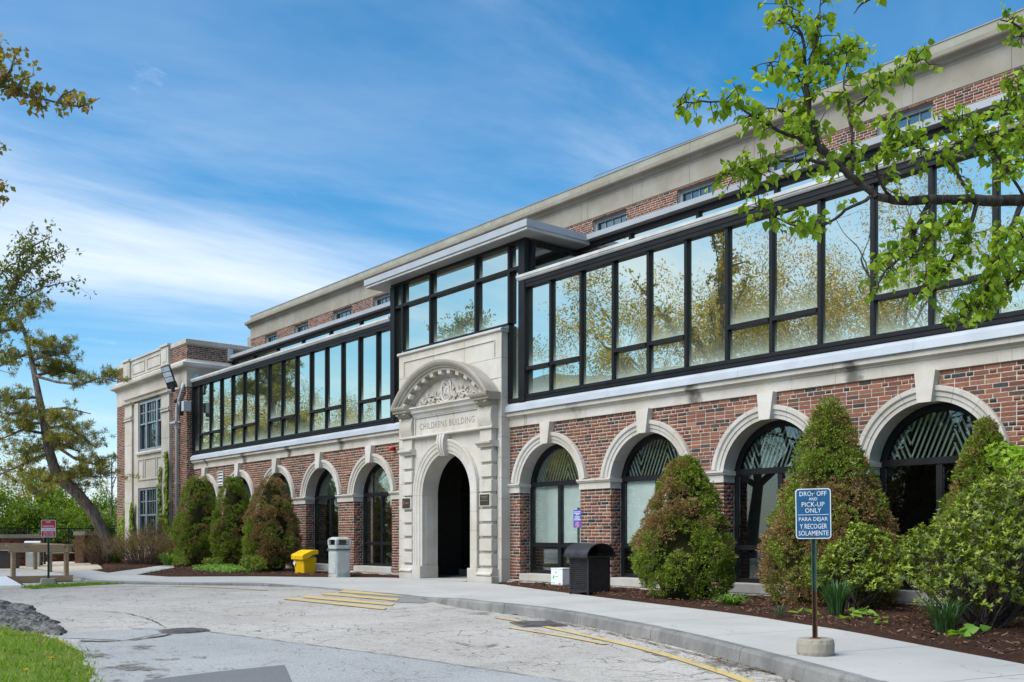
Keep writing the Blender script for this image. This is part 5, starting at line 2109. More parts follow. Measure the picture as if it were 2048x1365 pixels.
for k in range(900):
    x, y = rng.uniform(-17, -4), rng.uniform(-13, -1.2)
    L = rng.uniform(.008, .03)
    a = rng.uniform(0, 6.28)
    yk = at_x(KS, x)
    z = .006 if y > yk + .2 else ROADZ + .016 + rdz(x)
    if y > at_x(INS, x) or abs(y - yk) < .25 or (x < -14 and y > yk):
        continue
    o = len(V)
    for (q, w) in ((-L / 2, -.004), (L / 2, -.004), (L / 2, .004), (-L / 2, .004)):
        V.append((x + q * math.cos(a) - w * math.sin(a), y + q * math.sin(a) + w * math.cos(a), z))
    F.append((o, o + 1, o + 2, o + 3))
    t = rng.random()
    Cc += [np.array((.08, .05, .03)) * (1 - t) + np.array((.35, .30, .22)) * t] * 4
ll = link('leaf_litter', npmesh('leaf_litter', V, F, np.array(Cc)), 'bark')
tag(ll, 'dry leaf litter and bits strewn along the kerb and road', 'leaf litter', kind='stuff')

# ------------------------------------------------------------------ things standing about
plain('yellow_plastic', (.78, .47, .004), .42, .07, 5)
plain('grey_plastic', (.42, .44, .42), .55, .10, 7)
plain('black_metal', (.022, .022, .024), .42, .3, 12)
plain('white_enamel', (.74, .78, .78), .35, .04)
plain('sign_blue', (.006, .075, .175), .4, .12, 9)
plain('sign_white', (.62, .65, .67), .45, .08, 12)
plain('sign_red', (.42, .012, .035), .4, .12, 9)
plain('sign_purple', (.085, .085, .36), .45, .08, 9)
plain('sign_pink', (.80, .22, .30), .5)
plain('post_green', (.035, .085, .058), .55, .3, 8)
plain('rust', (.085, .042, .024), .9, .35, 14)
plain('tape_grey', (.09, .095, .10), .5)
plain('label_green', (.05, .42, .22), .5)
plain('label_red', (.60, .05, .06), .5)
plain('brick_core', (.16, .085, .06), .95, .3, 9)
plain('bolt', (.08, .06, .05), .6)
stone('rough_concrete', (.36, .33, .275), 1.0)

# yellow grit bin
sb = empty('grit_bin', (-23.525, -1.428, 0.02))
sb.location.z = 0.03
prof = []
m = MB()


def tapered(mb, a0, b0, a1, b1, z0, z1, r0=.03, r1=.035):
    lo, hi = round_rect(a0, b0, r0), round_rect(a1, b1, r1)
    n = len(lo)
    mb.add([(x, y, z0) for x, y in lo] + [(x, y, z1) for x, y in hi], [tuple(range(n - 1, -1, -1)), tuple(range(n, 2 * n))] + [(i, (i + 1) % n, (i + 1) % n + n, i + n) for i in range(n)])


tapered(m, .50, .33, .58, .40, .03, .42)
m.build('body', 'yellow_plastic', sb)
for s in (-1, 1):
    MB().box(s * .17 - .08, s * .17 + .08, -.165, .165, -.01, .03).build('foot', 'yellow_plastic', sb, bevel=.008)
lid = [(-.24, .36), (-.245, .47), (-.22, .505), (-.12, .545), (.0, .60), (.08, .62), (.20, .615), (.225, .60), (.225, .50), (.10, .49), (.02, .455), (-.06, .40), (-.12, .36)]
MB().prism(lid, -.325, .325).build('lid', 'yellow_plastic', sb, bevel=.015)
M = Matrix.Translation((-.20, -.204, .27)) @ Matrix.Rotation(R(45), 4, 'Y')
MB().obox(M, .105, .006, .105).build('sticker', 'white_enamel', sb)
tag(sb, 'yellow plastic grit bin with sloping lid and a white diamond sticker', 'bin')

# grey litter bin
gp_ = (-21.382, -1.712, 0)
gb = empty('litter_bin', (gp_[0] - .217, gp_[1] + .217, 0))
m = MB()
tapered(m, .42, .42, .43, .43, 0, .045, .05, .05)
tapered(m, .405, .405, .415, .415, .045, .66, .05, .05)
m.build('body', 'grey_plastic', gb)
for (x0, x1, y0, y1) in ((-.16, .16, -.214, -.206), (.206, .214, -.16, .16)):
    MB().box(x0, x1, y0, y1, .09, .60).build('side_panel', 'grey_plastic', gb, bevel=.003)
m = MB()
tapered(m, .425, .425, .435, .435, .70, .79, .05, .05)
m.build('collar', 'grey_plastic', gb)
for sx in (-1, 1):
    for sy in (-1, 1):
        MB().box(sx * .183 - .032, sx * .183 + .032, sy * .183 - .032, sy * .183 + .032, .79, .92).build('hood_post', 'grey_plastic', gb, bevel=.012)
m = MB()
tapered(m, .435, .435, .42, .42, .92, .945, .06, .06)
tapered(m, .42, .42, .30, .30, .945, .985, .06, .06)
m.build('hood', 'grey_plastic', gb)
MB().box(-.17, .17, .08, .10, .79, .92).build('liner', 'tape_grey', gb)
m = MB()
tapered(m, .438, .438, .438, .438, .655, .70, .05, .05)
m.build('bag_edge', 'tape_grey', gb)
m = MB()
m.add([(-.222, -.222, .64), (.0, -.223, .68), (.0, -.223, .70), (-.222, -.222, .705)], [(0, 1, 2, 3)])
m.build('bag_flap', 'tape_grey', gb)
tag(gb, 'grey plastic litter bin with open hood and a dark bag edge', 'litter bin')

# black slatted receptacle with barrel hood
bp = (-12.308, -1.907, 0)
bw, bd, bh = .49, .53, .63
bb = empty('slatted_receptacle', (bp[0] - bw / 2, bp[1] + bd / 2, .015))
for sx in (-1, 1):
    for sy in (-1, 1):
        MB().box(sx * (bw / 2 - .02) - .018, sx * (bw / 2 - .02) + .018, sy * (bd / 2 - .02) - .018, sy * (bd / 2 - .02) + .018, -.04, bh).build('post', 'black_metal', bb)
for k in range(17):
    z = .055 + .0335 * k
    for sy in (-1, 1):
        MB().box(-bw / 2 + .03, bw / 2 - .03, sy * (bd / 2 - .012) - .006, sy * (bd / 2 - .012) + .006, z, z + .019).build('slat', 'black_metal', bb)
for sx in (-1, 1):
    MB().box(sx * (bw / 2 - .014) - .006, sx * (bw / 2 - .014) + .006, -bd / 2 + .045, bd / 2 - .045, .05, bh - .02).build('end_panel', 'black_metal', bb)
MB().box(-bw / 2 + .05, bw / 2 - .05, -bd / 2 + .05, bd / 2 - .05, .04, bh - .04).build('liner', 'lamp_black', bb)
MB().box(-bw / 2, bw / 2, -bd / 2, bd / 2, .03, .05).box(-bw / 2, bw / 2, -bd / 2, -bd / 2 + .03, bh - .03, bh).box(-bw / 2, bw / 2, bd / 2 - .03, bd / 2, bh - .03, bh).build('rim', 'black_metal', bb)
m = MB()
n = 20
hr, hd_ = .245, .35
outer, inner = [], []
for i in range(n + 1):
    a = math.pi * i / n
    outer.append((hd_ * math.cos(a), bh + .005 + hr * math.sin(a)))
    inner.append(((hd_ - .014) * math.cos(a), bh + .005 + (hr - .014) * math.sin(a)))
m.prism(outer + inner[::-1], -bw / 2 - .05, bw / 2 + .05)
m.build('hood', 'black_metal', bb)
bk = [(y, z) for y, z in inner]
MB().prism(bk, -bw / 2 + .02, -bw / 2 + .03).build('hood_back', 'lamp_black', bb)
MB().box(bw / 2 + .03, bw / 2 + .045, -hd_ + .03, hd_ - .03, bh + .0, bh + .028).build('hood_bar', 'black_metal', bb)
m = MB()
for k in range(12):
    a0, a1 = math.pi * (1 + k / 12), math.pi * (1 + (k + 1) / 12)
    x = bw / 2 + .001
    m.add([(x, .02, bh - .05), (x, .02 + .19 * math.cos(a0), bh - .03 + .13 * math.sin(a0)), (x, .02 + .19 * math.cos(a1), bh - .03 + .13 * math.sin(a1))], [(0, 1, 2)])
m.build('mouth', 'lamp_black', bb)
tag(bb, 'black slatted metal litter receptacle with rounded barrel hood', 'litter bin')

# white pest-control style box on the sill step
wp = (-14.377, -0.628, 0.045)
wb = empty('white_box', (wp[0] - .17, wp[1] + .14, .045))
MB().box(-.17, .17, -.14, .14, .012, .315).build('body', 'white_enamel', wb, bevel=.006)
MB().box(-.176, .176, -.146, .146, .317, .337).build('lid', 'white_enamel', wb, bevel=.006)
MB().box(-.172, .172, -.142, .142, 0, .011).build('foot', 'grey_plastic', wb)
MB().tube([(-.02, -.139, .255), (-.02, -.146, .255)], .012, 10).build('lock', 'bolt', wb)
m = MB()
M = Matrix.Translation((-.09, -.1415, .16)) @ Matrix.Rotation(R(25), 4, 'Y')
m.add([M @ Vector((.022 * math.cos(t), 0, .038 * math.sin(t))) for t in np.linspace(0, 6.283, 17)[:-1]], [tuple(range(15, -1, -1))])
m.build('leaf_mark', 'label_green', wb)
for z, w, mt in ((.165, .085, 'label_green'), (.05, .10, 'grey_plastic'), (.04, .09, 'grey_plastic')):
    x0 = -.04 if z > .1 else -.145
    MB().box(x0, x0 + w, -.1425, -.1395, z, z + (.014 if z > .1 else .004)).build('print_line', mt, wb)
MB().box(.06, .115, -.1425, -.1395, .02, .042).build('red_label', 'label_red', wb)
tag(wb, 'small white metal box with green leaf mark on the window step', 'box')


# ------------------------------------------------------------------ signs
def sign_panel(root, w, h, r, mat, border, z0, y=-.03, t=.003):
    pts = round_rect(w, h, r)
    bd_ = [(x, zz + z0 + h / 2) for x, zz in pts]
    MB().prism(bd_[::-1], y, y + t, 'y').build('panel', border, root)
    p2 = [(x, zz + z0 + h / 2) for x, zz in round_rect(w - .016, h - .016, max(.004, r - .006))]
    MB().prism(p2[::-1], y - .0012, y, 'y').build('face', mat, root)
    return y - .0014


def sign_line(root, s, w, h, z, y, mat='sign_white', bold=1.0, name='lettering'):
    o = link(name, text_mesh(name, s, w, h, .0012), mat, root)
    o.location = (0, y, z)
    return o


def sign_post(root, h, mat, z0=0.0, w=.022):
    m = MB()
    m.box(-w, -w + .006, -.022, -.016, z0, h).box(w - .006, w, -.022, -.016, z0, h)
    m.box(-w + .006, -w + .010, -.018, .012, z0, h).box(w - .010, w - .006, -.018, .012, z0, h)
    m.box(-w + .006, w - .006, .012, .016, z0, h)
    return m.build('post', mat, root)


bs = empty('street_sign', (-4.939, -6.266, 0), R(31))
bs.rotation_euler = (0, R(-.8), R(31))
m = MB()
segs = 40
vs_, fs = [], []
for s in range(segs):
    a = 2 * math.pi * s / segs
    for (r, z) in ((.150, .0), (.158, .03), (.158, .10), (.150, .135), (.142, .142), (.03, .142)):
        k = 1 + .035 * fbm(math.cos(a) * 3, math.sin(a) * 3, z * 14) + .03 * fbm(math.cos(a) * 9, math.sin(a) * 9, z * 50)
        vs_.append((r * k * math.cos(a), r * k * math.sin(a), z))
for s in range(segs):
    q = (s + 1) % segs
    for j in range(5):
        fs.append((s * 6 + j, q * 6 + j, q * 6 + j + 1, s * 6 + j + 1))
fs.append(tuple(s * 6 + 5 for s in range(segs)))
m.add(vs_, fs)
m.build('base', 'rough_concrete', bs)
MB().tube([(0, 0, .14), (0, 0, .147)], [.06, .04], 14).build('rust_stain', 'rust', bs)
sign_post(bs, .55, 'rust', .12)
sign_post(bs, 1.39, 'post_green', .55)
y = sign_panel(bs, .292, .432, .028, 'sign_blue', 'sign_white', 1.0)
for s, w, h, z in (('DROP OFF', .222, .040, 1.368), ('AND', .070, .027, 1.329), ('PICK-UP', .188, .040, 1.276), ('ONLY', .132, .040, 1.224),
                   ('PARA DEJAR', .238, .043, 1.143), ('Y RECOGER', .224, .043, 1.086), ('SÓLAMENTE', .246, .052, 1.028)):
    sign_line(bs, s, w, h, z, y)
MB().box(-.128, .128, y - .001, y + .001, 1.205, 1.209).build('rule', 'sign_white', bs)
for z in (1.405, 1.026):
    MB().tube([(.0, y, z), (.0, y - .008, z)], .010, 8).build('bolt', 'rust', bs)
tag(bs, 'blue DROP OFF AND PICK-UP ONLY sign on a green post in a round concrete base', 'sign')

ns = empty('parking_sign', (-22.866, -7.884, -0.06), R(72))
m = MB()
tapered(m, .36, .30, .30, .26, 0, .16, .05, .05)
m.build('base', 'rough_concrete', ns)
sign_post(ns, 1.40, 'post_green', .15)
y = sign_panel(ns, .285, .375, .026, 'sign_red', 'sign_white', 1.045)
MB().box(-.134, .134, y - .001, y + .0005, 1.178, 1.245).build('white_band', 'sign_white', ns)
y -= .0012
sign_line(ns, 'NO', .085, .042, 1.355, y)
sign_line(ns, 'PARKING', .215, .045, 1.262, y)
sign_line(ns, 'FIRE LANE', .235, .045, 1.19, y, 'sign_red')
sign_line(ns, 'KEEP CLEAR', .19, .028, 1.135, y)
sign_line(ns, 'AT ALL TIMES', .20, .028, 1.098, y)
m = MB().box(-.085, .085, y - .001, y, 1.070, 1.078)
for s in (-1, 1):
    m.add([(s * .105, y - .001, 1.074), (s * .08, y - .001, 1.088), (s * .08, y - .001, 1.060)], [(0, 1, 2) if s < 0 else (0, 2, 1)])
m.build('arrow', 'sign_white', ns)
tag(ns, 'red and white NO PARKING FIRE LANE sign on a green post by the deck', 'sign')

ps = empty('notice_sign', (-13.928, -0.62, -0.019))
ps.location.z = 0.0
MB().box(-.018, .018, -.018, .018, 0, 1.56).build('post', 'post_green', ps)
y = sign_panel(ps, .225, .345, .012, 'sign_purple', 'sign_purple', 1.175)
# six lines of print too small to be read, kept as bars of print
for z, w in ((1.472, .19), (1.442, .165), (1.415, .08), (1.378, .145), (1.350, .145), (1.320, .195)):
    for k in range(max(1, int(w / .034))):
        n_ = max(1, int(w / .034))
        x0 = -w / 2 + w * k / n_
        MB().box(x0, x0 + w / n_ - .006, y - .001, y + .001, z, z + .015).build('print_line', 'sign_white', ps)
rg = MB().arc([(.040, y - .0015), (.054, y - .0015), (.054, y + .001), (.040, y + .001)], 0, 1.235, 0, 360, 28)
rg.build('ring_symbol', 'sign_pink', ps)
MB().beam((-.034, y - .001, 1.201), (.034, y - .001, 1.269), .002, .012, (0, 1, 0)).build('bar_symbol', 'sign_pink', ps)
MB().box(-.016, .012, y - .0008, y + .001, 1.215, 1.255).build('inner_symbol', 'sign_white', ps)
tag(ps, 'purple notice sign with a pink ring symbol behind the slatted receptacle', 'sign')

# ------------------------------------------------------------------ timber deck, walls and fence at the far end
def wood_mat(name, a, b2):
    b = NB(name)
    p = b.pos((1, 1, 1))
    g = b.noise(b.pos((3, 3, 26)), 2.0, 5, .6)
    c = b.mixc(b.ramp(g, .3, .7), c4(a), c4(b2))
    c = b.mixc(b.math('MULTIPLY', b.ramp(b.noise(p, 5, 6, .7), .5, .7), .35), c, c4(tuple(x * .55 for x in a)))
    return b.done(b.prin(c, .85, 0, b.bump(g, .3, .004), .2))


wood_mat('brown_timber', (.28, .19, .115), (.38, .27, .17))
wood_mat('grey_timber', (.40, .375, .34), (.52, .50, .46))
DA = Vector((-24.6, -8.75, -.06))
dirx, diry = Vector((.1, .995, 0)), Vector((-.995, .1, 0))
dk = empty('timber_deck', DA)
DL = 1.8
DW = 5.05


def dv(a, b_, z):
    return tuple(dirx * a + diry * b_ + Vector((0, 0, z)))


for k in range(30):
    b0 = .02 + DW / 30 * k
    b1 = b0 + DW / 30 - .008
    L0 = -2.6
    L1 = DL - .03
    MB().add([dv(L0, b0, .155), dv(L1, b0, .155), dv(L1, b1, .155), dv(L0, b1, .155), dv(L0, b0, .125), dv(L1, b0, .125), dv(L1, b1, .125), dv(L0, b1, .125)],
             [(0, 1, 2, 3), (7, 6, 5, 4), (0, 4, 5, 1), (1, 5, 6, 2), (2, 6, 7, 3), (3, 7, 4, 0)]).build('plank', 'grey_timber', dk)
MB().beam(dv(-2.0, 0, .085), dv(DL, 0, .085), .04, .145).build('fascia_board', 'brown_timber', dk)
MB().beam(dv(DL - .02, .02, .085), dv(DL - .02, DW, .085), .04, .145).build('fascia_board', 'brown_timber', dk)
RH = .84
posts = [(.56, .12), (DL - .12, .12), (DL - .12, 2.45), (DL - .12, 4.9), (-1.9, 4.9)]
for (a, b_) in posts:
    MB().beam(dv(a, b_, .0), dv(a, b_, RH), .085, .085, (1, .2, 0)).build('post', 'brown_timber', dk, bevel=.004)
for (p, q) in ((0, 1), (1, 3), (3, 4)):
    a, b_ = posts[p], posts[q]
    e = Vector((b_[0] - a[0], b_[1] - a[1])).normalized() * .10
    MB().beam(dv(a[0] - e.x, a[1] - e.y - .06, RH - .07), dv(b_[0] + e.x, b_[1] + e.y - .06, RH - .07), .04, .14).build('rail', 'brown_timber', dk)
    MB().beam(dv(a[0] - e.x * 1.4, a[1] - e.y * 1.4, RH + .02), dv(b_[0] + e.x * 1.4, b_[1] + e.y * 1.4, RH + .02), .16, .035).build('cap_rail', 'brown_timber', dk)
tag(dk, 'weathered timber deck with brown post and rail guard beside the road', 'deck')
rp = empty('metal_ramp', DA)
MB().add([dv(-2.2, -.02, .16), dv(.42, -.02, .16), dv(.60, -1.05, .0), (dv(-2.2, -1.05, .0)), dv(-2.2, -.02, .13), dv(.42, -.02, .13), dv(.60, -1.05, -.01), dv(-2.2, -1.05, -.01)],
         [(3, 2, 1, 0), (4, 5, 6, 7), (0, 1, 5, 4), (1, 2, 6, 5), (2, 3, 7, 6), (3, 0, 4, 7)]).build('plate', 'sign_white', rp)
MB().beam(dv(.43, -.03, .165), dv(.61, -1.06, .006), .03, .02).build('edge_strip', 'rust', rp)
tag(rp, 'pale metal ramp plate leading from the road up to the deck', 'ramp')


def brick_garden_wall(label, p, q, h, th, cap=.12):
    p, q = Vector((p[0], p[1], 0)), Vector((q[0], q[1], 0))
    r = empty('garden_wall', p)
    d = (q - p)
    L = d.length
    d.normalize()
    nrm = Vector((d.y, -d.x, 0))
    if nrm.dot(Vector((0, -13.7, 0)) - p) < 0:
        nrm = -nrm
    m = MB()
    c = [Vector((0, 0, 0)) - nrm * .006, d * L - nrm * .006, d * L - nrm * th, -nrm * th]
    m.add([tuple(v + Vector((0, 0, z))) for z in (-1.2, h) for v in c], [(0, 3, 2, 1), (4, 5, 6, 7), (0, 1, 5, 4), (1, 2, 6, 5), (2, 3, 7, 6), (3, 0, 4, 7)])
    m.build('core', 'brick_core', r)
    bm = BrickMass()
    for a0, a1, z0, z1, ci in lay_bricks(RB, L, .02, h, lambda z: []):
        bm.add((0, 0), (d.x, d.y), (nrm.x, nrm.y), a0, a1, z0, z1, min(ci, 11), RB)
    bm.build('brick_mass', r)
    n = max(1, round(L / 1.4))
    for i in range(n):
        a, b_ = d * (L * i / n + .004), d * (L * (i + 1) / n - .004)
        mm = MB()
        cs = [a + nrm * .05, b_ + nrm * .05, b_ - nrm * (th + .05), a - nrm * (th + .05)]
        mm.add([tuple(v + Vector((0, 0, z))) for z in (h + .002, h + cap) for v in cs], [(0, 3, 2, 1), (4, 5, 6, 7), (0, 1, 5, 4), (1, 2, 6, 5), (2, 3, 7, 6), (3, 0, 4, 7)])
        mm.build('coping_stone', 'weathered_stone', r, bevel=.01)
    tag(r, label, 'wall')
    return r


brick_garden_wall('low brick garden wall with stone coping behind the timber deck', (-35.655, -7.696, 0), (-36.492, -4.595, 0), .93, .32)
brick_garden_wall('low brick garden wall with stone coping behind the leaning pine trunk', (-38.486, -2.68, 0), (-42.6, -.55, 0), 1.02, .32, .15)
brick_garden_wall('knee-high brick wall under the black railing at the gap', (-41.337, -3.422, 0), (-42.284, -1.573, 0), .28, .25, .06)

fn = empty('railing', (-46.524, -2.618, 1.03))
fn.location.z = 0
fa, fb = Vector((-46.154, -6.109, 1.03)), Vector((-47.28, 1.191, 1.03))
fo = Vector(fn.location)
fa.z = fb.z = 0
fa -= fo
fb -= fo
FH = 1.33
MB().beam(tuple(fa + Vector((0, 0, FH))), tuple(fb + Vector((0, 0, FH))), .05, .055).build('top_rail', 'black_metal', fn)
MB().beam(tuple(fa + Vector((0, 0, .18))), tuple(fb + Vector((0, 0, .18))), .03, .03).build('bottom_rail', 'black_metal', fn)
nb = int((fb - fa).length / .125)
bar = MB().box(-.009, .009, -.009, .009, .18, FH).mesh('bar')
pst = MB().box(-.03, .03, -.03, .03, -1.0, FH + .02).mesh('post')
for i in range(nb + 1):
    p = fa.lerp(fb, i / nb)
    o = link('post' if i % 14 == 0 else 'bar', pst if i % 14 == 0 else bar, 'black_metal', fn)
    o.location = (p.x, p.y, 0)
tag(fn, 'black metal picket railing above the garden walls', 'railing')
gt = empty('handrail', (-38.866, -2.616, 0))
MB().beam((0, 0, -.1), (0, 0, 1.15), .05, .05, (1, 0, 0)).build('post', 'black_metal', gt)
MB().tube([(0, 0, 1.12), (-.02, .05, 1.30), (-.6, .55, 1.32)], .025, 8).build('rail', 'black_metal', gt)
tag(gt, 'black handrail post at the near end of the garden wall', 'handrail')
g2 = empty('handrail', (-37.717, -4.239, 0))
MB().beam((0, 0, -.1), (0, 0, 1.0), .07, .07, (1, 0, 0)).build('post', 'black_metal', g2)
tag(g2, 'black square railing post behind the timber deck rail', 'handrail')

cb = empty('utility_cabinet', (-35.242, -5.214, 0), R(70))
MB().box(-.20, .20, -.16, .16, 0, .74).build('body', 'grey_plastic', cb, bevel=.01)
MB().prism([(-.20, .74), (.20, .74), (.20, .79), (.10, .84), (-.12, .84), (-.20, .80)], -.24, .24).build('lid', 'sign_white', cb, bevel=.02)
MB().box(-.10, .14, -.166, -.161, .44, .70).build('notice', 'white_enamel', cb)
plain('print_blue', (.08, .25, .5), .6)
for z in (.52, .56, .60, .65):
    MB().box(-.07, .11, -.168, -.1655, z, z + .018).build('print_line', 'print_blue', cb)
tag(cb, 'grey utility cabinet with a blue printed notice behind the deck', 'cabinet')
bxp = empty('planter_box', (-34.006, -6.436, 0), R(60))
MB().box(-.45, .45, -.3, .3, 0, .55).build('body', 'bronze', bxp, bevel=.01)
MB().box(-.50, .50, -.35, .35, .55, .63).build('rim', 'weathered_stone', bxp, bevel=.01)
tag(bxp, 'dark low box with a stone rim at the picture edge behind the deck', 'planter')

# parked car in the lower lot beyond the railing
plain('car_white', (.70, .72, .75), .25, .03)
plain('car_glass', (.02, .025, .03), .08)
plain('tyre_rubber', (.015, .015, .016), .85)
plain('car_red', (.45, .02, .02), .25)
cp = (-61.044, 3.332, 1.03)
car = empty('parked_car', (cp[0], cp[1], -1.40), R(20))
body = [(-2.15, .30), (-2.2, .62), (-2.05, .80), (-1.55, .90), (-.85, .95), (-.25, 1.42), (.15, 1.50), (1.2, 1.48), (1.75, 1.02), (2.12, .96), (2.2, .60), (2.1, .30)]
nb_ = len(body)
m = MB()
vs_ = []
for yy, sh in ((-.86, 1.0), (-.78, 1.0), (.78, 1.0), (.86, 1.0)):
    for (x, z) in body:
        in_ = .16 if z > 1.0 else 0
        yv = yy + (in_ if yy < 0 else -in_)
        if abs(yy) > .8:
            vs_.append((x * .985, yv, z if z < 1.0 else z - .03))
        else:
            vs_.append((x, yv * (1.0), z))
fs = []
for i in range(3):
    for j in range(nb_):
        q = (j + 1) % nb_
        fs.append((i * nb_ + j, (i + 1) * nb_ + j, (i + 1) * nb_ + q, i * nb_ + q))
fs += [tuple(range(nb_)), tuple(3 * nb_ + j for j in range(nb_ - 1, -1, -1))]
m.add(vs_, fs)
m.build('body', 'car_white', car, bevel=.02)
for s in (-1, 1):
    for pts in ([(-.72, 1.0), (-.22, 1.36), (.35, 1.42), (.35, 1.0)], [(.42, 1.0), (.42, 1.42), (1.12, 1.40), (1.55, 1.02)]):
        q = [(x, s * .715 if z > 1.2 else s * .735, z) for x, z in pts]
        MB().add(q, [(0, 1, 2, 3) if s > 0 else (3, 2, 1, 0)]).build('side_window', 'car_glass', car)
    for x in (-1.35, 1.35):
        w_ = MB().tube([(x, s * .88, .32), (x, s * .66, .32)], .32, 20).build('wheel', 'tyre_rubber', car)
        MB().tube([(x, s * .89, .32), (x, s * .87, .32)], .19, 14).build('rim', 'gutter_metal', w_)
    MB().box(2.08, 2.19, min(s * .55, s * .80), max(s * .55, s * .80), .72, .90).build('tail_light', 'car_red', car)
    MB().box(-2.2, -2.08, min(s * .5, s * .78), max(s * .5, s * .78), .62, .76).build('headlight', 'lamp_lens', car)
MB().add([(1.26, -.62, 1.47), (1.26, .62, 1.47), (1.76, .66, 1.05), (1.76, -.66, 1.05)], [(0, 1, 2, 3)]).build('rear_window', 'car_glass', car)
MB().add([(-.82, -.66, .97), (-.82, .66, .97), (-.27, .62, 1.41), (-.27, -.62, 1.41)], [(0, 1, 2, 3)]).build('windscreen', 'car_glass', car)
tag(car, 'white parked car glimpsed through the black railing', 'car')

# ------------------------------------------------------------------ plants
vcol('needles', .75, .15, 12, 0, trans=.2, gain=2.35)
vcol('leaf', .55, .12, 9, 0, trans=.5, spec=.3, gain=1.85)
vcol('glossy_leaf', .42, .12, 9, 0, trans=.3, spec=.45, gain=1.35)


def bark_mat(name, a, b2, sc=14.0):
    b = NB(name)
    g = b.noise(b.pos((1, 1, .25)), sc, 7, .7, .3)
    c = b.mixc(b.ramp(g, .35, .65), c4(a), c4(b2))
    return b.done(b.prin(c, .95, 0, b.bump(g, .9, .02), .15))


bark_mat('pine_bark', (.075, .062, .052), (.24, .205, .17), 9)
bark_mat('dark_bark', (.030, .024, .020), (.095, .078, .066), 22)
bark_mat('grey_bark', (.085, .075, .065), (.21, .19, .165), 16)
bark_mat('twig_brown', (.10, .062, .042), (.20, .135, .095), 30)

NG = np.random.default_rng(77)


def unit(v):
    return v / np.maximum(np.linalg.norm(v, axis=-1, keepdims=True), 1e-9)


def leaf_mesh(name, P, D, L, W, C, fold=.25, heart=False, nrm=None):
    """Leaves at P pointing along D: a folded kite each (or a heart outline), as one mesh."""
    n = len(P)
    D = unit(D)
    if nrm is None:
        nrm = NG.normal(size=(n, 3)) + np.array((0, 0, 1.3))
    S = unit(np.cross(D, nrm))
    Nn = np.cross(S, D)
    L = np.broadcast_to(np.asarray(L, float), (n,))[:, None]
    W = np.broadcast_to(np.asarray(W, float), (n,))[:, None]
    if heart:
        tpl = [(0, 0, 0), (.5, .22, .12), (.36, .60, .05), (0, 1.0, -.18), (-.36, .60, .05), (-.5, .22, .12), (0, .45, -.05)]
        fc = [(0, 1, 6), (1, 2, 6), (2, 3, 6), (3, 4, 6), (4, 5, 6), (5, 0, 6)]
    else:
        tpl = [(0, 0, 0), (.5, .45, fold), (0, 1.0, -.05), (-.5, .45, fold)]
        fc = [(0, 1, 2), (0, 2, 3)]
    V = np.stack([P + S * (W * a) + D * (L * b_) + Nn * (W * c) for a, b_, c in tpl], axis=1).reshape(-1, 3)
    k = len(tpl)
    F = (np.array(fc)[None] + (np.arange(n) * k)[:, None, None]).reshape(-1, 3)
    Cv = np.repeat(np.asarray(C), k, axis=0)
    return npmesh(name, V, F, Cv)


def blend(n, cols, wts=None, jitter=.18):
    cols = np.array(cols)
    wts = np.ones(len(cols)) if wts is None else np.array(wts, float)
    i = NG.choice(len(cols), n, p=wts / wts.sum())
    return np.clip(cols[i] * NG.uniform(1 - jitter, 1 + jitter, (n, 1)), 0, 1)


def vnoise(P, sc, seed=0.0):
    return np.array([mnoise.noise(Vector((p[0] * sc + seed, p[1] * sc - seed, p[2] * sc + 2 * seed))) for p in P])


# --- dwarf spruces -------------------------------------------------------
GREENS = [(.062, .090, .010), (.085, .115, .014), (.050, .074, .009), (.105, .130, .018)]
BROWNS = [(.110, .070, .030), (.135, .085, .036), (.085, .058, .026), (.12, .090, .035)]


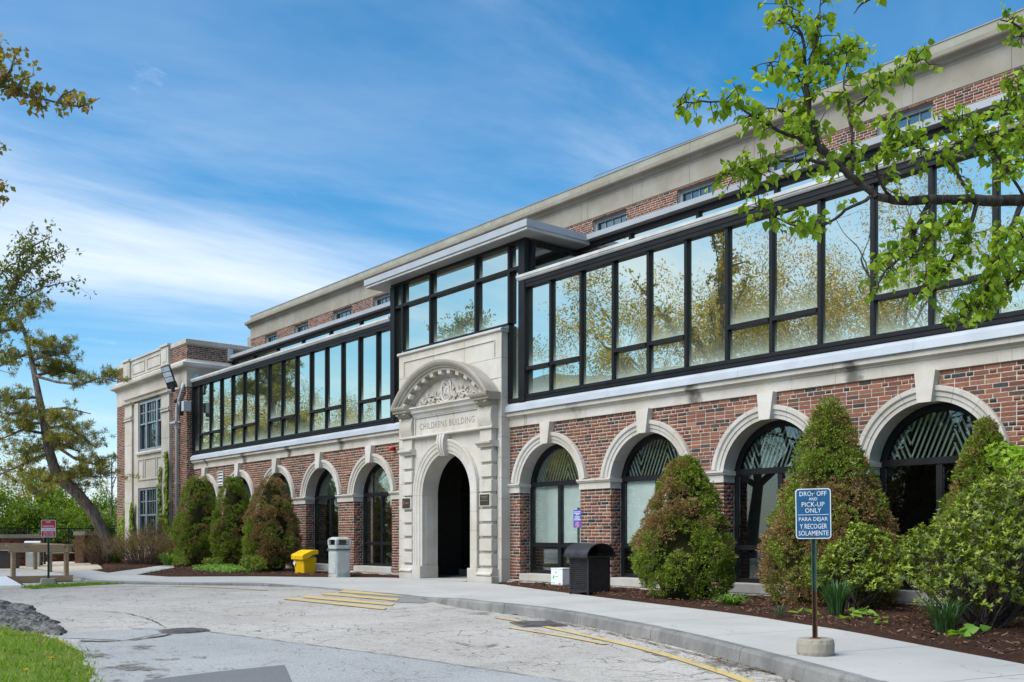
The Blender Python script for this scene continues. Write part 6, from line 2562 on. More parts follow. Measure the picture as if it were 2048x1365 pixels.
def spruce(label, base, H, RW, seed, brown, n=8500, profile=1.15, belly=.22, lean=0.0):
    n = int(n * 1.45)
    t = empty('dwarf_spruce', (base[0], base[1], 0))
    rs = np.random.default_rng(seed)

    def radius(h, a):
        r = RW * np.clip((1 - h) / (1 - belly), 0, 1) ** (1 / profile)
        lowr = RW * (.70 + .30 * np.clip(h / belly, 0, 1) ** .7)
        r = np.where(h < belly, lowr, r)
        return r

    # foliage grows in rounded pads; the creases between them stay open
    nb = int(135 * (H * RW) / 2.0) + 40
    bh = np.sort(rs.random(nb) ** .92) * .985
    ba = (np.arange(nb) * 2.39996 + rs.normal(0, .5, nb)) % (2 * np.pi)
    br = rs.uniform(.13, .25, nb) * (RW / .8) * (1.12 - .62 * bh)
    rr = radius(bh, ba) * rs.uniform(.86, 1.0, nb)
    B = np.stack([np.maximum(rr - br * .45, 0) * np.cos(ba), np.maximum(rr - br * .45, 0) * np.sin(ba), .10 + bh * (H - .14)], 1)
    w = br ** 2
    bi = rs.choice(nb, n, p=w / w.sum())
    d = unit(rs.normal(size=(n, 3)))
    o2 = np.stack([np.cos(ba[bi]), np.sin(ba[bi]), np.full(n, .45)], 1)
    o2 = unit(o2)
    dt = (d * o2).sum(1)
    d = np.where((dt < -.15)[:, None], d - 2 * dt[:, None] * o2, d)
    ln = vnoise(B[bi] + d * br[bi][:, None], 9.0, seed * 1.3)
    P = B[bi] + d * (br[bi] * (1.0 + .28 * ln) * rs.uniform(.88, 1.05, n))[:, None] * np.array((1.05, 1.05, .85))
    a = np.arctan2(P[:, 1], P[:, 0])
    dcl = d
    hh = P[:, 2] / H
    out = unit(dcl + np.array((0, 0, .35)))
    nn = 6
    PP = np.repeat(P, nn, axis=0) + rs.normal(0, .012, (n * nn, 3))
    DD = np.repeat(out, nn, axis=0) + rs.normal(0, .50, (n * nn, 3))
    LL = rs.uniform(.024, .048, n * nn)
    bn = brown(P, hh, a, vnoise(P, 2.6, seed + 3.1), vnoise(P, 6.5, seed + 9.7))
    bpad = brown(B, B[:, 2] / H, ba, vnoise(B, 2.6, seed + 3.1), vnoise(B, 6.5, seed + 9.7))
    pad_b = rs.random(nb) < np.clip(bpad, 0, 1)
    isb = np.where(rs.random(n) < .12, rs.random(n) < np.clip(bn, 0, 1), pad_b[bi])
    col = np.where(isb[:, None], blend(n, BROWNS), blend(n, GREENS, [4, 4, 2, 3]))
    C = np.repeat(col, nn, axis=0) * rs.uniform(.8, 1.25, (n * nn, 1))
    keep = PP[:, 2] > .01
    link('foliage', leaf_mesh('foliage', PP[keep], DD[keep], LL[keep], LL[keep] * .38, C[keep], .1), 'needles', t)
    # added dark core closing the gaps, its colour standing in for inner shade
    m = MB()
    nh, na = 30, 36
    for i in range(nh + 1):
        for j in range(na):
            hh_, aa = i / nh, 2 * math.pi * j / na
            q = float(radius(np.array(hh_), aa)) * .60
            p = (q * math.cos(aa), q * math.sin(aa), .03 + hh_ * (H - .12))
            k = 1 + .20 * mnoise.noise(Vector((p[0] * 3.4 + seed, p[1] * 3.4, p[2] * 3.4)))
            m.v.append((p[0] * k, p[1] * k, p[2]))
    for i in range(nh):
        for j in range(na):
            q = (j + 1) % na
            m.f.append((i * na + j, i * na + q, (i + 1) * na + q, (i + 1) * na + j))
    m.build('dark_core', 'spruce_dark_core', t, smooth=True)
    MB().tube([(0, 0, -.05), (.02, 0, .3), (0, 0, H * .8)], [.07, .06, .015], 8).build('trunk', 'dark_bark', t)
    tag(t, label, 'conifer', 'clipped dwarf spruces along the front')
    return t


soil_mat('spruce_dark_core', (.020, .022, .006), (.040, .038, .012), 22)  # dark colour of the added core, shade between the pads put into it
nobrown = lambda P, h, a, n1, n2: .06 + .25 * (n2 > .25) + .5 * ((h < .12) & (n1 > .1))
spruce('tall green dwarf spruce at the far end of the row by the wing', (-31.397, -1.15, -0.093), 2.98, .80, 1, nobrown, 8500, 2.4, .28)
spruce('middle green dwarf spruce between the far spruce and the browned one', (-28.47, -1.25, -0.012), 2.86, .66, 2, lambda P, h, a, n1, n2: .08 + .6 * ((n1 > .12) & (h < .55)), 7500, 2.2, .30)
spruce('browned dwarf spruce with green patches beside the yellow grit bin', (-25.76, -1.3, 0.062), 2.68, .80, 3,
       lambda P, h, a, n1, n2: np.clip(.92 - 1.1 * ((P[:, 0] + 1.0 * P[:, 1] < -.42) & (h < .55)) - .5 * (n1 > .30), .04, .95), 9000, 2.3, .30)
spruce('rounded dwarf spruce with browned shoulder beside the slatted receptacle', (-10.472, -1.55, 0.16), 2.30, .80, 4,
       lambda P, h, a, n1, n2: np.clip(.12 + 1.1 * ((P[:, 0] * .75 + P[:, 1] * .65 < -.02) & (h > .33) & (h < .97)) * (n2 > -.35) - .4 * (h < .3), .03, .8), 11500, 1.75, .25)
spruce('tallest near dwarf spruce, green tipped and brown below, behind the blue sign', (-8.163, -1.05, 0.169), 2.98, .95, 5,
       lambda P, h, a, n1, n2: np.clip(.15 + .75 * ((h < .62) & (n1 > -.18)) + .3 * (n2 > .2), .05, .85), 13000, 1.45, .16)
spruce('dwarf spruce half hidden behind the large rhododendron', (-5.961, -0.95, 0.267), 2.52, .74, 6, lambda P, h, a, n1, n2: .14 + .35 * (n1 > .15), 8000, 1.25, .16)


# --- leafy shrubs --------------------------------------------------------
def shrub(label, name, base, blobs, n_ros, leaf_l, leaf_w, cols, wts, seed, per=6, mat='glossy_leaf', cat='shrub', stems=26, up=.9, inner=True, group=None):
    t = empty(name, (base[0], base[1], 0))
    rs = np.random.default_rng(seed)
    blobs = np.array(blobs, float)
    vol = (blobs[:, 3] * blobs[:, 4])
    bi = rs.choice(len(blobs), n_ros, p=vol / vol.sum())
    d = unit(rs.normal(size=(n_ros, 3)))
    d[:, 2] = np.where(d[:, 2] < -.35, -d[:, 2], d[:, 2])
    rad = rs.uniform(.55, 1.06, n_ros) ** .5
    P = blobs[bi, :3] + d * rad[:, None] * blobs[bi][:, [3, 3, 4]]
    lump = vnoise(P, 4.0, seed)
    P += d * (lump * .10)[:, None]
    keep = P[:, 2] > .04
    P, d = P[keep], d[keep]
    n = len(P)
    axis = unit(d + np.array((0, 0, up)) + rs.normal(0, .25, (n, 3)))
    PP = np.repeat(P, per, axis=0)
    AX = np.repeat(axis, per, axis=0)
    rnd = unit(np.cross(AX, rs.normal(size=(n * per, 3))))
    DD = rnd + AX * rs.uniform(.15, .9, (n * per, 1))
    PP = PP + AX * rs.uniform(-.02, .03, (n * per, 1))
    col = blend(n, cols, wts)
    C = np.repeat(col, per, axis=0) * rs.uniform(.82, 1.2, (n * per, 1))
    LL = rs.uniform(.75, 1.2, n * per) * leaf_l
    link('foliage', leaf_mesh('foliage', PP, DD, LL, LL * leaf_w, C, .16, nrm=AX), mat, t)
    m = MB()
    for k in range(stems):
        j = rs.integers(0, n)
        e = P[j]
        s = np.array((rs.normal(0, .08), rs.normal(0, .08), -.02))
        mid = s * .5 + e * .5 + rs.normal(0, .06, 3)
        mid[2] *= .8
        m.tube([tuple(s), tuple(mid), tuple(e)], [.014, .010, .004], 5)
    m.build('stems', 'dark_bark', t)
    tag(t, label, cat, group)
    return t


LIME = [(.15, .20, .015), (.21, .27, .022), (.085, .125, .016), (.050, .075, .012), (.13, .14, .035)]
rb_ = (-5.038, -3.005, 0)
shrub('large glossy rhododendron bush at the near end of the bed', 'rhododendron', rb_,
      [(0, 0, .85, .62, .62), (.45, .30, 1.05, .62, .60), (-.42, -.20, .62, .50, .48), (-.75, .35, .55, .40, .40), (.70, -.25, .70, .55, .55), (.25, .1, 1.35, .45, .40), (-.25, .55, .78, .45, .40), (.95, .4, 1.2, .5, .5), (.1, -.35, .40, .55, .32), (-.62, .0, .9, .25, .22)],
      3300, .052, .38, LIME, [3, 3, 3, 3, 1], 41, 7, stems=90)
shrub('smaller leafy rhododendron just behind the blue sign post', 'rhododendron', (-7.299, -1.9, 0.241),
      [(0, 0, .60, .36, .38), (.22, .1, .80, .30, .32), (-.26, -.08, .42, .30, .28), (.40, -.15, .38, .32, .26), (.05, .15, 1.02, .20, .18)],
      1300, .050, .38, LIME, [3, 3, 3, 2, 1], 42, 7, stems=30)
shrub('bright green leafy sapling branch rising at the picture edge behind the rhododendron', 'young_tree', (-5.282, -1.2, 0.308),
      [(0, 0, 1.75, .35, .28), (.3, .2, 2.0, .4, .4), (-.35, .1, 1.95, .25, .18)], 420, .085, .6, [(.13, .21, .02), (.18, .27, .03)], None, 43, 4, 'leaf', 'tree', 14, -.2)
# low clumps on the left bed
for i, (p, R_, lb) in enumerate((((-30.989, -1.9, -0.082), .26, 'low rounded evergreen clump at the tip of the far bed'), ((-27.847, -2.15, 0.01), .27, 'low evergreen clump in front of the two far spruces'), ((-25.005, -2.2, 0.089), .34, 'low evergreen clump at the foot of the browned spruce'))):
    shrub(lb, 'low_evergreen', p, [(0, 0, R_ * .6, R_, R_ * .8), (R_ * .6, .05, R_ * .5, R_ * .7, R_ * .55)], 650, .035, .4, GREENS, None, 50 + i, 7, 'needles', 'shrub', 8, .6, group='low evergreen clumps in the far bed')
gcv = (-26.609, -2.3, 0.047)
t = shrub('pale green groundcover spreading below the far spruces', 'groundcover', gcv, [(-.9, .0, .06, .5, .10), (0, -.1, .06, .6, .11), (.8, -.2, .06, .5, .10), (1.5, -.3, .06, .4, .08)], 900, .05, .55, [(.12, .22, .04), (.16, .28, .06), (.08, .16, .03)], None, 60, 5, 'leaf', 'groundcover', 6, 1.2)


# --- strap-leaved clumps -------------------------------------------------
def strap_clump(label, base, n, H, spread, w, cols, seed, arch=.6, name='daylily'):
    t = empty(name, (base[0], base[1], .02))
    rs = np.random.default_rng(seed)
    V, F, C = [], [], []
    for k in range(n):
        a = rs.uniform(0, 2 * math.pi)
        r0 = spread * .35 * math.sqrt(rs.random())
        x, y = r0 * math.cos(a), r0 * math.sin(a)
        a2 = a + rs.normal(0, .5)
        L = H * rs.uniform(.7, 1.2)
        out = spread * rs.uniform(.2, 1.0)
        ww = w * rs.uniform(.7, 1.2)
        c = np.array(cols[rs.integers(len(cols))]) * rs.uniform(.75, 1.25)
        o = len(V)
        seg = 6
        for i in range(seg + 1):
            q = i / seg
            rr = out * q ** 1.7
            z = L * (q - arch * rs.uniform(.85, 1.0) * q ** 3 * .75)
            wd = ww * (1 - q ** 3) * (.6 + .4 * min(1, q * 4)) + .0004
            px, py = x + rr * math.cos(a2), y + rr * math.sin(a2)
            V += [(px - wd * math.sin(a2), py + wd * math.cos(a2), max(z, .01)), (px + wd * math.sin(a2), py - wd * math.cos(a2), max(z, .01))]
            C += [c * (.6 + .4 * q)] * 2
        for i in range(seg):
            F.append((o + 2 * i, o + 2 * i + 1, o + 2 * i + 3, o + 2 * i + 2))
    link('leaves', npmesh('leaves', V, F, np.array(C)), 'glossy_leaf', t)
    tag(t, label, 'plant', 'strap-leaved plants in the bed')
    return t


DLG = [(.10, .20, .022), (.13, .25, .03), (.075, .16, .02)]
IRS = [(.045, .105, .030), (.06, .13, .04), (.035, .085, .026)]
strap_clump('bright green arching daylily clump between the rounded spruce and the sign', (-8.897, -2.369, 0), 120, .30, .34, .011, DLG, 70, 1.0)
strap_clump('upright dark green daffodil clump right behind the blue sign post', (-6.991, -2.734, 0), 190, .50, .26, .008, IRS, 71, .25, 'daffodil')
strap_clump('loose dark green daffodil clump in front of the large rhododendron', (-5.037, -3.842, 0), 110, .48, .34, .008, IRS, 72, .45, 'daffodil')
strap_clump('sparse small daffodil tuft near the pavement edge', (-7.35, -3.404, 0), 16, .24, .14, .006, IRS, 73, .5, 'daffodil')
strap_clump('green lily tuft under the brown twiggy bush by the wing', (-36.347, -2.2, -0.078), 110, .55, .5, .014, DLG, 74, .7)
strap_clump('green lily tuft between the twiggy bush and the far spruce', (-32.619, -1.7, 0.002), 120, .6, .45, .014, DLG, 75, .6)


def broad_leaves(label, base, n, size, seed):
    t = empty('broadleaf_seedling', (base[0], base[1], .03))
    rs = np.random.default_rng(seed)
    a = rs.uniform(0, 6.28, n)
    P = np.stack([np.cos(a) * size * .5, np.sin(a) * size * .5, rs.uniform(.03, .10, n)], 1)
    D = np.stack([np.cos(a), np.sin(a), rs.uniform(-.3, .5, n)], 1)
    link('leaves', leaf_mesh('leaves', P, D, size * rs.uniform(.7, 1.2, n), size * .8, blend(n, [(.10, .20, .025), (.14, .24, .03)]), heart=True), 'leaf', t)
    tag(t, label, 'plant', 'broad-leaved seedlings in the mulch')


broad_leaves('broad pale leaf cluster low beside the sign post', (-7.15, -3.161, 0), 4, .15, 81)
broad_leaves('broad leaf cluster at the foot of the upright daffodil clump', (-6.506, -3.256, 0), 5, .14, 82)
broad_leaves('broad leaves standing beside the upright daffodil clump', (-6.712, -2.627, 0), 7, .13, 83)
broad_leaves('small lone seedling in open mulch by the pavement', (-5.907, -3.519, 0), 4, .10, 84)
broad_leaves('tiny seedling pair nearer the wall in open mulch', (-6.404, -2.919, 0), 3, .09, 87)
broad_leaves('broad leaf cluster at the foot of the loose daffodil clump', (-4.64, -4.259, 0), 7, .12, 85)
broad_leaves('broad leaves beside the pavement below the rhododendron', (-4.628, -4.03, 0), 5, .11, 86)

# --- twiggy brown bush by the wing --------------------------------------
def twig_bush(label, base, n, H, S, seed, leafy):
    t = empty('twiggy_bush', (base[0], base[1], 0))
    rs = np.random.default_rng(seed)
    m = MB()
    tips = []
    for k in range(n):
        a, sp_ = rs.uniform(0, 6.28), S * math.sqrt(rs.random())
        s = (sp_ * .3 * math.cos(a), sp_ * .3 * math.sin(a), -.02)
        h = H * rs.uniform(.55, 1.05) * (1 - .35 * (sp_ / S) ** 2)
        e = (sp_ * math.cos(a), sp_ * math.sin(a), h)
        mid = ((s[0] + e[0]) / 2 * .8 + rs.normal(0, .05), (s[1] + e[1]) / 2 * .8 + rs.normal(0, .05), h * .55)
        m.tube([s, mid, e], [.010, .007, .003], 3, caps=False)
        for j in range(3):
            f = rs.uniform(.4, .95)
            b0 = np.array(mid) * (1 - f) + np.array(e) * f
            e2 = b0 + np.array((rs.normal(0, .13), rs.normal(0, .13), rs.uniform(.05, .22)))
            m.tube([tuple(b0), tuple(e2)], [.005, .002], 3, caps=False)
            tips.append(e2)
            tips.append(b0)
    m.build('stems', 'twig_brown', t)
    tips = np.array(tips)
    P = np.repeat(tips, leafy, axis=0) + rs.normal(0, .05, (len(tips) * leafy, 3))
    D = rs.normal(size=P.shape) + np.array((0, 0, .6))
    link('foliage', leaf_mesh('foliage', P, D, rs.uniform(.02, .045, len(P)), .018, blend(len(P), [(.15, .10, .055), (.19, .125, .07), (.09, .10, .03), (.11, .14, .03)], [4, 3, 2, 1])), 'leaf', t)
    tag(t, label, 'bush')


twig_bush('wide brown twiggy bush in front of the wing window', (-34.19, -2, -0.064), 190, 1.25, 1.35, 91, 6)
twig_bush('brown twiggy bush around the leaning pine trunk', (-36.678, -2.6, -0.114), 130, 1.15, 1.1, 92, 5)
twig_bush('taller reddish twig bush against the wing window', (-35.002, -1.25, -0.1), 70, 1.75, .55, 93, 6)
twig_bush('low browned twig tuft beside the browned spruce', (-25.24, -0.75, 0.134), 50, .75, .3, 94, 9)


# --- ivy on the wing -----------------------------------------------------
def ivy(label, patches, seed):
    t = empty('climbing_ivy', (patches[0][0], WF, 0))
    rs = np.random.default_rng(seed)
    Ps = []
    for (x0, x1, z0, z1, n, yo) in patches:
        x = rs.uniform(x0, x1, n)
        z = z0 + (z1 - z0) * rs.random(n) ** 1.3
        taper = 1 - .55 * ((z - z0) / (z1 - z0)) ** 1.5
        xc = (x0 + x1) / 2
        x = xc + (x - xc) * taper + .05 * np.sin(z * 5 + seed)
        Ps.append(np.stack([x - patches[0][0], np.full(n, yo) - rs.uniform(.01, .07, n), z], 1))
    P = np.concatenate(Ps)
    n = len(P)
    D = np.stack([rs.normal(0, .6, n), np.full(n, -.35), np.full(n, -.8) + rs.normal(0, .3, n)], 1)
    nr = np.stack([rs.normal(0, .3, n), np.full(n, -1.0), np.full(n, .4)], 1)
    link('leaves', leaf_mesh('leaves', P, D, rs.uniform(.10, .16, n), .12, blend(n, [(.16, .21, .022), (.20, .25, .03), (.11, .16, .02), (.07, .12, .015)]), heart=True, nrm=nr), 'leaf', t)
    m = MB()
    for (x0, x1, z0, z1, k, yo) in patches:
        for j in range(2):
            xa = (x0 + x1) / 2 - patches[0][0] + .06 * (j - .5)
            m.tube([(xa, yo - .01, max(0, z0 - .2)), (xa + .04, yo - .012, (z0 + z1) / 2), (xa - .02, yo - .01, z1)], [.012, .009, .004], 4)
    m.build('stems', 'twig_brown', t)
    tag(t, label, 'ivy', 'ivy on the end wing')


ivy('yellow-green ivy on the brick at the far corner of the wing', [(-42.2, -41.1, .3, 1.75, 460, 0), (-41.3, -41.05, 1.4, 2.6, 90, 0)], 1)
ivy('narrow yellow-green ivy strip beside the far pilaster of the wing', [(-40.30, -39.88, .5, 2.35, 330, -.10)], 2)
ivy('tall ivy column climbing the near pilaster of the wing', [(-37.15, -35.6, .2, 1.7, 800, -.10), (-36.45, -36.10, 1.5, 4.15, 380, -.10), (-37.1, -36.85, 1.6, 3.6, 110, -.10)], 3)

# ------------------------------------------------------------------ trees
def grow(m, rs, start, d, L, r, depth, tips, bend=.25, up=.12, split=(2, 4), shrink=.68, nodes=None):
    pts, rad = [np.array(start)], [r]
    d = np.array(d, float)
    n = 4
    for i in range(n):
        d = unit(d + rs.normal(0, bend / n * 2, 3) + np.array((0, 0, up / n)))
        pts.append(pts[-1] + d * L / n)
        rad.append(r * (1 - .45 * (i + 1) / n))
    m.tube([tuple(p) for p in pts], rad, 7 if r > .05 else (5 if r > .012 else 3), caps=False)
    if depth == 0:
        tips.append((pts[-1], d))
        tips.append((pts[-2], d))
        tips.append((pts[-3], d))
        return
    k = rs.integers(split[0], split[1] + 1)
    for i in range(k):
        f = rs.uniform(.35, 1.0) if i else 1.0
        j = min(n, max(1, int(round(f * n))))
        nd = unit(d + rs.normal(0, .62, 3) + np.array((0, 0, .10)))
        grow(m, rs, pts[j], nd, L * shrink * rs.uniform(.8, 1.15), rad[j] * .66, depth - 1, tips, bend, up, split, shrink)


def tree_meshes(name, seed, H, r, depth, per, leaf, lw, cols, wts=None, up=.12, split=(2, 4), shrink=.7, spread=.16, droop=0.0, bole=.30, first=None):
    rs = np.random.default_rng(seed)
    m = MB()
    tips = []
    top = np.array((rs.normal(0, .03) * H, rs.normal(0, .03) * H, H * bole))
    m.tube([(0, 0, -.2), tuple(top * .5), tuple(top)], [r * 1.15, r * .9, r * .75], 9, caps=False)
    k = first or 5
    for i in range(k):
        a = 2 * math.pi * (i + rs.uniform(-.3, .3)) / k
        e = rs.uniform(.45, 1.1)
        d = np.array((math.cos(a), math.sin(a), e))
        grow(m, rs, top * rs.uniform(.75, 1.0) if i else top, unit(d if i else np.array((rs.normal(0, .15), rs.normal(0, .15), 1))), H * .30 * rs.uniform(.85, 1.15), r * .5, depth, tips, .3, up, split, shrink)
    tp = np.array([t[0] for t in tips])
    td = np.array([t[1] for t in tips])
    P = np.repeat(tp, per, axis=0) + rs.normal(0, spread, (len(tp) * per, 3))
    D = np.repeat(td, per, axis=0) * .4 + rs.normal(0, .8, (len(tp) * per, 3)) + np.array((0, 0, -droop))
    L = rs.uniform(.7, 1.25, len(P)) * leaf
    wood = m.mesh('trunk', True)
    clump = np.repeat(rs.uniform(.75, 1.25, (len(tp), 1)), per, axis=0)
    crown = leaf_mesh('crown', P, D, L, L * lw, blend(len(P), cols, wts) * clump)
    return wood, crown


def place_tree(name, meshes, loc, rz, sc, label, wood='dark_bark', leafm='leaf', group=None):
    t = empty(name, loc, rz)
    t.scale = (sc, sc, sc)
    link('trunk', meshes[0], wood, t)
    link('crown', meshes[1], leafm, t)
    tag(t, label, 'tree', group)
    return t


FRESH = [(.075, .125, .010), (.115, .175, .016), (.045, .08, .008), (.15, .19, .022)]
TA = tree_meshes('a', 5, 6.5, .14, 3, 16, .16, .62, FRESH, None, .15, (2, 4), .72, .20)
TB = tree_meshes('b', 6, 5.0, .11, 3, 20, .17, .62, [(.038, .068, .007), (.062, .105, .010), (.095, .14, .013)], None, .05, (3, 4), .70, .22, bole=.18)
TY = tree_meshes('y', 7, 9.0, .18, 3, 8, .13, .5, [(.20, .20, .05), (.16, .17, .04), (.12, .15, .03)], None, .25, (2, 4), .72, .22)
BKG = [(-60, 52, 0, 1.05, 'fresh green tree beyond the railing at the picture edge'), (8, 60, 2, 1.0, 'sparse yellowish tree rising beyond the railing above the deck'), (45, 50, 1, 1.0, 'dense dark green tree beyond the railing behind the deck rail'),
       (88, 55, 0, .95, 'fresh green tree beyond the railing behind the red sign'), (125, 49, 1, .92, 'low dense green tree beyond the railing left of the leaning pine trunk'), (178, 54, 0, .78, 'bright green tree between the leaning pine and the wing'),
       (205, 50, 1, .85, 'low bushy green tree against the far corner of the wing'), (232, 66, 0, .82, 'green tree partly hidden behind the wing corner'), (-10, 75, 2, 1.2, 'tall pale yellow tree far beyond the railing'), (150, 72, 1, 1.1, 'far green tree mass behind the leaning pine'), (100, 80, 0, 1.15, 'far fresh green tree seen past the red sign')]
LOCS = [(-58.26, -2.735, 1.03), (-65.916, 0.545, 1.03), (-54.338, -1.106, 1.03), (-59.014, 1.077, 1.03), (-51.995, 0.173, 1.03), (-56.384, 2.706, 1.03), (-51.775, 2.018, 1.03), (-67.773, 7.743, 1.03), (-82.828, 3.58, 1.03), (-75.825, 7.387, 1.03), (-85.531, 8.168, 1.03)]
for i, ((px, lam, kind, sc, lb), lc) in enumerate(zip(BKG, LOCS)):
    place_tree('background_tree', (TA, TB, TY)[kind], (lc[0], lc[1], -1.4), 1.1 * i, sc, lb, 'grey_bark' if kind == 2 else 'dark_bark', 'leaf', 'trees beyond the railing')
# bare slender tree against the sky
m = MB()
rs = np.random.default_rng(15)
dummy = []
m.tube([(0, 0, -.2), (.05, 0, 2.5), (0, .05, 5.0), (.05, 0, 7.2)], [.10, .08, .05, .012], 7, caps=False)
for k in range(16):
    z = 2.2 + 4.6 * k / 16
    a = rs.uniform(0, 6.28)
    grow(m, rs, (.02, .02, z), unit(np.array((math.cos(a), math.sin(a), 1.4))), 1.3 * (1.15 - k / 20), .028, 1, dummy, .25, .35, (2, 3), .65)
bt = empty('bare_tree', (-59.744, 4.918, 1.03))
bt.location.z = -1.4
m.build('trunk', 'grey_bark', bt, smooth=True)
tag(bt, 'slender leafless tree against the sky beside the wing', 'tree')

# --- leaning pine --------------------------------------------------------
pine = empty('pine_tree', (-36.67, -2.273, 0.059))
PO = np.array(pine.location)


def rel(pts):
    return [tuple(np.array(p) - PO) for p in pts]


trunk = rel([(-36.659, -2.259, -0.067), (-36.613, -2.36, 0.51), (-36.646, -2.558, 1.191), (-36.813, -2.92, 1.939), (-37.014, -3.322, 2.506), (-37.212, -3.722, 2.909), (-37.308, -3.996, 3.31), (-37.42, -4.133, 3.911), (-37.51, -4.242, 4.548), (-37.566, -4.31, 5.113), (-37.655, -4.42, 5.82), (-37.864, -4.517, 6.632), (-38.085, -4.628, 7.537), (-38.329, -4.768, 8.322), (-38.607, -4.95, 9.058), (-38.864, -5.105, 9.654)])
m = MB()
m.tube(trunk, [.32, .235, .21, .20, .195, .19, .182, .168, .15, .138, .12, .10, .08, .06, .04, .02], 14)
m.build('trunk', 'pine_bark', pine, smooth=True)
PB = [
    ([(-37.864, -4.517, 6.685), (-36.859, -4.08, 6.395), (-35.697, -3.609, 6.199), (-34.847, -3.203, 6.375), (-34.297, -2.848, 6.209)], .4),
    ([(-38.04, -4.573, 7.27), (-37.262, -4.255, 7.34), (-36.448, -3.894, 7.337)], .3), ([(-37.864, -4.517, 6.685), (-37.925, -3.802, 6.945), (-37.912, -3.156, 6.975)], .35),
    ([(-37.588, -4.338, 5.432), (-36.66, -3.837, 5.486), (-35.677, -3.27, 5.227)], 2.0), ([(-37.666, -4.433, 5.909), (-37.724, -5.134, 5.818), (-37.824, -5.887, 5.607)], .3),
    ([(-37.532, -4.269, 4.795), (-36.448, -3.894, 4.835), (-35.676, -3.583, 4.447), (-34.933, -3.308, 3.983)], .3), ([(-37.51, -4.242, 4.618), (-37.395, -5.049, 4.696), (-37.549, -5.867, 4.241)], .25),
    ([(-37.409, -4.119, 3.964), (-37.307, -4.942, 3.549), (-37.494, -5.8, 3.073)], .3), ([(-37.364, -4.064, 4.265), (-36.227, -3.625, 3.688), (-35.349, -3.185, 3.451), (-34.903, -2.956, 2.959)], .45),
    ([(-37.324, -3.859, 3.175), (-36.327, -3.431, 3.179), (-35.436, -2.976, 3.016)], .3), ([(-37.279, -3.804, 3.033), (-36.405, -4.472, 2.73), (-35.899, -5.117, 2.422)], .2),
    ([(-37.554, -4.297, 5.025), (-38.358, -4.645, 4.981), (-39.481, -5.068, 5.23)], .3), ([(-38.152, -4.71, 7.946), (-37.362, -4.378, 7.726), (-36.859, -4.08, 7.566)], .3), ([(-38.34, -4.781, 8.447), (-38.406, -5.335, 8.26), (-38.566, -5.845, 8.113)], .2),
    ([(-38.528, -4.853, 8.736), (-37.846, -4.652, 8.967), (-37.485, -4.527, 9.132)], .2), ([(-38.085, -4.628, 7.537), (-38.294, -5.199, 7.199), (-38.709, -5.705, 6.881)], .2), ([(-37.909, -4.571, 7.075), (-38.275, -3.914, 7.105), (-38.448, -3.494, 6.807)], .3),
    ([(-37.465, -4.187, 4.318), (-38.835, -4.281, 4.048), (-39.951, -4.696, 4.098)], .3), ([(-37.285, -3.969, 3.257), (-38.028, -3.297, 3.048), (-38.264, -2.796, 2.615)], .3), ([(-37.42, -4.133, 3.964), (-38.166, -3.466, 4.321), (-38.637, -2.778, 4.115)], .3),
    ([(-37.622, -4.379, 5.555), (-36.895, -5.07, 5.254), (-36.672, -5.744, 5.129)], .25), ([(-37.218, -3.887, 3.081), (-38.627, -4.028, 3.23), (-39.667, -4.507, 2.984)], .3), ([(-37.532, -4.269, 4.76), (-36.433, -4.191, 5.106), (-35.704, -3.933, 4.939)], .4), ([(-37.51, -4.242, 4.724), (-36.155, -4.167, 4.31), (-35.385, -3.859, 4.135)], .4)]
m = MB()
tp_, wt_ = [], []
rs = np.random.default_rng(31)
for pts, f0 in PB:
    p = [np.array(q) for q in rel(pts)]
    n = len(p)
    m.tube([tuple(q) for q in p], [.055 * (1 - .8 * i / (n - 1)) + .008 for i in range(n)], 6, caps=False)
    if f0 > 1:
        continue
    tot = 28
    for k in range(tot):
        f = f0 + (1 - f0) * (k + rs.random()) / tot
        s = f * (n - 1)
        i = min(int(s), n - 2)
        b0 = p[i] * (1 - (s - i)) + p[i + 1] * (s - i)
        e = b0 + np.array((rs.normal(0, .30), rs.normal(0, .30), rs.normal(.12, .13))) * (.5 + .7 * f)
        m.tube([tuple(b0), tuple(e)], [.012, .006], 4, caps=False)
        tp_.append(e)
        for q in range(2):
            tp_.append(e + rs.normal(0, .11, 3) * np.array((1, 1, .6)))
m.build('branches', 'pine_bark', pine)
tp_ = np.array(tp_)
nn = 28
P = np.repeat(tp_, nn, axis=0) + rs.normal(0, .03, (len(tp_) * nn, 3))
D = rs.normal(size=P.shape) + np.array((0, 0, .75))
clump = np.repeat(blend(len(tp_), [(.095, .095, .018), (.13, .125, .028), (.065, .075, .014), (.16, .14, .035)], [3, 3, 3, 1]), nn, axis=0)
link('needles', leaf_mesh('needles', P, D, rs.uniform(.10, .19, len(P)), .020, clump * rs.uniform(.75, 1.25, (len(P), 1)), .05), 'needles', pine)
tag(pine, 'tall pine with a bent leaning trunk in the bed beside the wing', 'tree')

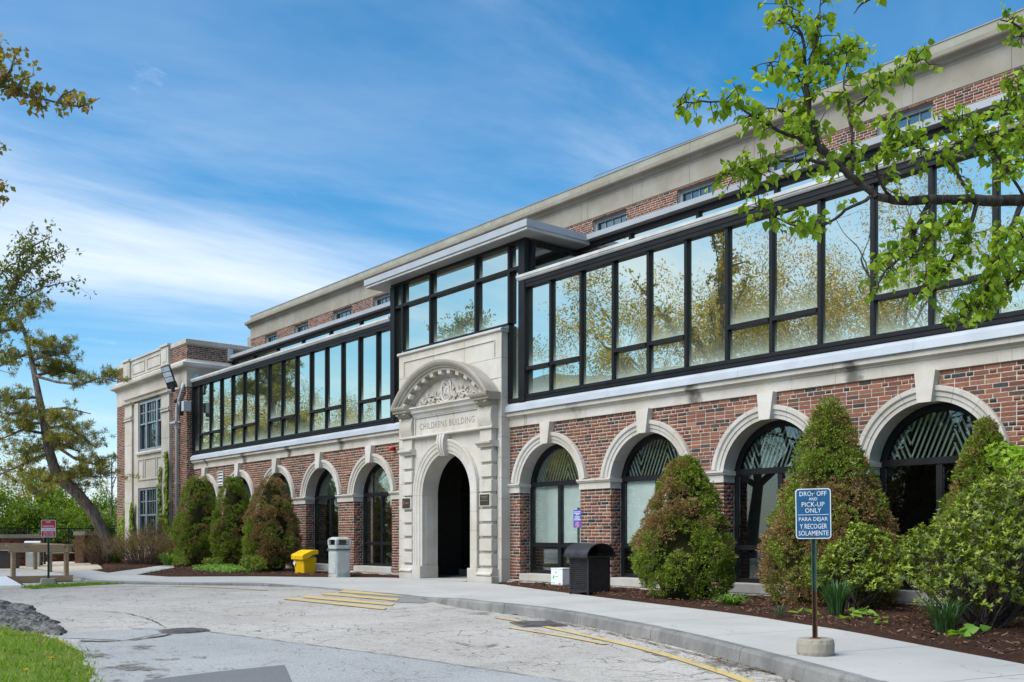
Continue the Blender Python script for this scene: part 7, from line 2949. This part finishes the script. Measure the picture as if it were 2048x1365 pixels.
# --- sparse maple branches entering at the far edge ----------------------
def twig_tree(label, name, limb_pts, leaf, cols, seed, trunk_pts, wood, step, per, twig, rad0=.03, lw=.75, droop=.5):
    t = empty(name, trunk_pts[0])
    o = np.array(trunk_pts[0])
    rs = np.random.default_rng(seed)
    m = MB()
    tp = [tuple(np.array(p) - o) for p in trunk_pts]
    m.tube(tp, [(.24 - .19 * i / (len(tp) - 1)) * (1.25 if i == 0 else 1) for i in range(len(tp))], 10)
    P, D = [], []
    for limb in limb_pts:
        p = [np.array(q) - o for q in limb]
        n = len(p)
        m.tube([tuple(q) for q in p], [rad0 * (1 - .85 * i / (n - 1)) + .003 for i in range(n)], 5, caps=False)
        for i in range(n - 1):
            L = np.linalg.norm(p[i + 1] - p[i])
            for k in range(max(1, int(L / step))):
                b0 = p[i] + (p[i + 1] - p[i]) * rs.random()
                e = b0 + rs.normal(0, twig, 3) + np.array((0, 0, twig * .5))
                m.tube([tuple(b0), tuple((b0 + e) / 2 + rs.normal(0, twig * .15, 3)), tuple(e)], [.006, .004, .002], 3, caps=False)
                for q in range(per):
                    P.append(b0 + (e - b0) * rs.uniform(.45, 1.1) + rs.normal(0, leaf * .4, 3))
                    D.append(rs.normal(0, .7, 3) + np.array((0, 0, -droop)))
    m.build('trunk', wood, t)
    P, D = np.array(P), np.array(D)
    L = rs.uniform(.7, 1.25, len(P)) * leaf
    link('crown', leaf_mesh('crown', P, D, L, L * lw, blend(len(P), cols)), 'leaf', t)
    tag(t, label, 'tree')


RUST = [(.16, .11, .03), (.13, .13, .03), (.19, .12, .045), (.10, .11, .02)]
twig_tree('maple branch with rust-green young leaves reaching in high over the lawn side', 'maple_tree',
          [[(-19.047, -10.115, 9.281), (-18.72, -9.717, 8.766), (-18.393, -9.319, 8.577), (-18.094, -8.953, 8.457), (-17.849, -8.655, 8.388), (-17.729, -8.509, 8.457), (-17.631, -8.389, 8.543)], [(-18.72, -9.717, 8.766), (-18.6, -9.571, 9.023), (-18.557, -9.518, 9.281), (-18.491, -9.438, 9.401)], [(-18.883, -9.916, 9.023), (-18.253, -9.778, 9.003), (-17.98, -9.761, 9.031)],
           [(-18.557, -9.518, 8.663), (-18.257, -9.469, 8.76), (-18.123, -9.305, 8.845)], [(-18.393, -9.319, 8.577), (-18.499, -9.133, 8.553), (-18.826, -9.215, 8.552)], [(-18.094, -8.953, 8.457), (-18.039, -8.887, 8.594), (-17.914, -8.734, 8.68)],
           [(-20.762, -12.206, 6.534), (-19.809, -11.045, 7.22), (-19.155, -10.248, 7.564), (-18.747, -9.75, 7.65), (-18.655, -9.637, 7.736)], [(-20.843, -12.306, 5.417), (-20.386, -11.118, 6.487), (-20.114, -10.155, 7.062), (-19.844, -9.511, 7.348), (-19.717, -9.356, 7.403)], [(-20.114, -10.155, 7.062), (-19.994, -9.693, 7.094), (-19.775, -9.426, 7.157)],
           [(-20.925, -12.405, 4.215), (-21.551, -13.169, 6.362), (-22.596, -13.97, 8.203), (-23.306, -14.52, 9.435)], [(-20.789, -12.24, 6.362), (-21.257, -13.441, 8.752), (-21.471, -14.333, 10.202)], [(-20.517, -11.908, 8.079), (-20.734, -12.173, 10.225), (-20.517, -11.908, 12.372)], [(-20.517, -11.908, 8.079), (-20.491, -11.403, 10.562), (-20.452, -10.882, 12.594)],
           [(-20.925, -12.405, 4.731), (-22.531, -12.786, 6.948), (-23.843, -12.81, 9.388)], [(-20.789, -12.24, 6.362), (-22.149, -11.533, 7.953), (-23.561, -10.888, 10.03)], [(-19.918, -11.177, 8.938), (-19.591, -10.779, 10.054), (-19.319, -10.447, 11.256)], [(-21.551, -13.169, 6.362), (-21.987, -13.7, 6.791), (-22.531, -14.364, 6.963)]],
          .115, RUST, 101, [(-21.007, -12.505, 0.094), (-20.99, -12.485, 2.069), (-20.93, -12.412, 4.215), (-20.789, -12.24, 6.362), (-20.517, -11.908, 8.079), (-19.918, -11.177, 8.938), (-19.047, -10.115, 9.281)], 'grey_bark', .075, 7, .12, .028)
OLIV = [(.075, .10, .02), (.10, .125, .03), (.13, .12, .035), (.06, .085, .015)]
twig_tree('tall sparse-leaved tree at the picture edge above the pine', 'ash_tree',
          [[(-29.13, -8.217, 5.639), (-28.63, -7.608, 6.952), (-28.381, -7.304, 7.74), (-28.297, -7.202, 8.397), (-28.147, -7.019, 8.817)], [(-28.797, -7.811, 6.558), (-28.297, -7.202, 7.215), (-27.923, -6.745, 7.543), (-27.415, -6.126, 7.714)], [(-28.63, -7.608, 6.952), (-28.297, -7.202, 7.806), (-27.923, -6.745, 8.265), (-27.465, -6.187, 8.554)],
           [(-29.13, -8.217, 7.215), (-28.714, -7.71, 7.74), (-28.464, -7.405, 8.134), (-28.214, -7.101, 8.265)], [(-28.381, -7.304, 7.74), (-28.563, -6.896, 8.177), (-28.482, -6.481, 8.298)], [(-28.297, -7.202, 8.397), (-27.616, -7.002, 8.542), (-27.115, -6.707, 8.714)], [(-28.963, -8.014, 6.427), (-27.998, -7.626, 6.581), (-27.346, -7.304, 6.617)],
           [(-29.13, -8.217, 6.033), (-28.161, -7.825, 5.808), (-27.507, -7.5, 5.599)], [(-29.047, -8.116, 7.74), (-29.266, -7.595, 7.468), (-29.472, -7.058, 7.453)],
           [(-30.562, -9.964, 2.619), (-31.378, -10.959, 5.114), (-32.128, -11.872, 7.215), (-32.378, -12.177, 8.791)], [(-29.796, -9.03, 4.589), (-30.462, -9.842, 7.215), (-30.796, -10.248, 9.578)], [(-29.13, -8.217, 5.639), (-29.463, -8.623, 7.871), (-29.63, -8.827, 9.841)], [(-29.796, -9.03, 4.589), (-31.202, -9.166, 6.907), (-32.178, -8.78, 9.388)], [(-30.562, -9.964, 2.619), (-29.131, -9.795, 5.462), (-28.47, -9.777, 7.353)], [(-31.378, -10.959, 5.114), (-31.795, -11.466, 5.376), (-32.294, -12.076, 5.639)], [(-29.13, -8.217, 5.639), (-29.13, -8.217, 6.69), (-29.13, -8.217, 7.215), (-29.047, -8.116, 7.74)]],
          .13, OLIV, 102, [(-30.796, -10.248, -0.007), (-30.546, -9.943, 2.619), (-29.796, -9.03, 4.589), (-29.13, -8.217, 5.639)], 'grey_bark', .05, 7, .20, .035, .45)

# --- the near tree leaning in from the bed -------------------------------
near = empty('pear_tree', (-2.914, -3.692, 0.079))
near.location.z = 0
NO = np.array(near.location)
m = MB()


def lim(pts, r0, r1, seg=8):
    p = [np.array(q) - NO for q in pts]
    n = len(p)
    # subdivide and wander a little so that no limb is straight
    q, rr = [], []
    for i in range(n - 1):
        for k in range(4):
            f = k / 4
            s = (i + f) / (n - 1)
            a, b_, c_, d_ = p[max(i - 1, 0)], p[i], p[i + 1], p[min(i + 2, n - 1)]
            w = .5 * ((2 * b_) + (-a + c_) * f + (2 * a - 5 * b_ + 4 * c_ - d_) * f * f + (-a + 3 * b_ - 3 * c_ + d_) * f ** 3)
            q.append(w + NG.normal(0, .006, 3))
            rr.append(r0 + (r1 - r0) * s)
    q.append(p[-1])
    rr.append(r1)
    m.tube([tuple(x) for x in q], rr, seg, caps=False)
    return q


lim([tuple(NO + np.array((0, 0, -.1))), tuple(NO + np.array((.02, 0, 1.2))), (-2.935, -3.875, 2.966), (-3.017, -3.975, 4.34), (-3.052, -3.86, 5.508), (-3.115, -3.78, 6.878)], .16, .05, 12)
lim([(-2.929, -3.868, 2.88), (-3.03, -4.622, 3.366), (-3.168, -5.263, 3.614), (-3.339, -5.945, 3.572), (-3.479, -6.431, 3.504), (-3.639, -6.783, 3.477), (-3.748, -7.074, 3.429), (-3.78, -7.271, 3.431)], .055, .026, 10)
TW = [
    lim([(-3.78, -7.271, 3.431), (-3.836, -7.417, 3.508), (-3.885, -7.557, 3.595), (-3.927, -7.687, 3.68), (-3.942, -7.784, 3.788), (-3.964, -7.81, 4.004), (-3.977, -7.826, 4.227), (-4.003, -7.858, 4.468), (-4.058, -7.924, 4.674), (-4.09, -7.964, 4.88)], .026, .005),
    lim([(-3.927, -7.687, 3.68), (-3.992, -7.845, 3.74), (-4.03, -8.049, 3.768), (-4.065, -8.249, 3.807), (-4.139, -8.418, 3.885), (-4.233, -8.611, 3.883), (-4.324, -8.801, 3.828)], .016, .003, 6),
    lim([(-3.863, -7.53, 3.56), (-3.938, -7.778, 3.602), (-4.009, -8.023, 3.564), (-4.097, -8.288, 3.46), (-4.16, -8.522, 3.403)], .016, .003, 6),
    lim([(-3.78, -7.271, 3.431), (-3.83, -7.489, 3.327), (-3.873, -7.699, 3.176), (-3.944, -7.944, 3.114), (-3.995, -8.164, 3.16), (-4.014, -8.344, 3.207)], .014, .003, 6),
    lim([(-3.885, -7.557, 3.595), (-4.089, -7.489, 3.795), (-4.262, -7.543, 4.07), (-4.426, -7.585, 4.186), (-4.531, -7.714, 4.123)], .012, .003, 6),
    lim([(-3.858, -7.444, 3.533), (-3.943, -7.312, 3.831), (-4.008, -7.233, 4.117), (-4.096, -7.183, 4.389), (-4.064, -7.143, 4.573)], .014, .003, 6),
    lim([(-4.006, -7.23, 4.106), (-3.916, -7.121, 4.252), (-3.888, -6.93, 4.426), (-3.783, -6.801, 4.507), (-3.713, -6.716, 4.544)], .010, .003, 6),
    lim([(-3.964, -7.81, 4.004), (-4.036, -7.898, 4.227), (-4.041, -8.062, 4.231), (-4.09, -8.122, 4.214)], .008, .002, 5),
    lim([(-3.977, -7.826, 4.227), (-3.933, -7.773, 4.399), (-3.983, -7.675, 4.623), (-3.974, -7.664, 4.727)], .009, .002, 5),
    lim([(-3.964, -7.81, 4.004), (-3.952, -7.637, 4.309), (-3.93, -7.454, 4.427), (-3.863, -7.372, 4.481)], .008, .002, 5),
    lim([(-4.003, -7.858, 4.468), (-4.009, -8.023, 4.485), (-4.039, -8.059, 4.519)], .006, .002, 5),
    lim([(-3.639, -6.783, 3.477), (-3.645, -6.949, 3.25), (-3.655, -7.118, 3.031), (-3.686, -7.314, 2.863), (-3.726, -7.363, 2.724)], .022, .004, 7),
    lim([(-3.748, -7.074, 3.429), (-3.769, -7.257, 3.544), (-3.762, -7.249, 3.756), (-3.695, -7.167, 3.89), (-3.66, -7.282, 3.908)], .012, .003, 6),
    lim([(-3.479, -6.431, 3.504), (-3.596, -6.573, 3.762), (-3.662, -6.812, 3.834), (-3.725, -7.046, 3.848), (-3.74, -7.222, 3.72)], .014, .003, 6),
    lim([(-3.456, -6.402, 3.504), (-3.466, -6.573, 3.215), (-3.486, -6.755, 3.006), (-3.538, -6.976, 2.837), (-3.605, -7.058, 2.766)], .018, .004, 6),
    lim([(-3.339, -5.945, 3.572), (-3.367, -6.294, 3.135), (-3.374, -6.46, 2.852), (-3.408, -6.502, 2.706), (-3.475, -6.741, 2.576), (-3.543, -6.824, 2.54)], .022, .003, 7),
    lim([(-3.339, -5.945, 3.572), (-3.456, -6.245, 3.949), (-3.526, -6.488, 4.094), (-3.57, -6.699, 4.023)], .012, .003, 6),
    lim([(-3.168, -5.263, 3.614), (-3.306, -5.746, 3.989), (-3.406, -6.027, 4.094), (-3.503, -6.302, 4.005), (-3.596, -6.573, 3.909)], .018, .003, 6),
    lim([(-3.168, -5.263, 3.614), (-3.257, -5.687, 3.222), (-3.382, -5.997, 2.966), (-3.444, -6.23, 2.828), (-3.503, -6.459, 2.767)], .020, .004, 6),
    lim([(-3.017, -3.975, 4.34), (-3.252, -4.734, 4.596), (-3.428, -5.265, 4.872), (-3.525, -5.54, 5.064), (-3.639, -5.679, 5.144)], .030, .004, 7),
    lim([(-3.428, -5.265, 4.872), (-3.487, -5.494, 4.705), (-3.518, -5.689, 4.501), (-3.543, -5.72, 4.343)], .010, .003, 5),
    lim([(-3.252, -4.734, 4.596), (-3.428, -5.265, 4.388), (-3.537, -5.556, 4.106), (-3.568, -5.75, 3.91), (-3.618, -5.811, 3.792)], .014, .003, 6),
    lim([(-3.168, -5.263, 3.614), (-3.148, -5.869, 3.388), (-3.156, -6.353, 3.185), (-3.202, -6.566, 2.978)], .014, .003, 6),
    lim([(-3.479, -6.431, 3.504), (-3.486, -6.755, 3.293), (-3.56, -7.003, 3.119), (-3.628, -7.085, 2.978)], .012, .003, 6),
    lim([(-3.052, -3.86, 5.508), (-3.383, -4.894, 5.714), (-3.622, -6.132, 5.371), (-3.777, -6.952, 5.07), (-3.818, -7.317, 4.816), (-3.879, -7.391, 4.717)], .030, .003, 7),
]
DENS = [1.0, 1.0, 1.25, .7, 1.1, .8, 1.5, 1.2, 1.3, 1.3, 1.2, 1.2, 1.2, 1.3, 1.4, 1.7, 1.2, 1.5, 1.5, .8, 1.6, 1.5, 1.6, 1.4, .12]
Pl, Dl = [], []
rs = np.random.default_rng(7)
for q, dn, li in zip(TW, DENS, range(99)):
    q = np.array(q)
    seg = np.linalg.norm(np.diff(q, axis=0), axis=1)
    tot = seg.sum()
    cum = np.concatenate([[0], np.cumsum(seg)])
    n = int(tot / .029 * dn)
    for k in range(n):
        s = tot * (.16 + .84 * rs.random() ** .85)
        i = min(np.searchsorted(cum, s) - 1, len(seg) - 1)
        b0 = q[i] + (q[i + 1] - q[i]) * ((s - cum[i]) / seg[i])
        tw = rs.normal(0, 1, 3) * np.array((1, 1, .9)) + np.array((0, 0, .25))
        tw = unit(tw) * rs.uniform(.05, .17)
        e = b0 + tw
        m.tube([tuple(b0), tuple(b0 + tw * .5 + rs.normal(0, .01, 3)), tuple(e)], [.0045, .0035, .002], 4, caps=False)
        for j in range(rs.integers(3, 7)):
            Pl.append(e + rs.normal(0, .022, 3) - tw * rs.uniform(0, .35))
            Dl.append(unit(tw) * .35 + rs.normal(0, .50, 3) + np.array((0, 0, -.75)))
# crown beyond the frame
for k in range(26):
    a = rs.uniform(-1.2, 2.6)
    d = np.array((math.cos(a), math.sin(a) * .8, rs.uniform(.1, .9)))
    b0 = np.array((0, 0, rs.uniform(2.6, 4.6)))
    L = rs.uniform(1.2, 2.2)
    if d[0] < .15:
        continue
    pts = [b0 + unit(d) * L * f + rs.normal(0, .05, 3) for f in (0, .35, .7, 1.0)]
    m.tube([tuple(p) for p in pts], [.03, .02, .012, .004], 5, caps=False)
    for j in range(60):
        p = pts[0] + (pts[3] - pts[0]) * rs.uniform(.3, 1) + rs.normal(0, .13, 3)
        Pl.append(p)
        Dl.append(rs.normal(0, .5, 3) + np.array((0, 0, -.7)))
m.build('trunk', 'dark_bark', near, smooth=True)
Pl, Dl = np.array(Pl), np.array(Dl)
LCOL = [(.120, .195, .014), (.170, .255, .018), (.085, .150, .011), (.215, .285, .024), (.15, .20, .02)]
crown = empty('crown', (0, 0, 0), parent=near)
camp = np.array((0, -13.7, 1.03)) - NO
dist = np.linalg.norm(Pl - camp, axis=1)
fwd3 = np.array((-.7732, .6342, 0))
rt3 = np.array((.6342, .7732, 0))
rel_ = Pl - camp
sx = (rel_ @ rt3) / (rel_ @ fwd3) * 1980 + 1024
sy = 1071 - rel_[:, 2] / (rel_ @ fwd3) * 1980
vis = (sx < 2040) & (sy > 8)
orderl = np.argsort(np.where(vis, dist, 99))
one = set(orderl[:300].tolist())
Lf = rs.uniform(.036, .078, len(Pl))
VAR = []
for k in range(8):
    VAR.append(leaf_mesh('leaf', np.zeros((1, 3)), np.array([[0, 1, 0]]), [1.0], [.78], blend(1, LCOL), heart=True, nrm=np.array([[0, 0, 1.0]])))
for i in one:
    o = link('leaf', VAR[i % 8], 'leaf', crown)
    o.location = tuple(Pl[i])
    o.rotation_euler = Vector(Dl[i]).to_track_quat('Y', 'Z').to_euler()
    o.scale = (Lf[i],) * 3
rest = np.array([i for i in range(len(Pl)) if i not in one])
lm = link('leaf_mass', leaf_mesh('leaf_mass', Pl[rest], Dl[rest], Lf[rest], Lf[rest] * .78, blend(len(rest), LCOL), heart=True), 'leaf', crown)
tag(lm, kind='stuff')
tag(near, 'near pear tree reaching bright green leafy branches across the glazed storey', 'tree')

# ------------------------------------------------------------------ across the road: what the glass reflects
YEL = [(.21, .165, .035), (.17, .145, .03), (.13, .115, .024), (.25, .19, .045)]
RA = tree_meshes('ra', 21, 13.0, .26, 4, 40, .12, .42, YEL, None, .22, (2, 3), .74, .24, .5, .24)
RB2 = tree_meshes('rb', 22, 12.0, .24, 4, 14, .09, .42, [(.20, .13, .08), (.22, .17, .07)], None, .22, (2, 3), .75, .20, .5, .26)
RG = tree_meshes('rg', 23, 10.0, .22, 3, 26, .24, .6, [(.06, .10, .015), (.09, .14, .02), (.12, .16, .03)], None, .12, (3, 4), .72, .28, .2, .22)
ACR = [
    (-36.2, -24.1, RA, 0.86, 0.0, 'yellow budding tree across the road, reflected first beyond the gabled house'),
    (-29.1, -20.1, RA, 1.12, 1.7, 'tall yellow budding tree across the road, reflected in the sixth and seventh panes'),
    (-29.5, -24.5, RA, 1.25, 3.4, 'broad yellow budding tree across the road, reflected in the middle of the near glazing'),
    (-24.3, -21.4, RA, 1.05, 5.1, 'yellow budding tree across the road, reflected just before the pear tree branches'),
    (-24.8, -27.0, RB2, 1.40, 6.8, 'bare crooked tree across the road, reflected behind the pear tree tips'),
    (-21.2, -26.6, RB2, 1.40, 8.5, 'reddish bare-branched tree across the road, reflected behind the pear tree limb'),
    (-21.3, -32.8, RB2, 1.35, 10.2, 'reddish tree across the road, reflected in the nearest panes'),
    (-57.5, -13.9, RA, 0.85, 11.9, 'yellow tree across the road, reflected in the far glazing before the green trees'),
    (-51.8, -13.0, RA, 0.9, 13.6, 'yellow budding tree across the road, reflected in the middle of the far glazing'),
    (-56.2, -17.2, RA, 0.82, 15.3, 'slim yellow tree across the road, reflected in the far glazing nearer the portal'),
    (-44.7, -26.4, RA, 0.62, 17.0, 'small yellow tree across the road, reflected in front of the gabled house'),
    (-75.8, -16.9, RG, 1.25, 18.7, 'dense green tree across the road, reflected at the far end of the glazing'),
    (-68.6, -16.2, RG, 1.05, 20.4, 'second dense green tree across the road, reflected at the far end of the glazing'),
]
for (x, y, me, sc, rz, lb) in ACR:
    place_tree('roadside_tree', me, (x, y, -.35), rz, sc, lb, 'grey_bark', 'leaf', 'trees across the road')
plain('house_brick', (.20, .085, .06), .95, .3, 9, bump=.4, bscale=30)
plain('house_roof', (.12, .17, .15), .8, .15, 4)
hs = empty('gabled_house', (-68.3, -48.1, -.35), R(-35))
hs.scale = (1.5, 1.5, 1.55)
MB().box(-7, 7, -5, 5, 0, 7.2).build('wall', 'house_brick', hs)
rf = MB().prism([(-5.6, 7.2), (5.6, 7.2), (0, 10.6)], -7.6, 7.6).build('roof', 'house_roof', hs)
MB().box(3.0, 4.2, -1.0, 0.2, 8.0, 11.4).build('chimney', 'house_brick', rf)
MB().box(-7.5, 7.5, -5.5, 5.5, 6.9, 7.15).build('cornice', 'buff_stone', hs)
for sx_ in (-4.8, -1.6, 1.6, 4.8):
    for zz in (1.0, 4.2):
        w = MB().box(sx_ - .6, sx_ + .6, 5.0, 5.06, zz, zz + 1.9).build('window', 'white_metal', hs)
        MB().box(sx_ - .5, sx_ + .5, 5.06, 5.08, zz + .1, zz + 1.8).build('pane', 'car_glass', w)
        w = MB().box(7.0, 7.06, sx_ * .7 - .6, sx_ * .7 + .6, zz, zz + 1.9).build('window', 'white_metal', hs)
        MB().box(7.06, 7.08, sx_ * .7 - .5, sx_ * .7 + .5, zz + .1, zz + 1.8).build('pane', 'car_glass', w)
tag(hs, 'brick house with a green gabled roof across the road, seen in the reflections', 'house')
